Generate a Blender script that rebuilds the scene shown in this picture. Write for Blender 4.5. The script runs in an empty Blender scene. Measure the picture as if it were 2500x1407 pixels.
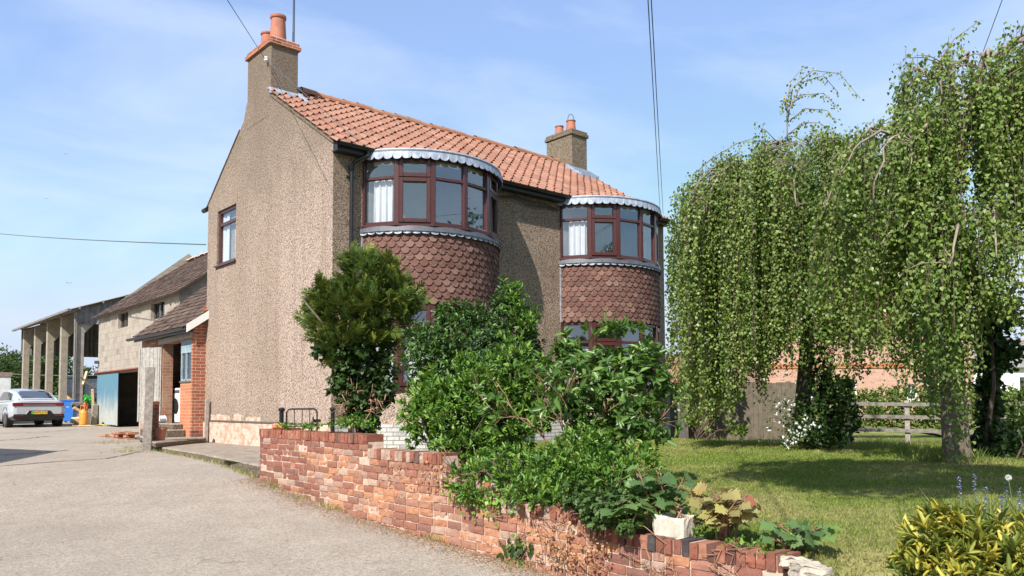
import bpy, bmesh, math, random
import numpy as np
from mathutils import Vector, Matrix

rng = np.random.default_rng(7)
random.seed(7)
SC = bpy.context.scene
COL = SC.collection

# ------------------------------------------------------------ camera, sky, sun, exposure
F, PITCH, ROLL, YAW = 1952.0, 0.0573, -0.0049, 0.7216
CAM = np.array([-6.849, -12.557, 0.3415])
PY = 873.1
def cam_axes():
    cy, sy, cp, sp = math.cos(YAW), math.sin(YAW), math.cos(PITCH), math.sin(PITCH)
    fwd = np.array([sy * cp, cy * cp, sp]); r = np.array([cy, -sy, 0.0]); u = np.cross(r, fwd)
    cr, sr = math.cos(ROLL), math.sin(ROLL)
    return cr * r + sr * u, -sr * r + cr * u, fwd
RX, UX, FX = cam_axes()
cd = bpy.data.cameras.new('camera'); cam = bpy.data.objects.new('camera', cd); COL.objects.link(cam)
cd.sensor_width = 36.0; cd.lens = 36.0 * F / 2500.0; cd.shift_y = (PY - 703.5) / 2500.0
cd.clip_start = 0.05; cd.clip_end = 6000
cam.matrix_world = Matrix(((RX[0], UX[0], -FX[0], CAM[0]), (RX[1], UX[1], -FX[1], CAM[1]), (RX[2], UX[2], -FX[2], CAM[2]), (0, 0, 0, 1)))
SC.camera = cam

SUN = Vector((-2.25, -1.0, 2.3)).normalized()
EL = math.asin(SUN.z); AZ = math.atan2(SUN.x, SUN.y)
ld = bpy.data.lights.new('sun', 'SUN'); ld.energy = 4.6; ld.angle = math.radians(0.55); ld.color = (1.0, 0.95, 0.87)
sun = bpy.data.objects.new('sun', ld); COL.objects.link(sun)
sun.rotation_euler = SUN.to_track_quat('Z', 'Y').to_euler(); sun.location = (-20, -20, 40)

wd = bpy.data.worlds.new('World'); SC.world = wd; wd.use_nodes = True
wn = wd.node_tree; wn.nodes.clear()
def wnode(t, **k):
    n = wn.nodes.new(t)
    for a, b in k.items(): setattr(n, a, b)
    return n
sky = wnode('ShaderNodeTexSky', sky_type='NISHITA', sun_disc=False)
sky.sun_elevation = EL; sky.sun_rotation = AZ; sky.air_density = 1.0; sky.dust_density = 0.15; sky.ozone_density = 2.0
tc = wnode('ShaderNodeTexCoord'); mp = wnode('ShaderNodeMapping'); mp.inputs['Scale'].default_value = (1.3, 1.3, 4.2)
nz = wnode('ShaderNodeTexNoise'); nz.inputs['Scale'].default_value = 1.6; nz.inputs['Detail'].default_value = 7; nz.inputs['Roughness'].default_value = 0.55; nz.inputs['Distortion'].default_value = 0.5
rp = wnode('ShaderNodeValToRGB'); rp.color_ramp.elements[0].position = 0.40; rp.color_ramp.elements[1].position = 0.78
rp.color_ramp.elements[0].color = (0.0, 0.0, 0.0, 1); rp.color_ramp.elements[1].color = (0.62, 0.62, 0.62, 1)
mx = wnode('ShaderNodeMix', data_type='RGBA'); mx.inputs['B'].default_value = (5.2, 5.7, 6.3, 1)
bg = wnode('ShaderNodeBackground'); bg.inputs['Strength'].default_value = 0.112
wo = wnode('ShaderNodeOutputWorld')
L = wn.links.new
L(tc.outputs['Generated'], mp.inputs['Vector']); L(mp.outputs[0], nz.inputs['Vector']); L(nz.outputs['Fac'], rp.inputs['Fac'])
def wmix(blend, fac, a, b):
    m = wnode('ShaderNodeMix', data_type='RGBA', blend_type=blend); m.inputs['Factor'].default_value = fac
    for i, v in (('A', a), ('B', b)):
        if isinstance(v, tuple): m.inputs[i].default_value = (*v, 1)
        else: L(v, m.inputs[i])
    return m.outputs['Result']
air = wmix('MULTIPLY', 1.0, sky.outputs[0], (.92, 1.05, 1.28))
air = wmix('MIX', .42, wmix('DARKEN', 1.0, air, (4.1, 4.4, 4.85)), (2.9, 3.8, 5.4))
L(rp.outputs[0], mx.inputs['Factor']); L(air, mx.inputs['A']); L(mx.outputs['Result'], bg.inputs['Color']); L(bg.outputs[0], wo.inputs['Surface'])

vs = SC.view_settings; vs.view_transform = 'Standard'; vs.look = 'None'; vs.exposure = 0.78; vs.gamma = 1.0
SC.render.engine = 'CYCLES'
SC.cycles.max_bounces = 8; SC.cycles.transparent_max_bounces = 12
SC.cycles.use_adaptive_sampling = True

# ------------------------------------------------------------ placing helpers
def ray(px, py): return FX + RX * (px - 1250) / F - UX * (py - PY) / F
FWD2 = np.array([math.sin(YAW), math.cos(YAW), 0.0]); RT2 = np.array([math.cos(YAW), -math.sin(YAW), 0.0])
def at(px, py, dep):
    d = ray(px, py); return CAM + d * dep / (d @ FWD2)
def atz(px, py, z):
    d = ray(px, py); return CAM + d * (z - CAM[2]) / d[2]
def plan(lat, dep, z=0.0): return np.array([CAM[0], CAM[1], 0]) + RT2 * lat + FWD2 * dep + np.array([0, 0, z])
def latdep(x, y):
    v = np.stack([np.asarray(x, float) - CAM[0], np.asarray(y, float) - CAM[1]], -1)
    return v @ RT2[:2], v @ FWD2[:2]
HD = np.array([-10, -1.5, 0, -1.28, 5, -1.12, 6.5, -1.06, 7.5, -1.0, 9, -.91, 10, -.80, 11, -.66, 12.5, -.60, 16, -.58, 22, -.52, 30, -.47, 60, -.3]).reshape(-1, 2)
def lane_z(dep): return np.interp(dep, HD[:, 0], HD[:, 1])
def fbm2(x, y, seed=0, oct=4, f=1.0):
    r = np.random.default_rng(seed); out = 0; a = 1.0
    for o in range(oct):
        for k in range(3):
            th = r.uniform(0, 6.28); ph = r.uniform(0, 6.28); w = f * r.uniform(.7, 1.3)
            out = out + a * np.sin((x * math.cos(th) + y * math.sin(th)) * w + ph)
        f *= 2.1; a *= .5
    return out / 5.0

# ------------------------------------------------------------ materials
class NT:
    def __init__(s, name):
        s.m = bpy.data.materials.new(name); s.m.use_nodes = True; s.t = s.m.node_tree; s.t.nodes.clear()
        s.out = s.n('ShaderNodeOutputMaterial')
    def n(s, t, **k):
        n = s.t.nodes.new(t)
        for a, b in k.items():
            if a in ('operation', 'data_type', 'blend_type', 'attribute_name', 'feature', 'distance', 'noise_dimensions', 'offset', 'offset_frequency', 'squash', 'squash_frequency', 'musgrave_type', 'wave_type', 'bands_direction', 'interpolation_type', 'clamp'): setattr(n, a, b)
            else: s.set(n.inputs[a.replace('_', ' ')] if a.replace('_', ' ') in n.inputs else n.inputs[a], b)
        return n
    def set(s, i, v):
        if isinstance(v, bpy.types.NodeSocket): s.t.links.new(v, i)
        elif isinstance(v, bpy.types.Node): s.t.links.new(v.outputs[0], i)
        elif isinstance(v, (tuple, list)) and len(v) == 3 and i.type == 'RGBA': i.default_value = (*v, 1)
        else: i.default_value = v
    def obj(s): return s.n('ShaderNodeTexCoord').outputs['Object']
    def uv(s): return s.n('ShaderNodeTexCoord').outputs['UV']
    def map(s, v, scale=(1, 1, 1), loc=(0, 0, 0)): return s.n('ShaderNodeMapping', Vector=v, Scale=scale, Location=loc).outputs[0]
    def noise(s, v, scale, detail=4, rough=.55, dist=0.0): return s.n('ShaderNodeTexNoise', Vector=v, Scale=scale, Detail=detail, Roughness=rough, Distortion=dist).outputs['Fac']
    def ramp(s, f, stops):
        r = s.n('ShaderNodeValToRGB', Fac=f); cr = r.color_ramp
        while len(cr.elements) < len(stops): cr.elements.new(.5)
        for e, (p, c) in zip(cr.elements, stops):
            e.position = p; e.color = (*c, 1) if isinstance(c, (tuple, list)) else (c, c, c, 1)
        return r.outputs[0]
    def mix(s, f, a, b, blend='MIX'):
        m = s.n('ShaderNodeMix', data_type='RGBA', blend_type=blend)
        s.set(m.inputs['Factor'], f); s.set(m.inputs['A'], a); s.set(m.inputs['B'], b); return m.outputs['Result']
    def math(s, op, a, b=0.0):
        m = s.n('ShaderNodeMath', operation=op); s.set(m.inputs[0], a); s.set(m.inputs[1], b); return m.outputs[0]
    def bump(s, h, strength=.5, dist=.01): return s.n('ShaderNodeBump', Height=h, Strength=strength, Distance=dist).outputs[0]
    def bsdf(s, color, rough=.8, normal=None, spec=.5, metal=0.0, **k):
        b = s.n('ShaderNodeBsdfPrincipled'); s.set(b.inputs['Base Color'], color); s.set(b.inputs['Roughness'], rough)
        b.inputs['Metallic'].default_value = metal; b.inputs['Specular IOR Level'].default_value = spec
        if normal is not None: s.set(b.inputs['Normal'], normal)
        for a, v in k.items(): s.set(b.inputs[a.replace('_', ' ')], v)
        return b.outputs[0]
    def done(s, sh): s.t.links.new(sh, s.out.inputs['Surface']); return s.m

def plain(name, c, rough=.7, var=.25, scale=12, bump=.15, metal=0.0, spec=.5):
    t = NT(name); o = t.obj(); n = t.noise(o, scale, 6, .6)
    col = t.mix(t.ramp(n, [(.3, 0.0), (.7, 1.0)]), tuple(x * (1 - var) for x in c), tuple(min(1, x * (1 + var)) for x in c))
    return t.done(t.bsdf(col, rough, t.bump(t.noise(o, scale * 6, 3), bump, .004) if bump else None, spec, metal))

def render_mat(name, pale, mid, dark, zlo=None, side=None, thr=.5, band=False):
    t = NT(name); o = t.obj()
    n1 = t.noise(o, 38, 3, .5, 1.2); n2 = t.noise(o, 95, 2, .5)
    big = t.noise(o, .55, 4, .6)
    base = t.mix(t.ramp(big, [(.38, 0.0), (.62, 1.0)]), pale, mid)
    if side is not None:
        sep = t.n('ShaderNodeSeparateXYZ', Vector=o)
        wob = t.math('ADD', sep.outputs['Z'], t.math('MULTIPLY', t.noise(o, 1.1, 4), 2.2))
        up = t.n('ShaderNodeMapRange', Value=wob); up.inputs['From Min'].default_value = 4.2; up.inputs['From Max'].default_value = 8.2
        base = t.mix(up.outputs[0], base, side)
        if band:                                               # the paler re-rendered strip beside the front corner, stain under the sill
            by = t.math('ADD', sep.outputs['Y'], t.math('MULTIPLY', t.noise(o, 1.6, 3), .35))
            bm_ = t.n('ShaderNodeMapRange', Value=by); bm_.inputs['From Min'].default_value = 2.32; bm_.inputs['From Max'].default_value = 2.12
            bz = t.n('ShaderNodeMapRange', Value=wob); bz.inputs['From Min'].default_value = 6.4; bz.inputs['From Max'].default_value = 3.6
            base = t.mix(t.math('MULTIPLY', bm_.outputs[0], t.math('MULTIPLY', bz.outputs[0], .8)), base, (.55, .425, .355))
        # streaks running down
        st = t.noise(t.map(o, (2.2, 2.2, .12)), 2.0, 4, .6)
        base = t.mix(t.ramp(st, [(.5, 0.0), (.72, .55)]), base, tuple(x * .72 for x in mid))
    f = t.ramp(n1, [(thr - .09, 1.0), (thr + .05, 0.0)])
    col = t.mix(f, base, dark)
    col = t.mix(t.ramp(n2, [(.5, 0.0), (.75, .35)]), col, tuple(min(1, x * 1.35) for x in pale))
    h = t.math('ADD', n1, t.math('MULTIPLY', n2, .5))
    return t.done(t.bsdf(col, .95, t.bump(h, .9, .02), .2))

def brick_mat(name, c1, c2, mortar, w=.225, h=.075, ms=.012, var=None, rough=.9):
    t = NT(name); u = t.uv()
    b = t.n('ShaderNodeTexBrick')
    nzv = t.n('ShaderNodeTexNoise', Vector=u, Scale=9.0, Detail=2.0)
    off = t.n('ShaderNodeVectorMath', operation='MULTIPLY_ADD'); t.set(off.inputs[0], nzv.outputs['Color']); off.inputs[1].default_value = (.008, .008, 0); t.set(off.inputs[2], u)
    t.set(b.inputs['Vector'], off.outputs[0]); b.inputs['Scale'].default_value = 1.0
    b.inputs['Brick Width'].default_value = w; b.inputs['Row Height'].default_value = h; b.inputs['Mortar Size'].default_value = ms * .5; b.inputs['Mortar Smooth'].default_value = .2
    b.inputs['Color1'].default_value = (0, 0, 0, 1); b.inputs['Color2'].default_value = (1, 1, 1, 1); b.inputs['Mortar'].default_value = (.5, .5, .5, 1); b.inputs['Bias'].default_value = 0
    col = t.ramp(b.outputs['Color'], [(0, c1), (.5, tuple((x + y) / 2 for x, y in zip(c1, c2))), (.85, c2), (1, tuple(x * .55 for x in c1))])
    col = t.mix(t.ramp(t.noise(t.obj(), 22, 5, .65), [(.35, 0.0), (.75, .6)]), col, tuple(min(1, x * 1.5) for x in c2))
    if var: col = t.mix(t.ramp(t.noise(t.obj(), 2.2, 5, .65), [(.45, 0.0), (.62, .85)]), col, var)
    col = t.mix(b.outputs['Fac'], col, mortar)
    hgt = t.math('SUBTRACT', t.math('MULTIPLY', t.noise(t.obj(), 50, 4), .25), b.outputs['Fac'])
    return t.done(t.bsdf(col, rough, t.bump(hgt, .7, .012), .2))

def leaf_mat(name, stops, trans=.3, tcol=(.25, .42, .04), rough=.45, spec=.4):
    t = NT(name); a = t.n('ShaderNodeAttribute', attribute_name='t').outputs['Fac']
    col = t.ramp(a, stops)
    d = t.bsdf(col, rough, None, spec)
    tr = t.n('ShaderNodeBsdfTranslucent', Color=t.mix(.5, col, tcol)).outputs[0]
    m = t.n('ShaderNodeMixShader', Fac=trans); t.t.links.new(d, m.inputs[1]); t.t.links.new(tr, m.inputs[2])
    return t.done(m.outputs[0])

def glass_mat(name, tint=(.86, .93, 1.0), ior=2.75, body=(.02, .025, .03), clear=.97):
    t = NT(name); lw = t.n('ShaderNodeLayerWeight', Blend=.5).outputs['Facing']; r0 = ((ior - 1) / (ior + 1)) ** 2; fr = t.math('ADD', r0, t.math('MULTIPLY', t.math('POWER', lw, 4.0), .75))
    gl = t.n('ShaderNodeBsdfGlossy', Color=tint, Roughness=.015).outputs[0]
    tp = t.n('ShaderNodeBsdfTransparent', Color=(clear, clear, clear)).outputs[0]
    m = t.n('ShaderNodeMixShader', Fac=fr); t.t.links.new(tp, m.inputs[1]); t.t.links.new(gl, m.inputs[2])
    return t.done(m.outputs[0])

M = {}
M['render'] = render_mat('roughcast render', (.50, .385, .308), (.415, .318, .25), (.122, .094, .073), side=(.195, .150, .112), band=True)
M['render_front'] = render_mat('brown roughcast render', (.45, .335, .25), (.355, .262, .195), (.085, .064, .05), side=(.19, .145, .10))
M['render_stack'] = render_mat('grey brown roughcast render', (.275, .22, .158), (.22, .172, .12), (.062, .05, .038))
M['soffit'] = plain('black painted board', (.018, .018, .02), .5, .3)
M['black'] = plain('black plastic', (.012, .012, .014), .35, .2, bump=0)
M['iron'] = plain('old iron', (.05, .042, .038), .6, .4)
M['lead'] = plain('weathered lead', (.27, .31, .385), .5, .3, 9, .2); M['lead_mid'] = plain('greyed lead', (.24, .26, .30), .55, .35, 9, .2)
M['lead_dark'] = plain('dark lead', (.065, .07, .085), .55, .3, 9, .2)
M['upvc'] = plain('rosewood window frame', (.066, .022, .021), .28, .15, 20, 0)
M['pot'] = plain('terracotta', (.36, .135, .085), .75, .2, 8, .2)
M['mortar'] = plain('lime mortar', (.47, .36, .285), .95, .2, 15, .5)
M['glass'] = glass_mat('window glass')
M['glass_dim'] = glass_mat('old window glass', ior=2.0, clear=.5)
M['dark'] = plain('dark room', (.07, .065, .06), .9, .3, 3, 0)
M['room'] = plain('pale room panel', (.26, .27, .27), .9, .2, 3, 0); M['curtain'] = plain('white net curtain', (.60, .62, .64), .9, .06, 5, 0)  # the room grey imitates a dim interior and lightens the panes
M['brick_red'] = brick_mat('red pressed brick', (.21, .065, .04), (.36, .125, .07), (.52, .40, .31))
M['brick_old'] = brick_mat('old weathered brick', (.19, .075, .045), (.36, .15, .085), (.40, .31, .24), var=(.42, .27, .19))
M['brick_orange'] = brick_mat('orange brick', (.38, .12, .06), (.50, .19, .09), (.45, .33, .25))
M['brick_far'] = brick_mat('pink house brick', (.38, .205, .15), (.47, .28, .21), (.50, .40, .33))
M['brick_white'] = brick_mat('grey painted brick', (.36, .35, .34), (.5, .48, .46), (.22, .21, .2), ms=.016)
M['brick_pier'] = brick_mat('dark brick', (.13, .05, .04), (.22, .08, .055), (.3, .22, .17))
M['block'] = brick_mat('concrete block', (.315, .272, .225), (.335, .29, .24), (.275, .235, .195), w=.45, h=.225, ms=.014, var=(.285, .245, .205))
M['concrete'] = plain('concrete', (.31, .265, .21), .9, .22, 5, .4)
def slab_mat():
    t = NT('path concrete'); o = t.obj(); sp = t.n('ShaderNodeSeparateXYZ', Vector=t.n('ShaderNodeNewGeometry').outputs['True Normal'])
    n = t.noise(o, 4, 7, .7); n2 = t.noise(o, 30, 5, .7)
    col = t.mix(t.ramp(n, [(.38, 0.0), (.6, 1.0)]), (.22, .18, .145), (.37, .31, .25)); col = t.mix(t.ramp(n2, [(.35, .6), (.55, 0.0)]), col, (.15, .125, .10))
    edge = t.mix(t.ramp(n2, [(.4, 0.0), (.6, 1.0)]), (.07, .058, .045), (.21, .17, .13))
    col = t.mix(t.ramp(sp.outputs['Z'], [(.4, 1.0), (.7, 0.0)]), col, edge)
    return t.done(t.bsdf(col, .95, t.bump(n2, .9, .02), .2))
M['slab'] = slab_mat()
M['white'] = plain('white paint', (.78, .77, .74), .5, .06, 6, .05)
M['appliance'] = plain('white enamel', (.80, .82, .84), .3, .03, 4, 0)
M['wood_grey'] = plain('weathered timber', (.30, .265, .225), .9, .35, 14, .6)
M['wood_rail_shaded'] = plain('weathered shaded rail', (.19, .17, .145), .9, .35, 10, .4); M['wood_dark'] = plain('dark timber', (.10, .085, .075), .9, .4, 14, .6)  # rails coloured darker than the posts, as if in shade
M['wood_fence_shaded'] = plain('shaded fence boards', (.135, .108, .075), .9, .35, 7, .4)  # boards darkened in colour to stand for the birch's shade
M['wood_new'] = plain('sawn timber', (.58, .42, .24), .8, .25, 10, .3)
M['bark'] = plain('bark', (.16, .125, .095), .95, .4, 9, .9)
M['bark_birch'] = plain('pale birch bark', (.225, .18, .14), .85, .4, 7, .5)
M['twig'] = plain('reddish twig', (.27, .15, .095), .8, .3, 9, .3)
M['twig_dark'] = plain('brown twig', (.09, .06, .045), .9, .3, 9, .3)

def tile_mat(name, c1, c2, c3, dirt, rough=.8):
    t = NT(name); w = t.n('ShaderNodeTexWhiteNoise', noise_dimensions='2D')
    fl = t.n('ShaderNodeVectorMath', operation='FLOOR'); t.set(fl.inputs[0], t.uv()); t.set(w.inputs['Vector'], fl.outputs[0])
    col = t.ramp(w.outputs['Value'], [(0, c1), (.5, c2), (.85, c3), (1, tuple(x * .75 for x in c1))])
    n = t.noise(t.obj(), 5, 6, .65)
    col = t.mix(t.ramp(n, [(.44, 0.0), (.68, .75)]), col, dirt)
    n4 = t.noise(t.obj(), 1.3, 5, .65); col = t.mix(t.ramp(n4, [(.50, 0.0), (.70, .55)]), col, tuple(x * .5 for x in c1))
    n2 = t.noise(t.obj(), 40, 4, .6)
    col = t.mix(t.ramp(n2, [(.4, 0.0), (.75, .4)]), col, tuple(x * .6 for x in c1))
    return t.done(t.bsdf(col, rough, t.bump(n2, .3, .005), .3))
M['pantile'] = tile_mat('orange clay pantile', (.265, .118, .080), (.315, .148, .102), (.37, .195, .140), (.25, .165, .12))
M['ridge'] = tile_mat('ridge tile', (.36, .15, .08), (.42, .18, .10), (.36, .2, .13), (.22, .15, .10))
def island_mat(name, stops, speck, rough=.85):
    t = NT(name); g = t.n('ShaderNodeNewGeometry').outputs['Random Per Island']
    col = t.ramp(g, stops); n = t.noise(t.obj(), 45, 6, .7)
    n3 = t.noise(t.obj(), 3.0, 4, .6)
    f = t.math('MULTIPLY', t.ramp(n, [(.5, 0.0), (.66, 1.0)]), t.ramp(n3, [(.35, .15), (.65, .85)]))
    col = t.mix(f, col, speck)
    return t.done(t.bsdf(col, rough, t.bump(n, .4, .004), .3))
M['hung'] = island_mat('red brown hanging tile', [(0, (.092, .042, .033)), (.5, (.122, .056, .044)), (.85, (.148, .072, .056)), (1, (.19, .108, .085))], (.34, .25, .205))
M['fibre'] = tile_mat('brown mossy tile', (.062, .036, .028), (.085, .048, .036), (.115, .072, .054), (.22, .17, .13), .95)

def wallbrick_mat(name):
    t = NT(name); a = t.n('ShaderNodeAttribute', attribute_name='col').outputs['Color']
    n = t.noise(t.obj(), 30, 6, .7); n2 = t.noise(t.obj(), 9, 4, .6)
    col = t.mix(t.ramp(n, [(.35, .55), (.6, 0.0)]), a, t.mix(.5, a, (.06, .03, .025)))
    col = t.mix(t.ramp(n2, [(.58, 0.0), (.76, .22)]), col, (.50, .36, .28))
    return t.done(t.bsdf(col, .92, t.bump(n, .6, .008), .2))
M['wallbrick'] = wallbrick_mat('hand made wall brick')

def plinth_mat():
    t = NT('peeling painted plinth'); o = t.obj(); u = t.uv()
    b = t.n('ShaderNodeTexBrick'); t.set(b.inputs['Vector'], u)
    b.inputs['Scale'].default_value = 1; b.inputs['Brick Width'].default_value = .225; b.inputs['Row Height'].default_value = .075; b.inputs['Mortar Size'].default_value = .008
    n = t.noise(o, 5, 8, .7, .6); n2 = t.noise(o, 18, 5, .7)
    col = t.mix(t.ramp(n, [(.50, 0.0), (.56, .8)]), (.62, .47, .38), (.46, .25, .17))
    col = t.mix(t.ramp(n2, [(.55, 0.0), (.7, .5)]), col, (.42, .33, .27))
    return t.done(t.bsdf(col, .95, t.bump(t.math('SUBTRACT', n2, t.math('MULTIPLY', b.outputs['Fac'], .5)), .8, .02), .2))
M['plinth'] = plinth_mat()

def drive_mat():
    t = NT('worn concrete drive'); o = t.obj()
    a = t.noise(o, .35, 6, .6); b = t.noise(o, 3.5, 8, .7); c = t.noise(o, 60, 4, .7); e = t.noise(o, 170, 2, .6)
    col = t.mix(t.ramp(a, [(.35, 0.0), (.65, 1.0)]), (.36, .305, .25), (.435, .375, .31))
    col = t.mix(t.ramp(b, [(.38, .45), (.58, 0.0)]), col, (.27, .225, .18))
    tr = t.noise(o, 1.1, 5, .6)
    col = t.mix(t.ramp(tr, [(.40, .35), (.60, 0.0)]), col, (.25, .21, .17))
    gr = t.noise(o, 26, 6, .8); col = t.mix(t.ramp(gr, [(.36, .75), (.52, 0.0)]), col, (.19, .155, .125)); col = t.mix(t.ramp(gr, [(.54, 0.0), (.68, .6)]), col, (.50, .44, .375))
    vs_ = t.n('ShaderNodeTexVoronoi', Vector=o, Scale=7.0); col = t.mix(t.ramp(vs_.outputs['Distance'], [(.06, .8), (.10, 0.0)]), col, (.13, .105, .085))
    col = t.mix(t.ramp(c, [(.32, .85), (.52, 0.0)]), col, (.15, .12, .095))
    col = t.mix(t.ramp(e, [(.55, 0.0), (.70, .75)]), col, (.52, .47, .41))
    v = t.n('ShaderNodeTexVoronoi', feature='DISTANCE_TO_EDGE', Scale=.8); wv = t.n('ShaderNodeTexNoise', Vector=o, Scale=2.2, Detail=5.0)
    off = t.n('ShaderNodeVectorMath', operation='MULTIPLY_ADD'); t.set(off.inputs[0], wv.outputs['Color']); off.inputs[1].default_value = (.6, .6, 0); t.set(off.inputs[2], o)
    t.set(v.inputs['Vector'], off.outputs[0])
    crack = t.ramp(v.outputs['Distance'], [(.002, .55), (.008, 0.0)])
    crack = t.math('MULTIPLY', crack, t.ramp(t.noise(o, .8, 3), [(.60, 0.0), (.68, 1.0)]))
    col = t.mix(crack, col, (.09, .075, .06))
    h = t.math('SUBTRACT', t.math('ADD', t.math('ADD', c, gr), t.math('MULTIPLY', b, .3)), t.math('MULTIPLY', crack, .8))
    return t.done(t.bsdf(col, .95, t.bump(h, .8, .012), .2))
M['drive'] = drive_mat()
def lawn_mat(name, k=1.0):
    t = NT(name); o = t.obj()
    a = t.noise(o, .8, 5, .6); b = t.noise(o, 14, 5, .7); c = t.noise(o, 90, 3, .6)
    col = t.mix(t.ramp(a, [(.42, 0.0), (.62, 1.0)]), (.105 * k, .150 * k, .026 * k), (.265 * k, .240 * k, .095 * k))
    col = t.mix(t.ramp(b, [(.35, .6), (.6, 0.0)]), col, (.06, .085, .02))
    col = t.mix(t.ramp(c, [(.5, 0.0), (.8, .6)]), col, (.26, .24, .10))
    return t.done(t.bsdf(col, .95, t.bump(t.math('ADD', b, c), .8, .03), .1))
M['lawn'] = lawn_mat('mown lawn', 1.25); M['field'] = lawn_mat('dry rough field', 1.05)
def blade_mat():
    t = NT('grass blade'); a = t.n('ShaderNodeAttribute', attribute_name='t').outputs['Fac']
    n = t.noise(t.obj(), .8, 5, .6)
    g = t.ramp(a, [(0, (.085, .135, .020)), (.5, (.165, .235, .036)), (1, (.26, .30, .06))])
    d = t.ramp(a, [(0, (.24, .21, .075)), (.6, (.40, .335, .15)), (1, (.52, .44, .24))])
    col = t.mix(t.ramp(n, [(.46, .06), (.68, .72)]), g, d)
    s1 = t.bsdf(col, .7, None, .2); tr = t.n('ShaderNodeBsdfTranslucent', Color=col).outputs[0]
    m = t.n('ShaderNodeMixShader', Fac=.3); t.t.links.new(s1, m.inputs[1]); t.t.links.new(tr, m.inputs[2])
    return t.done(m.outputs[0])
M['blade'] = blade_mat(); M['blade_long'] = leaf_mat('long grass blade', [(0, (.06, .11, .02)), (.55, (.13, .19, .035)), (.75, (.24, .25, .08)), (1, (.50, .41, .20))], .3, (.3, .4, .08), .6, .2)

G = lambda *c: c
M['leaf_birch'] = leaf_mat('birch leaf', [(0, G(.056, .104, .019)), (.4, G(.135, .202, .040)), (.75, G(.245, .305, .078)), (1, G(.42, .46, .18))], .33, (.28, .42, .06), .42, .42)
M['leaf_laurel'] = leaf_mat('dark evergreen leaf', [(0, G(.022, .052, .014)), (.5, G(.052, .110, .025)), (.85, G(.10, .185, .038)), (1, G(.19, .28, .06))], .18, (.2, .36, .03), .42, .45)
M['leaf_choisya'] = leaf_mat('glossy bright green leaf', [(0, G(.036, .088, .016)), (.4, G(.095, .200, .030)), (.75, G(.185, .315, .045)), (1, G(.30, .43, .09))], .25, (.25, .45, .04), .42, .42)
M['leaf_big'] = leaf_mat('large glossy leaf', [(0, G(.032, .078, .018)), (.5, G(.078, .160, .032)), (.85, G(.165, .265, .055)), (1, G(.32, .40, .10))], .25, (.30, .45, .05), .36, .45)
M['leaf_conifer'] = leaf_mat('golden cypress spray', [(0, G(.024, .052, .011)), (.5, G(.060, .108, .018)), (.85, G(.145, .185, .030)), (1, G(.32, .32, .06))], .15, (.35, .34, .04), .6, .25)
M['leaf_ivy'] = leaf_mat('ivy leaf', [(0, G(.014, .034, .010)), (.6, G(.036, .076, .018)), (.9, G(.085, .14, .03)), (1, G(.2, .24, .06))], .2, (.2, .35, .03), .45, .35)
M['leaf_syc'] = leaf_mat('green sycamore leaf', [(0, G(.06, .115, .038)), (.6, G(.115, .195, .065)), (.9, G(.18, .29, .06)), (1, G(.30, .43, .07))], .3, (.3, .5, .05), .5, .35)
M['leaf_sycred'] = leaf_mat('bronze sycamore leaf', [(0, G(.15, .13, .05)), (.4, G(.27, .23, .085)), (.75, G(.36, .33, .11)), (1, G(.30, .11, .07))], .3, (.45, .30, .08), .5, .35)
M['leaf_gold'] = leaf_mat('gold splashed leaf', [(0, G(.05, .10, .02)), (.38, G(.14, .18, .028)), (.56, G(.38, .34, .045)), (1, G(.58, .50, .10))], .25, (.5, .45, .06), .45, .35)
M['leaf_oak'] = leaf_mat('broadleaf crown', [(0, G(.022, .042, .011)), (.5, G(.045, .078, .018)), (1, G(.085, .125, .03))], .2, (.2, .3, .03), .6, .3)
M['leaf_hedge'] = leaf_mat('hedge leaf', [(0, G(.05, .09, .018)), (.5, G(.10, .16, .028)), (1, G(.22, .27, .055))], .25, (.3, .4, .05), .5, .3)
M['leaf_dry'] = leaf_mat('dead leaf', [(0, G(.20, .085, .035)), (.5, G(.38, .19, .09)), (1, G(.50, .32, .18))], .15, (.5, .3, .1), .8, .2)
M['leaf_lav'] = leaf_mat('blue flower spike', [(0, G(.14, .15, .33)), (1, G(.36, .37, .62))], .2, (.3, .3, .6), .7, .2)
M['petal'] = leaf_mat('white blossom', [(0, G(.72, .74, .70)), (1, G(.85, .85, .82))], .2, (.8, .8, .75), .7, .2)

# ------------------------------------------------------------ mesh helpers
def setuv(me):
    uv = me.uv_layers.new(name='UVMap')
    nl = len(me.loops)
    if nl == 0: return
    co = np.empty(len(me.vertices) * 3); me.vertices.foreach_get('co', co); co = co.reshape(-1, 3)
    vi = np.empty(nl, int); me.loops.foreach_get('vertex_index', vi)
    nr = np.empty(len(me.polygons) * 3); me.polygons.foreach_get('normal', nr); nr = np.abs(nr.reshape(-1, 3))
    tot = np.empty(len(me.polygons), int); me.polygons.foreach_get('loop_total', tot)
    dom = np.repeat(np.argmax(nr + np.array([0, 0, .001]), 1), tot)
    c = co[vi]
    u = np.where(dom == 0, c[:, 1], c[:, 0]); v = np.where(dom == 2, c[:, 1], c[:, 2])
    uv.data.foreach_set('uv', np.stack([u, v], 1).ravel())

def link(o, parent=None, local=False):
    COL.objects.link(o)
    if parent is not None:
        o.parent = parent
        if not local: o.matrix_parent_inverse = Matrix.Translation(-Vector(parent.location))
    return o

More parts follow.
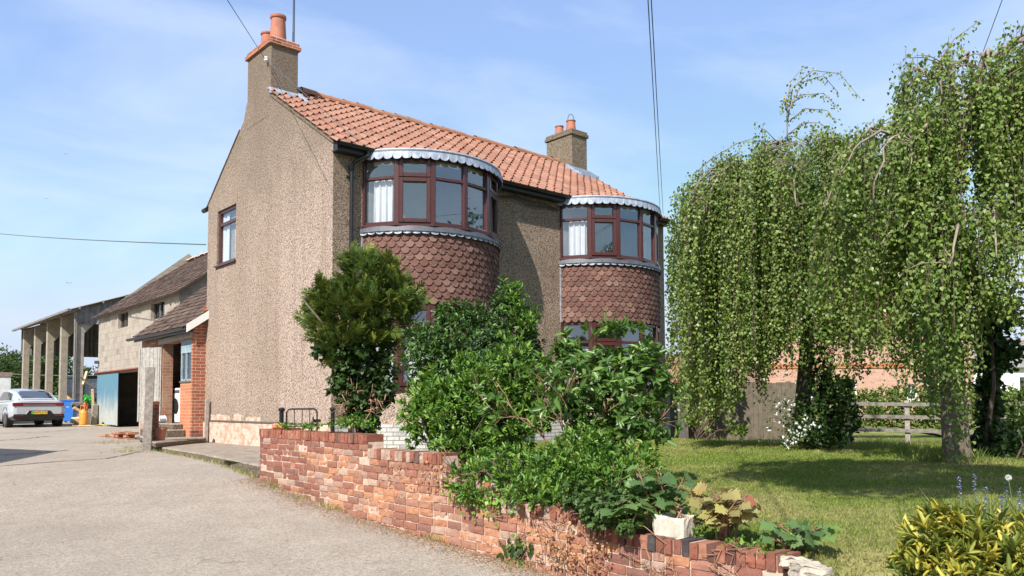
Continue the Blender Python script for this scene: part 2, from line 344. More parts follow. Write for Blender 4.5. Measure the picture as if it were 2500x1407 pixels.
class MB:
    def __init__(s): s.v = []; s.f = []; s.uvs = None
    def add(s, vs, fs):
        b = len(s.v); s.v += [tuple(map(float, p)) for p in vs]; s.f += [tuple(i + b for i in f) for f in fs]; return s
    def quad(s, a, b, c, d): return s.add([a, b, c, d], [(0, 1, 2, 3)])
    def poly(s, pts): return s.add(pts, [tuple(range(len(pts)))])
    def box(s, lo, hi):
        x0, y0, z0 = lo; x1, y1, z1 = hi
        return s.add([(x0, y0, z0), (x1, y0, z0), (x1, y1, z0), (x0, y1, z0), (x0, y0, z1), (x1, y0, z1), (x1, y1, z1), (x0, y1, z1)],
                     [(0, 3, 2, 1), (4, 5, 6, 7), (0, 1, 5, 4), (1, 2, 6, 5), (2, 3, 7, 6), (3, 0, 4, 7)])
    def bar(s, a, b, w, h, up=(0, 0, 1)):
        a = Vector(a); b = Vector(b); d = (b - a).normalized(); u = Vector(up)
        if abs(d.dot(u)) > .98: u = Vector((1, 0, 0))
        sd = d.cross(u).normalized(); u = sd.cross(d).normalized()
        P = []
        for c in (a, b):
            for i, j in ((-1, -1), (1, -1), (1, 1), (-1, 1)): P.append(c + sd * i * w / 2 + u * j * h / 2)
        return s.add(P, [(0, 1, 2, 3), (7, 6, 5, 4), (0, 4, 5, 1), (1, 5, 6, 2), (2, 6, 7, 3), (3, 7, 4, 0)])
    def tube(s, pts, r, n=8, cap=True):
        pts = [Vector(p) for p in pts]; k = len(pts)
        rs = r if isinstance(r, (list, tuple, np.ndarray)) else [r] * k
        vs = []; prev = None
        for i, p in enumerate(pts):
            d = (pts[min(i + 1, k - 1)] - pts[max(i - 1, 0)]).normalized()
            if prev is None:
                ref = Vector((0, 0, 1)) if abs(d.z) < .9 else Vector((1, 0, 0)); a = d.cross(ref).normalized()
            else:
                a = prev - d * prev.dot(d)
                a = a.normalized() if a.length > 1e-6 else d.orthogonal().normalized()
            prev = a; b = d.cross(a)
            for j in range(n):
                th = 2 * math.pi * j / n; vs.append(p + (a * math.cos(th) + b * math.sin(th)) * rs[i])
        fs = [(i * n + j, i * n + (j + 1) % n, (i + 1) * n + (j + 1) % n, (i + 1) * n + j) for i in range(k - 1) for j in range(n)]
        if cap: fs += [tuple(range(n - 1, -1, -1)), tuple((k - 1) * n + j for j in range(n))]
        return s.add(vs, fs)
    def lathe(s, prof, c, n=20):
        vs = []; k = len(prof)
        for r, z in prof:
            for j in range(n):
                th = 2 * math.pi * j / n; vs.append((c[0] + r * math.cos(th), c[1] + r * math.sin(th), c[2] + z))
        fs = [(i * n + j, i * n + (j + 1) % n, (i + 1) * n + (j + 1) % n, (i + 1) * n + j) for i in range(k - 1) for j in range(n)]
        fs += [tuple(range(n - 1, -1, -1)), tuple((k - 1) * n + j for j in range(n))]
        return s.add(vs, fs)
    def prism(s, pts, off):
        n = len(pts); o = Vector(off); P = [Vector(p) for p in pts]
        return s.add(P + [p + o for p in P], [tuple(range(n - 1, -1, -1)), tuple(range(n, 2 * n))] + [(i, (i + 1) % n, n + (i + 1) % n, n + i) for i in range(n)])
    def grid(s, P, flip=False):
        P = np.asarray(P, float); a, b = P.shape[:2]
        fs = []
        for i in range(a - 1):
            for j in range(b - 1):
                q = (i * b + j, i * b + j + 1, (i + 1) * b + j + 1, (i + 1) * b + j); fs.append(q[::-1] if flip else q)
        return s.add(P.reshape(-1, 3).tolist(), fs)
    def build(s, name, mat, parent=None, local=False, smooth=False, fix=True, bevel=0.0):
        me = bpy.data.meshes.new(name); me.from_pydata(s.v, [], s.f); me.update()
        if fix:
            bm = bmesh.new(); bm.from_mesh(me); bmesh.ops.recalc_face_normals(bm, faces=bm.faces)
            if bevel: bmesh.ops.bevel(bm, geom=[e for e in bm.edges if len(e.link_faces) == 2 and e.calc_face_angle(0) > .5], offset=bevel, segments=1, affect='EDGES', clamp_overlap=True)
            bm.to_mesh(me); bm.free()
        setuv(me)
        if smooth: me.polygons.foreach_set('use_smooth', [True] * len(me.polygons))
        me.materials.append(mat if not isinstance(mat, str) else M[mat])
        return link(bpy.data.objects.new(name, me), parent, local)

def thing(name, loc, label, cat, group=None, rz=0.0):
    o = bpy.data.objects.new(name, None); COL.objects.link(o); o.empty_display_size = .2
    o.location = tuple(float(x) for x in loc); o.rotation_euler = (0, 0, rz)
    return tag(o, label, cat, group)
def tag(o, label=None, cat=None, group=None, kind=None):
    if label: o['label'] = label
    if cat: o['category'] = cat
    if group: o['group'] = group
    if kind: o['kind'] = kind
    return o

# ---- leaves: one big mesh of small folded faces
TPL = {
 'folded': (np.array([(0, 0, 0), (.32, .46, .10), (.72, .34, .08), (1, 0, -.06), (.72, -.34, .08), (.32, -.46, .10)]), [(0, 1, 2, 3), (0, 3, 4, 5)]),
 'kite': (np.array([(0, 0, 0), (.36, .5, .06), (1, 0, 0), (.36, -.5, .06)]), [(0, 1, 2, 3)]),
 'heart': (np.array([(0, 0, 0), (.10, .42, .05), (.42, .50, .06), (1, 0, -.05), (.42, -.50, .06), (.10, -.42, .05)]), [(0, 1, 2, 3), (0, 3, 4, 5)]),
}
def _syc():
    pts = [(0, 0)]; half = [(-.08, .22), (.10, .50), (.20, .38), (.34, .74), (.42, .52), (.58, .60), (.60, .36), (.74, .30), (.80, .14)]
    pts += half + [(1.0, 0)] + [(x, -y) for x, y in half[::-1]]
    P = np.array([(x, y, .10 * abs(y) - .12 * x * x) for x, y in pts]); n = len(pts)
    return P, [(0, i, i + 1) for i in range(1, n - 1)]
TPL['palm'] = _syc()
def norm(a): return a / np.maximum(np.linalg.norm(a, axis=-1, keepdims=True), 1e-9)
def leaves(name, mat, pos, ax, nr, ln, wd, t, parent=None, tpl='folded', local=False):
    P, fs = TPL[tpl]; pos = np.asarray(pos); N = len(pos); k = len(P)
    ax = norm(np.asarray(ax)); sd = norm(np.cross(nr, ax)); up = np.cross(ax, sd)
    ln = np.broadcast_to(ln, (N,))[:, None, None]; wd = np.broadcast_to(wd, (N,))[:, None, None]
    V = pos[:, None, :] + P[None, :, 0:1] * ln * ax[:, None, :] + P[None, :, 1:2] * wd * sd[:, None, :] + P[None, :, 2:3] * ln * up[:, None, :]
    me = bpy.data.meshes.new(name); me.vertices.add(N * k); me.vertices.foreach_set('co', V.astype(np.float32).ravel())
    fl = np.concatenate([np.array(f) for f in fs]); cnt = np.array([len(f) for f in fs])
    L_ = (fl[None] + (np.arange(N) * k)[:, None]).ravel(); cn = np.tile(cnt, N); st = np.concatenate([[0], np.cumsum(cn)[:-1]])
    me.loops.add(len(L_)); me.loops.foreach_set('vertex_index', L_.astype(np.int32))
    me.polygons.add(len(cn)); me.polygons.foreach_set('loop_start', st.astype(np.int32)); me.polygons.foreach_set('loop_total', cn.astype(np.int32))
    me.update(calc_edges=True)
    at_ = me.attributes.new('t', 'FLOAT', 'FACE'); at_.data.foreach_set('value', np.repeat(np.broadcast_to(t, (N,)), len(fs)).astype(np.float32))
    me.materials.append(M[mat] if isinstance(mat, str) else mat)
    return link(bpy.data.objects.new(name, me), parent, local)
def rdir(n): return norm(rng.normal(size=(n, 3)))

# ============================================================ GROUND
def heightgrid(name, mat, xs, ys, zf, smooth=True):
    X, Y = np.meshgrid(xs, ys, indexing='ij'); Z = zf(X, Y)
    m = MB().grid(np.stack([X, Y, Z], -1)); o = m.build(name, mat, fix=False, smooth=smooth)
    if o.data.polygons[0].normal.z < 0: o.data.flip_normals()
    return tag(o, kind='structure')
def sst(a, b, x): u = np.clip((x - a) / (b - a), 0, 1); return u * u * (3 - 2 * u)
ax_ = np.concatenate([-np.geomspace(2600, 42, 14), np.arange(-40, 60, 2.0), np.geomspace(62, 2600, 14)])
heightgrid('field', 'field', ax_, ax_, lambda X, Y: -.72 - 1.1 * (1 - sst(14, 24, latdep(X, Y)[1])) + .03 * fbm2(X, Y, 3, 3, .3))
def drive_h(X, Y):
    lat, dep = latdep(X, Y)
    return lane_z(dep) + .012 * fbm2(X, Y, 5, 4, .9)
# the lane and yard: everything left of the garden wall and in front of the buildings
heightgrid('driveway', 'drive', np.concatenate([np.arange(-30, -8, 1.0), np.arange(-8, -1.99, .25), np.arange(-1.6, 9, .6)]), np.concatenate([np.arange(-19, 6, .25), np.arange(6, 70, 1.0)]),
           lambda X, Y: drive_h(X, Y) - .5 * sst(-2.12, -1.6, X) * (1 - sst(-2.2, -1.2, Y)))
m = MB()
for pts in ([(0, 1062), (120, 1058), (250, 1049)], [(-40, 1108), (60, 1102), (175, 1094)], [(-40, 1132), (150, 1119), (260, 1114), (345, 1098)], [(-60, 1078), (40, 1074), (130, 1066)]):
    q = []
    for (a, b), (c, d) in zip(pts[:-1], pts[1:]):
        for f in np.linspace(0, 1, 14)[:-1]: w_ = atz(a + (c - a) * f, b + (d - b) * f + rng.normal(0, .35), -.54); w_[2] = drive_h(w_[0], w_[1]) + .004; q.append(w_)
    q = np.array(q); tn = norm(np.gradient(q[:, :2], axis=0)); sd_ = np.column_stack([-tn[:, 1], tn[:, 0], np.zeros(len(q))]) * rng.uniform(.012, .05, (len(q), 1))
    m.grid([q - sd_, q + sd_])
tag(m.build('driveway_joints', plain('dirt filled joint', (.10, .08, .062), .95, .3, 20, .3), fix=False), kind='structure')
WX = -2.2                                                     # face of the garden wall
def lawn_h(X, Y):
    lat, dep = latdep(X, Y)
    z = -.50 - .16 * (1 - sst(-9.2, -6.5, Y)) * (1 - sst(-2, 1.5, X))
    z = z + .05 * sst(0, 5, X) * (1 - sst(13, 20, dep)) 
    # the lawn rolls over a low crest and drops to the rough grass
    crest = np.interp(lat, [2.5, 3.6, 4.7, 5.4, 5.9, 9], [19.2, 18.8, 16.2, 13.6, 11.2, 10.2])
    z = z - .20 * sst(0, 1.6, dep - crest)
    z = z - .75 * (1 - sst(-2.1, -1.3, X)) * (1 - sst(-10.5, -9.95, Y))
    return z + .012 * fbm2(X, Y, 9, 4, 1.1)
xs = np.concatenate([np.arange(-2.06, 12, .2), np.arange(12, 34, 1.0)]); ys = np.concatenate([np.arange(-24, -12, .6), np.arange(-12, -.0, .2)])
heightgrid('lawn', 'lawn', xs, ys, lawn_h)
heightgrid('rough_grass', 'field', np.concatenate([np.arange(9.34, 14, .25), np.arange(14, 40, 1.0)]), np.arange(-.2, 26, .5), lambda X, Y: lawn_h(X, Y) - .004)
m = MB()                                                       # concrete path along the gable
P1 = [(-1.42, 5.4), (-1.62, 3.2), (-1.74, 1.4), (-2.05, -1.0), (-2.16, -1.95)]
for i in range(len(P1) - 1):
    a, b = P1[i], P1[i + 1]
    m.prism([(a[0], a[1], -.72), (b[0], b[1], -.72), (.0, b[1], -.72), (.0, a[1], -.72)], (0, 0, .225 + .002 * i))
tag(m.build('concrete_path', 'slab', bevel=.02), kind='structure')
m = MB().prism([(-1.72, 3.85, -.5), (-.02, 5.6, -.5), (.2, 5.86, -.5), (-.29, 5.86, -.5), (-.29, 8.7, -.5), (-.70, 8.5, -.5), (-1.45, 5.2, -.5)], (0, 0, .11))
m.box((-.72, 6.3, -.40), (-.29, 8.2, -.22)); m.box((-.52, 6.5, -.23), (-.29, 8.1, -.09))
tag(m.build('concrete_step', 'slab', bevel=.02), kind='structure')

# ============================================================ FARMHOUSE
W, LH, HE = 5.9, 9.35, 5.0
AY, AZ_ = 3.17, 7.0                                            # gable apex
house = thing('farmhouse', (0, 0, -.5), 'brown roughcast farmhouse with orange pantile roof and two round bay windows', 'house')
gl = lambda y: HE + (W - y) * (AZ_ - HE) / (W - AY)              # back slope
gr = lambda y: HE + y * (AZ_ - HE) / AY                         # front slope
m = MB(); wy0, wy1, wz0, wz1 = 4.28, 5.34, 3.47, 4.72
Zb = 0.0
m.poly([(0, 0, Zb), (0, 0, HE), (0, AY, AZ_), (0, wy0, gl(wy0)), (0, wy0, Zb)])
m.poly([(0, wy0, wz1), (0, wy0, gl(wy0)), (0, wy1, gl(wy1)), (0, wy1, wz1)])
m.poly([(0, wy0, Zb), (0, wy0, wz0), (0, wy1, wz0), (0, wy1, Zb)])
m.poly([(0, wy1, Zb), (0, wy1, gl(wy1)), (0, W, HE), (0, W, Zb)])
for a, b in (((wy0, wz0), (wy0, wz1)), ((wy0, wz1), (wy1, wz1)), ((wy1, wz1), (wy1, wz0)), ((wy1, wz0), (wy0, wz0))):
    m.quad((0, a[0], a[1]), (0, b[0], b[1]), (.16, b[0], b[1]), (.16, a[0], a[1]))
m.quad((.16, wy0, wz0), (.16, wy1, wz0), (.16, wy1, wz1), (.16, wy0, wz1))
m.quad((0, W, Zb), (LH, W, Zb), (LH, W, HE), (0, W, HE))
m.poly([(LH, 0, Zb), (LH, W, Zb), (LH, W, HE), (LH, AY, AZ_), (LH, 0, HE)])
# gable flare up to the stack
m.prism([(-.003, 3.6, 6.40), (-.003, 4.28, 6.02), (-.003, 3.98, 6.33), (-.003, 3.80, 6.75), (-.003, 3.6, 6.95)], (.5, 0, 0))
m.build('gable_wall', 'render', house, fix=False)
m = MB().quad((0, 0, Zb), (LH, 0, Zb), (LH, 0, HE), (0, 0, HE))
m.build('front_wall', 'render_front', house, fix=False)
m = MB(); m.box((-.035, -.05, -.75), (LH + .03, W + .02, -.02))
m.build('plinth', 'plinth', house)
m = MB(); m.box((-.05, .6, -.03), (.0, 5.88, .0)); m.build('plinth_ledge', 'wood_dark', house)
m = MB(); m.box((.02, -.058, -.72), (LH + .02, -.05, -.03)); m.build('plinth_front', 'brick_white', house)
# pale repaired render patches above the plinth
m = MB()
for y0, y1, h in ((4.45, 5.55, .13), (3.85, 4.25, .16), (2.9, 3.6, .10)):
    n = 9; pts = [(-.006, y0, .0)] + [(-.006, y0 + (y1 - y0) * i / n, h * rng.uniform(.7, 1.1)) for i in range(n + 1)] + [(-.006, y1, .0)]
    m.prism(pts, (.01, 0, 0))
m.build('render_patch', 'plinth', house)
# pantile roof
def pantiles(y0, z0, y1, z1, x0, x1, ncol, ncou, parent, name, mat, amp=.042, lip=.034, ns=8, ovr=1.12, clip=None):
    V = Vector((0, y1 - y0, z1 - z0)); Ls = V.length; d = V.normalized(); n = Vector((0, -d.z, d.y))
    if n.z < 0: n = -n
    g = Ls / ncou; tw = (x1 - x0) / ncol
    vs = []; fs = []; uvs = []
    u = np.arange(ncol * ns + 1) / ns
    prof = amp * np.where((u % 1) < .32, np.sin((u % 1) / .32 * math.pi), -.35 * np.sin(((u % 1) - .32) / .68 * math.pi))
    prof = prof
    for c in range(ncou):
        s0 = c * g - .02; s1 = (c + ovr) * g
        s1 = min(s1, Ls)
        jit = rng.normal(0, .004, ncol + 1)[np.minimum(u.astype(int), ncol)]
        sl = rng.normal(0, .008, ncol + 1)[np.minimum(u.astype(int), ncol)]
        sag = .0
        base = len(vs)
        for k, (s, h, pa) in enumerate(((s0, .004, 1.45), (s0, .018, 1.45), (s1, .0, .62))):
            for i, uu in enumerate(u):
                p = Vector((x0 + uu * tw, y0, z0)) + d * (s + (sl[i] if k < 2 else 0)) + n * (prof[i] * pa + h + .012 + (jit[i] if k < 2 else 0))
                vs.append(p)
        w_ = len(u)
        for r_ in range(2):
            for i in range(w_ - 1):
                if clip and vs[base + r_ * w_ + i].y > clip[1] and vs[base + r_ * w_ + i].x < clip[0]: continue
                fs.append((base + r_ * w_ + i, base + r_ * w_ + i + 1, base + (r_ + 1) * w_ + i + 1, base + (r_ + 1) * w_ + i))
                cc = int(i / ns); uvs += [(cc + .5, c + .5)] * 4
    me = bpy.data.meshes.new(name); me.from_pydata([tuple(v) for v in vs], [], fs); me.update()
    uvl = me.uv_layers.new(name='UVMap'); uvl.data.foreach_set('uv', np.array(uvs, np.float32).ravel())
    me.materials.append(M[mat])
    return link(bpy.data.objects.new(name, me), parent)
ov = .2
roof = pantiles(-ov, HE - ov * (AZ_ - HE) / AY + .05, AY, AZ_ + .07, -.06, LH + .08, 38, 14, house, 'roof', 'pantile', clip=(.58, 2.42))
m = MB(); sl = (AZ_ - HE) / AY                                  # underlay below the tiles and the back slope
m.prism([(.03, -ov + .02, HE - ov * sl - .03), (.03, 2.6, HE + 2.6 * sl - .03), (.03, 2.6, HE + 2.6 * sl + .02), (.03, -ov + .02, HE - ov * sl + .02)], (LH - .02, 0, 0))
m.prism([(.55, 2.6, HE + 2.6 * sl - .03), (.55, AY, AZ_), (.55, AY, AZ_ + .02), (.55, 2.6, HE + 2.6 * sl + .02)], (LH - .55, 0, 0))
m.build('roof_underlay', 'soffit', roof)
m = MB(); sb = (AZ_ - HE) / (W - AY)
m.prism([(-.015, 4.15, gl(4.15) - .01), (-.015, W + .16, HE - .16 * sb - .01), (-.015, W + .16, HE - .16 * sb + .03), (-.015, 4.15, gl(4.15) + .03)], (LH + .08, 0, 0))
m.prism([(.55, AY, AZ_ + .02), (.55, 4.15, gl(4.15) + .02), (.55, 4.15, gl(4.15) + .06), (.55, AY, AZ_ + .08)], (LH - .5, 0, 0))
m.build('back_slope', 'fibre', roof)
m = MB(); m.prism([(-.02, -.02, HE - .04), (-.02, 2.6, HE + 2.6 * sl - .04), (-.02, 2.6, HE + 2.6 * sl + .05), (-.02, -.02, HE + .05)], (.045, 0, 0)); m.build('verge_bedding', 'render_stack', roof)
# half round ridge tiles
m = MB(); uvs = []
n = 24
for i in range(n):
    x0 = .58 + (LH - 1.12) * i / n; x1 = .58 + (LH - 1.12) * (i + 1) / n + .02
    r = .125 + (.008 if i % 2 else 0); rows = []
    for x, rr in ((x0, r + .006), (x1, r - .004)):
        rows.append([(x, AY + rr * math.cos(a), AZ_ + .06 + rr * .95 * math.sin(a) + .012 * math.sin(i * 1.7)) for a in np.linspace(-.15, math.pi + .15, 9)])
    m.grid(rows)
m.build('ridge_tiles', 'ridge', roof, smooth=False)
# black fascia, soffit, gutter and downpipe
m = MB(); m.box((-.02, -.19, 4.80), (LH + .02, -.16, HE - .08)); m.box((-.02, -.16, 4.80), (LH + .02, -.0, 4.83)); m.box((-.012, -.19, 4.80), (0.0, -.02, 4.93))
m.build('fascia', 'soffit', house)
m = MB(); gp = []
for x in (-.06, LH + .06): gp.append([(x, -.255 + .06 * math.cos(a), 4.93 + .06 * math.sin(a)) for a in np.linspace(math.pi, 2 * math.pi, 9)])
m.grid(gp)
gp2 = [[(x, -.255 + .054 * math.cos(a), 4.93 + .054 * math.sin(a)) for a in np.linspace(math.pi, 2 * math.pi, 9)] for x in (-.06, LH + .06)]
m.grid(gp2)
for x in np.arange(.2, LH, .95): m.bar((x, -.20, 4.90), (x, -.315, 4.935), .03, .02)
m.build('gutter', 'black', house, fix=False)
m = MB(); m.tube([(.56, -.255, 4.88), (.56, -.25, 4.80), (.36, -.12, 4.68), (.33, -.075, 4.6), (.33, -.07, 4.5), (.33, -.07, -.4)], .034, 10)
m.tube([(.33, -.07, 4.62), (.33, -.07, 4.53)], .046, 10); m.tube([(.33, -.07, 2.6), (.33, -.07, 2.5)], .046, 10)
for z in (4.4, 2.4, .6): m.box((.26, -.06, z), (.40, .0, z + .03))
m.build('downpipe', 'black', house, smooth=False)
# loose cables under the eaves
m = MB()
for k in range(3):
    xs_ = np.linspace(3.7 + .1 * k, 5.55, 14)
    m.tube([(x, -.03 - .01 * k, 4.70 - .035 * k + .03 * math.sin(x * 3.1 + k) - .02 * math.sin(x * 7)) for x in xs_], .011, 5)
m.build('eaves_cable', 'iron', house)

def chimney(x0, x1, y0, y1, zb, zt, capcol, pots, flash):
    m = MB(); n = 5
    m.box((x0, y0, zb), (x1, y1, zt)); st = m.build('chimney', 'render_stack', house, bevel=.015)
    m = MB()
    if capcol == 'brick':
        m.box((x0 - .05, y0 - .05, zt - .02), (x1 + .05, y1 + .05, zt + .06)); m.box((x0 - .02, y0 - .02, zt + .06), (x1 + .02, y1 + .02, zt + .135)); m.build('cap', 'brick_red', st, bevel=.012)
        m = MB(); m.prism([(x0 + .02, y0 + .02, zt + .135), (x1 - .02, y0 + .02, zt + .135), (x1 - .02, y1 - .02, zt + .135), (x0 + .02, y1 - .02, zt + .135)], (0, 0, .035)); m.build('mortar_bed', 'mortar', st, bevel=.02)
    else:
        m.box((x0 - .04, y0 - .04, zt - .10), (x1 + .04, y1 + .04, zt)); m.box((x0 - .015, y0 - .015, zt), (x1 + .015, y1 + .015, zt + .07)); m.build('cap', 'render_stack', st, bevel=.015)
    for (x, y, h, r, z) in pots:
        m = MB(); m.lathe([(r * 1.05, 0), (r * 1.02, h * .3), (r * .9, h * .8), (r * .86, h * .88), (r * .98, h * .90), (r * 1.02, h * .94), (r * 1.0, h), (r * .82, h), (r * .78, h * .9), (r * .7, h * .1)], (x, y, z), 24)
        m.build('chimney_pot', 'pot', st, smooth=False)
    return st
M['render_stack_pale'] = M['render_stack']; M['render_stack'] = M['render']
st = chimney(-.005, .60, 2.62, 3.76, 6.2, 7.72, 'brick', [(.30, 2.95, .62, .165, 7.86), (.30, 3.45, .44, .15, 7.85)], True)
m = MB()                                                       # lead flashing stepped over the tiles
m.prism([(-.05, 2.45, 6.60), (-.05, 2.60, 6.66), (-.05, 2.60, 6.79), (-.05, 2.45, 6.66)], (.72, 0, 0))
m.prism([(.60, 2.3, 6.52), (.60, 3.14, 7.06), (.60, 3.14, 7.14), (.60, 2.6, 6.80), (.60, 2.3, 6.56)], (.10, 0, 0))
m.build('flashing', 'lead', st, bevel=.008)
m = MB(); m.lathe([(.03, 0), (.045, .02), (.03, .05), (.045, .07), (.02, .1)], (-.06, 2.72, 7.34), 10); m.bar((-.06, 2.72, 7.36), (.0, 2.72, 7.36), .02, .02); m.build('insulator', 'white', st)
M['render_stack'] = M['render_stack_pale']
st2 = chimney(LH - .62, LH + .005, 2.62, 3.62, 6.2, 7.86, 'render', [(LH - .35, 2.90, .34, .135, 7.93), (LH - .35, 3.36, .30, .125, 7.93)], True)
m = MB()
for i in range(6):
    y = 2.62 - i * .075; m.box((LH - .70, y - .05, 6.68 - i * .05), (LH + .02, y + .03, 6.80 - i * .05 + .04))
m.prism([(LH - .70, 2.2, 6.48), (LH - .70, 2.66, 6.78), (LH - .70, 2.66, 6.90), (LH - .70, 2.2, 6.53)], (-.12, 0, 0))
m.build('flashing', 'lead', st2)
m = MB()
for a in (0, math.pi / 2): m.tube([(LH - .35 + .13 * math.cos(a) * math.cos(b), 2.90 + .13 * math.sin(a) * math.cos(b), 8.26 + .2 * math.sin(b)) for b in np.linspace(0, math.pi, 9)], .005, 5)
m.build('bird_guard', 'iron', st2)

# ---- bay windows
BR, BC = 1.654, .60
TH0 = math.radians(68.6)
def arc(cx, R, th, dz=0.0): return (cx + R * math.sin(th), BC - R * math.cos(th), dz)
def arcgrid(cx, R0, z0, R1, z1, n=48, tmax=TH0):
    th = np.linspace(-tmax, tmax, n + 1)
    return [[arc(cx, R0, t, z0) for t in th], [arc(cx, R1, t, z1) for t in th]]
def tmax(R): return math.acos(BC / R)
VTX = [math.radians(68.6) * k / 3 for k in range(-3, 4)]
def bay_frame(cx, z0, z1, zt, lower=False):
    """six flat lights between mullions; lights two and five open on sashes"""
    mf = MB(); sashes = []; mg = MB(); R = BR
    pv = [Vector(arc(cx, R, t)) for t in VTX]
    for i, p in enumerate(pv):
        r = (p - Vector((cx, BC, 0))).normalized()
        w = .085 if 0 < i < 6 else .07
        mf.bar((p.x - r.x * .03, p.y - r.y * .03, z0), (p.x - r.x * .03, p.y - r.y * .03, z1), w * (1.15 if 0 < i < 6 else 1), .085, up=r)
    for i in range(6):
        a, b = pv[i], pv[i + 1]; d = (b - a).normalized(); nr = Vector((d.y, -d.x, 0))
        if (a - Vector((cx, BC, 0))).dot(nr) < 0: nr = -nr
        a2 = a + d * .045; b2 = b - d * .045; wv = (b2 - a2).length
        def rail(zc, h, mm=mf, o=0.0, th=.07): mm.bar(a2 + Vector((0, 0, zc)) + nr * (o - .03), b2 + Vector((0, 0, zc)) + nr * (o - .03), th, h)
        rail(z0 + .03, .06); rail(z1 - .03, .06); rail(zt, .055)
        if i in (1, 4):
            for (s0, s1) in ((z0 + .035, zt - .005), (zt + .005, z1 - .035)):
                o = .015; fw = .075; ms = MB(); sashes.append(ms)
                A = a2 + nr * (o - .01); B = b2 + nr * (o - .01)
                for P_, Q_ in ((A, A + d * fw), (B - d * fw, B)):
                    c = (P_ + Q_) / 2; ms.bar(c + Vector((0, 0, s0)), c + Vector((0, 0, s1)), fw, .05, up=nr)
                for zc in (s0 + fw / 2, s1 - fw / 2): ms.bar(A + d * fw + Vector((0, 0, zc)), B - d * fw + Vector((0, 0, zc)), .05, fw)
        g0 = a2 - nr * .035; g1 = b2 - nr * .035
        tilt = nr * rng.uniform(-.006, .006)
        mg.quad(g0 + Vector((0, 0, z0 + .05)), g1 + Vector((0, 0, z0 + .05)) + tilt, g1 + Vector((0, 0, zt)) + tilt, g0 + Vector((0, 0, zt)))
        tilt = nr * rng.uniform(-.006, .006)
        mg.quad(g0 + Vector((0, 0, zt)), g1 + Vector((0, 0, zt)) + tilt, g1 + Vector((0, 0, z1 - .05)) + tilt, g0 + Vector((0, 0, z1 - .05)))
    f = mf.build('bay_window', 'upvc', house, bevel=.008)
    for ms in sashes: ms.build('opening_sash', 'upvc', f, bevel=.007)
    mg.build('glazing', 'glass', f, fix=False)
    return f
def scallop(cx, Rt, Rb, zt, zb, name, parent, pitch=.165, depth=.055, thick=.004, mat='lead'):
    tm = tmax(Rb) - .005; n = int(2 * tm * Rb / pitch); ns = 10; top = []; bot = []
    for i in range(n * ns + 1):
        t = -tm + 2 * tm * i / (n * ns); u = (i % ns) / ns
        dz = depth * math.sqrt(max(0, 1 - (2 * u - 1) ** 2)) * rngf[i // ns % 97]
        top.append(arc(cx, Rt, t, zt)); bot.append(arc(cx, Rb + .006 * math.sin(i * .7), t, zb - dz))
    m = MB().grid([top, bot])
    o = m.build(name, mat, parent, fix=False)
    md = o.modifiers.new('thickness', 'SOLIDIFY'); md.thickness = thick
    return o
rngf = rng.uniform(.85, 1.15, 97)
def hung_tiles(cx, R, z0, z1, parent, tw=.162, ga=.1135):
    tm = tmax(R); n = int(2 * tm * R / tw); rows = int((z1 - z0) / ga) + 1; m = MB()
    out = [(-.5, 1.5)] + [(-.5, .46)] + [(-.5 + .10, .46)] + [(.40 * math.cos(a), .40 * math.sin(a) + .40) for a in np.linspace(math.pi, 2 * math.pi, 11)] + [(.40, .46), (.5, .46), (.5, 1.5)]
    for r in range(rows):
        zb = z1 - ga * (r + 1) - .02
        for k in range(n + (r % 2)):
            tc_ = -tm + (k + .5 - .5 * (r % 2)) * 2 * tm / n; j = rng.normal(0, .003); lift = rng.uniform(0, .006)
            fr = []; bk = []
            for (u, v) in out:
                t = tc_ + u * (tw - .004) / R; t = max(-tm, min(tm, t)); z = zb + v * ga + j
                rr = R + .030 - .018 * v + lift
                fr.append(arc(cx, rr, t, z)); bk.append(arc(cx, rr - .013, t, z))
            q = len(out); m.add(fr + bk, [tuple(range(q))] + [(i, (i + 1) % q, q + (i + 1) % q, q + i) for i in range(q)])
    return m.build('hanging_tiles', 'hung', parent)
def curtain(cx, pts_t, z0, z1, parent, R=1.50, n=40, amp=.032, k=26):
    rows = []
    for z in np.linspace(z0, z1, 4):
        rows.append([arc(cx, R + amp * (math.sin(k * t * 3 + 2 * math.sin(9 * t)) * .7 + .5 * math.sin(k * t * 5.3 + 1.0)) * (1 if z < (z0 + z1) / 2 else .6), t, z) for t in np.linspace(pts_t[0], pts_t[1], n)])
    return MB().grid(rows).build('net_curtain', 'curtain', parent, fix=False, smooth=True)
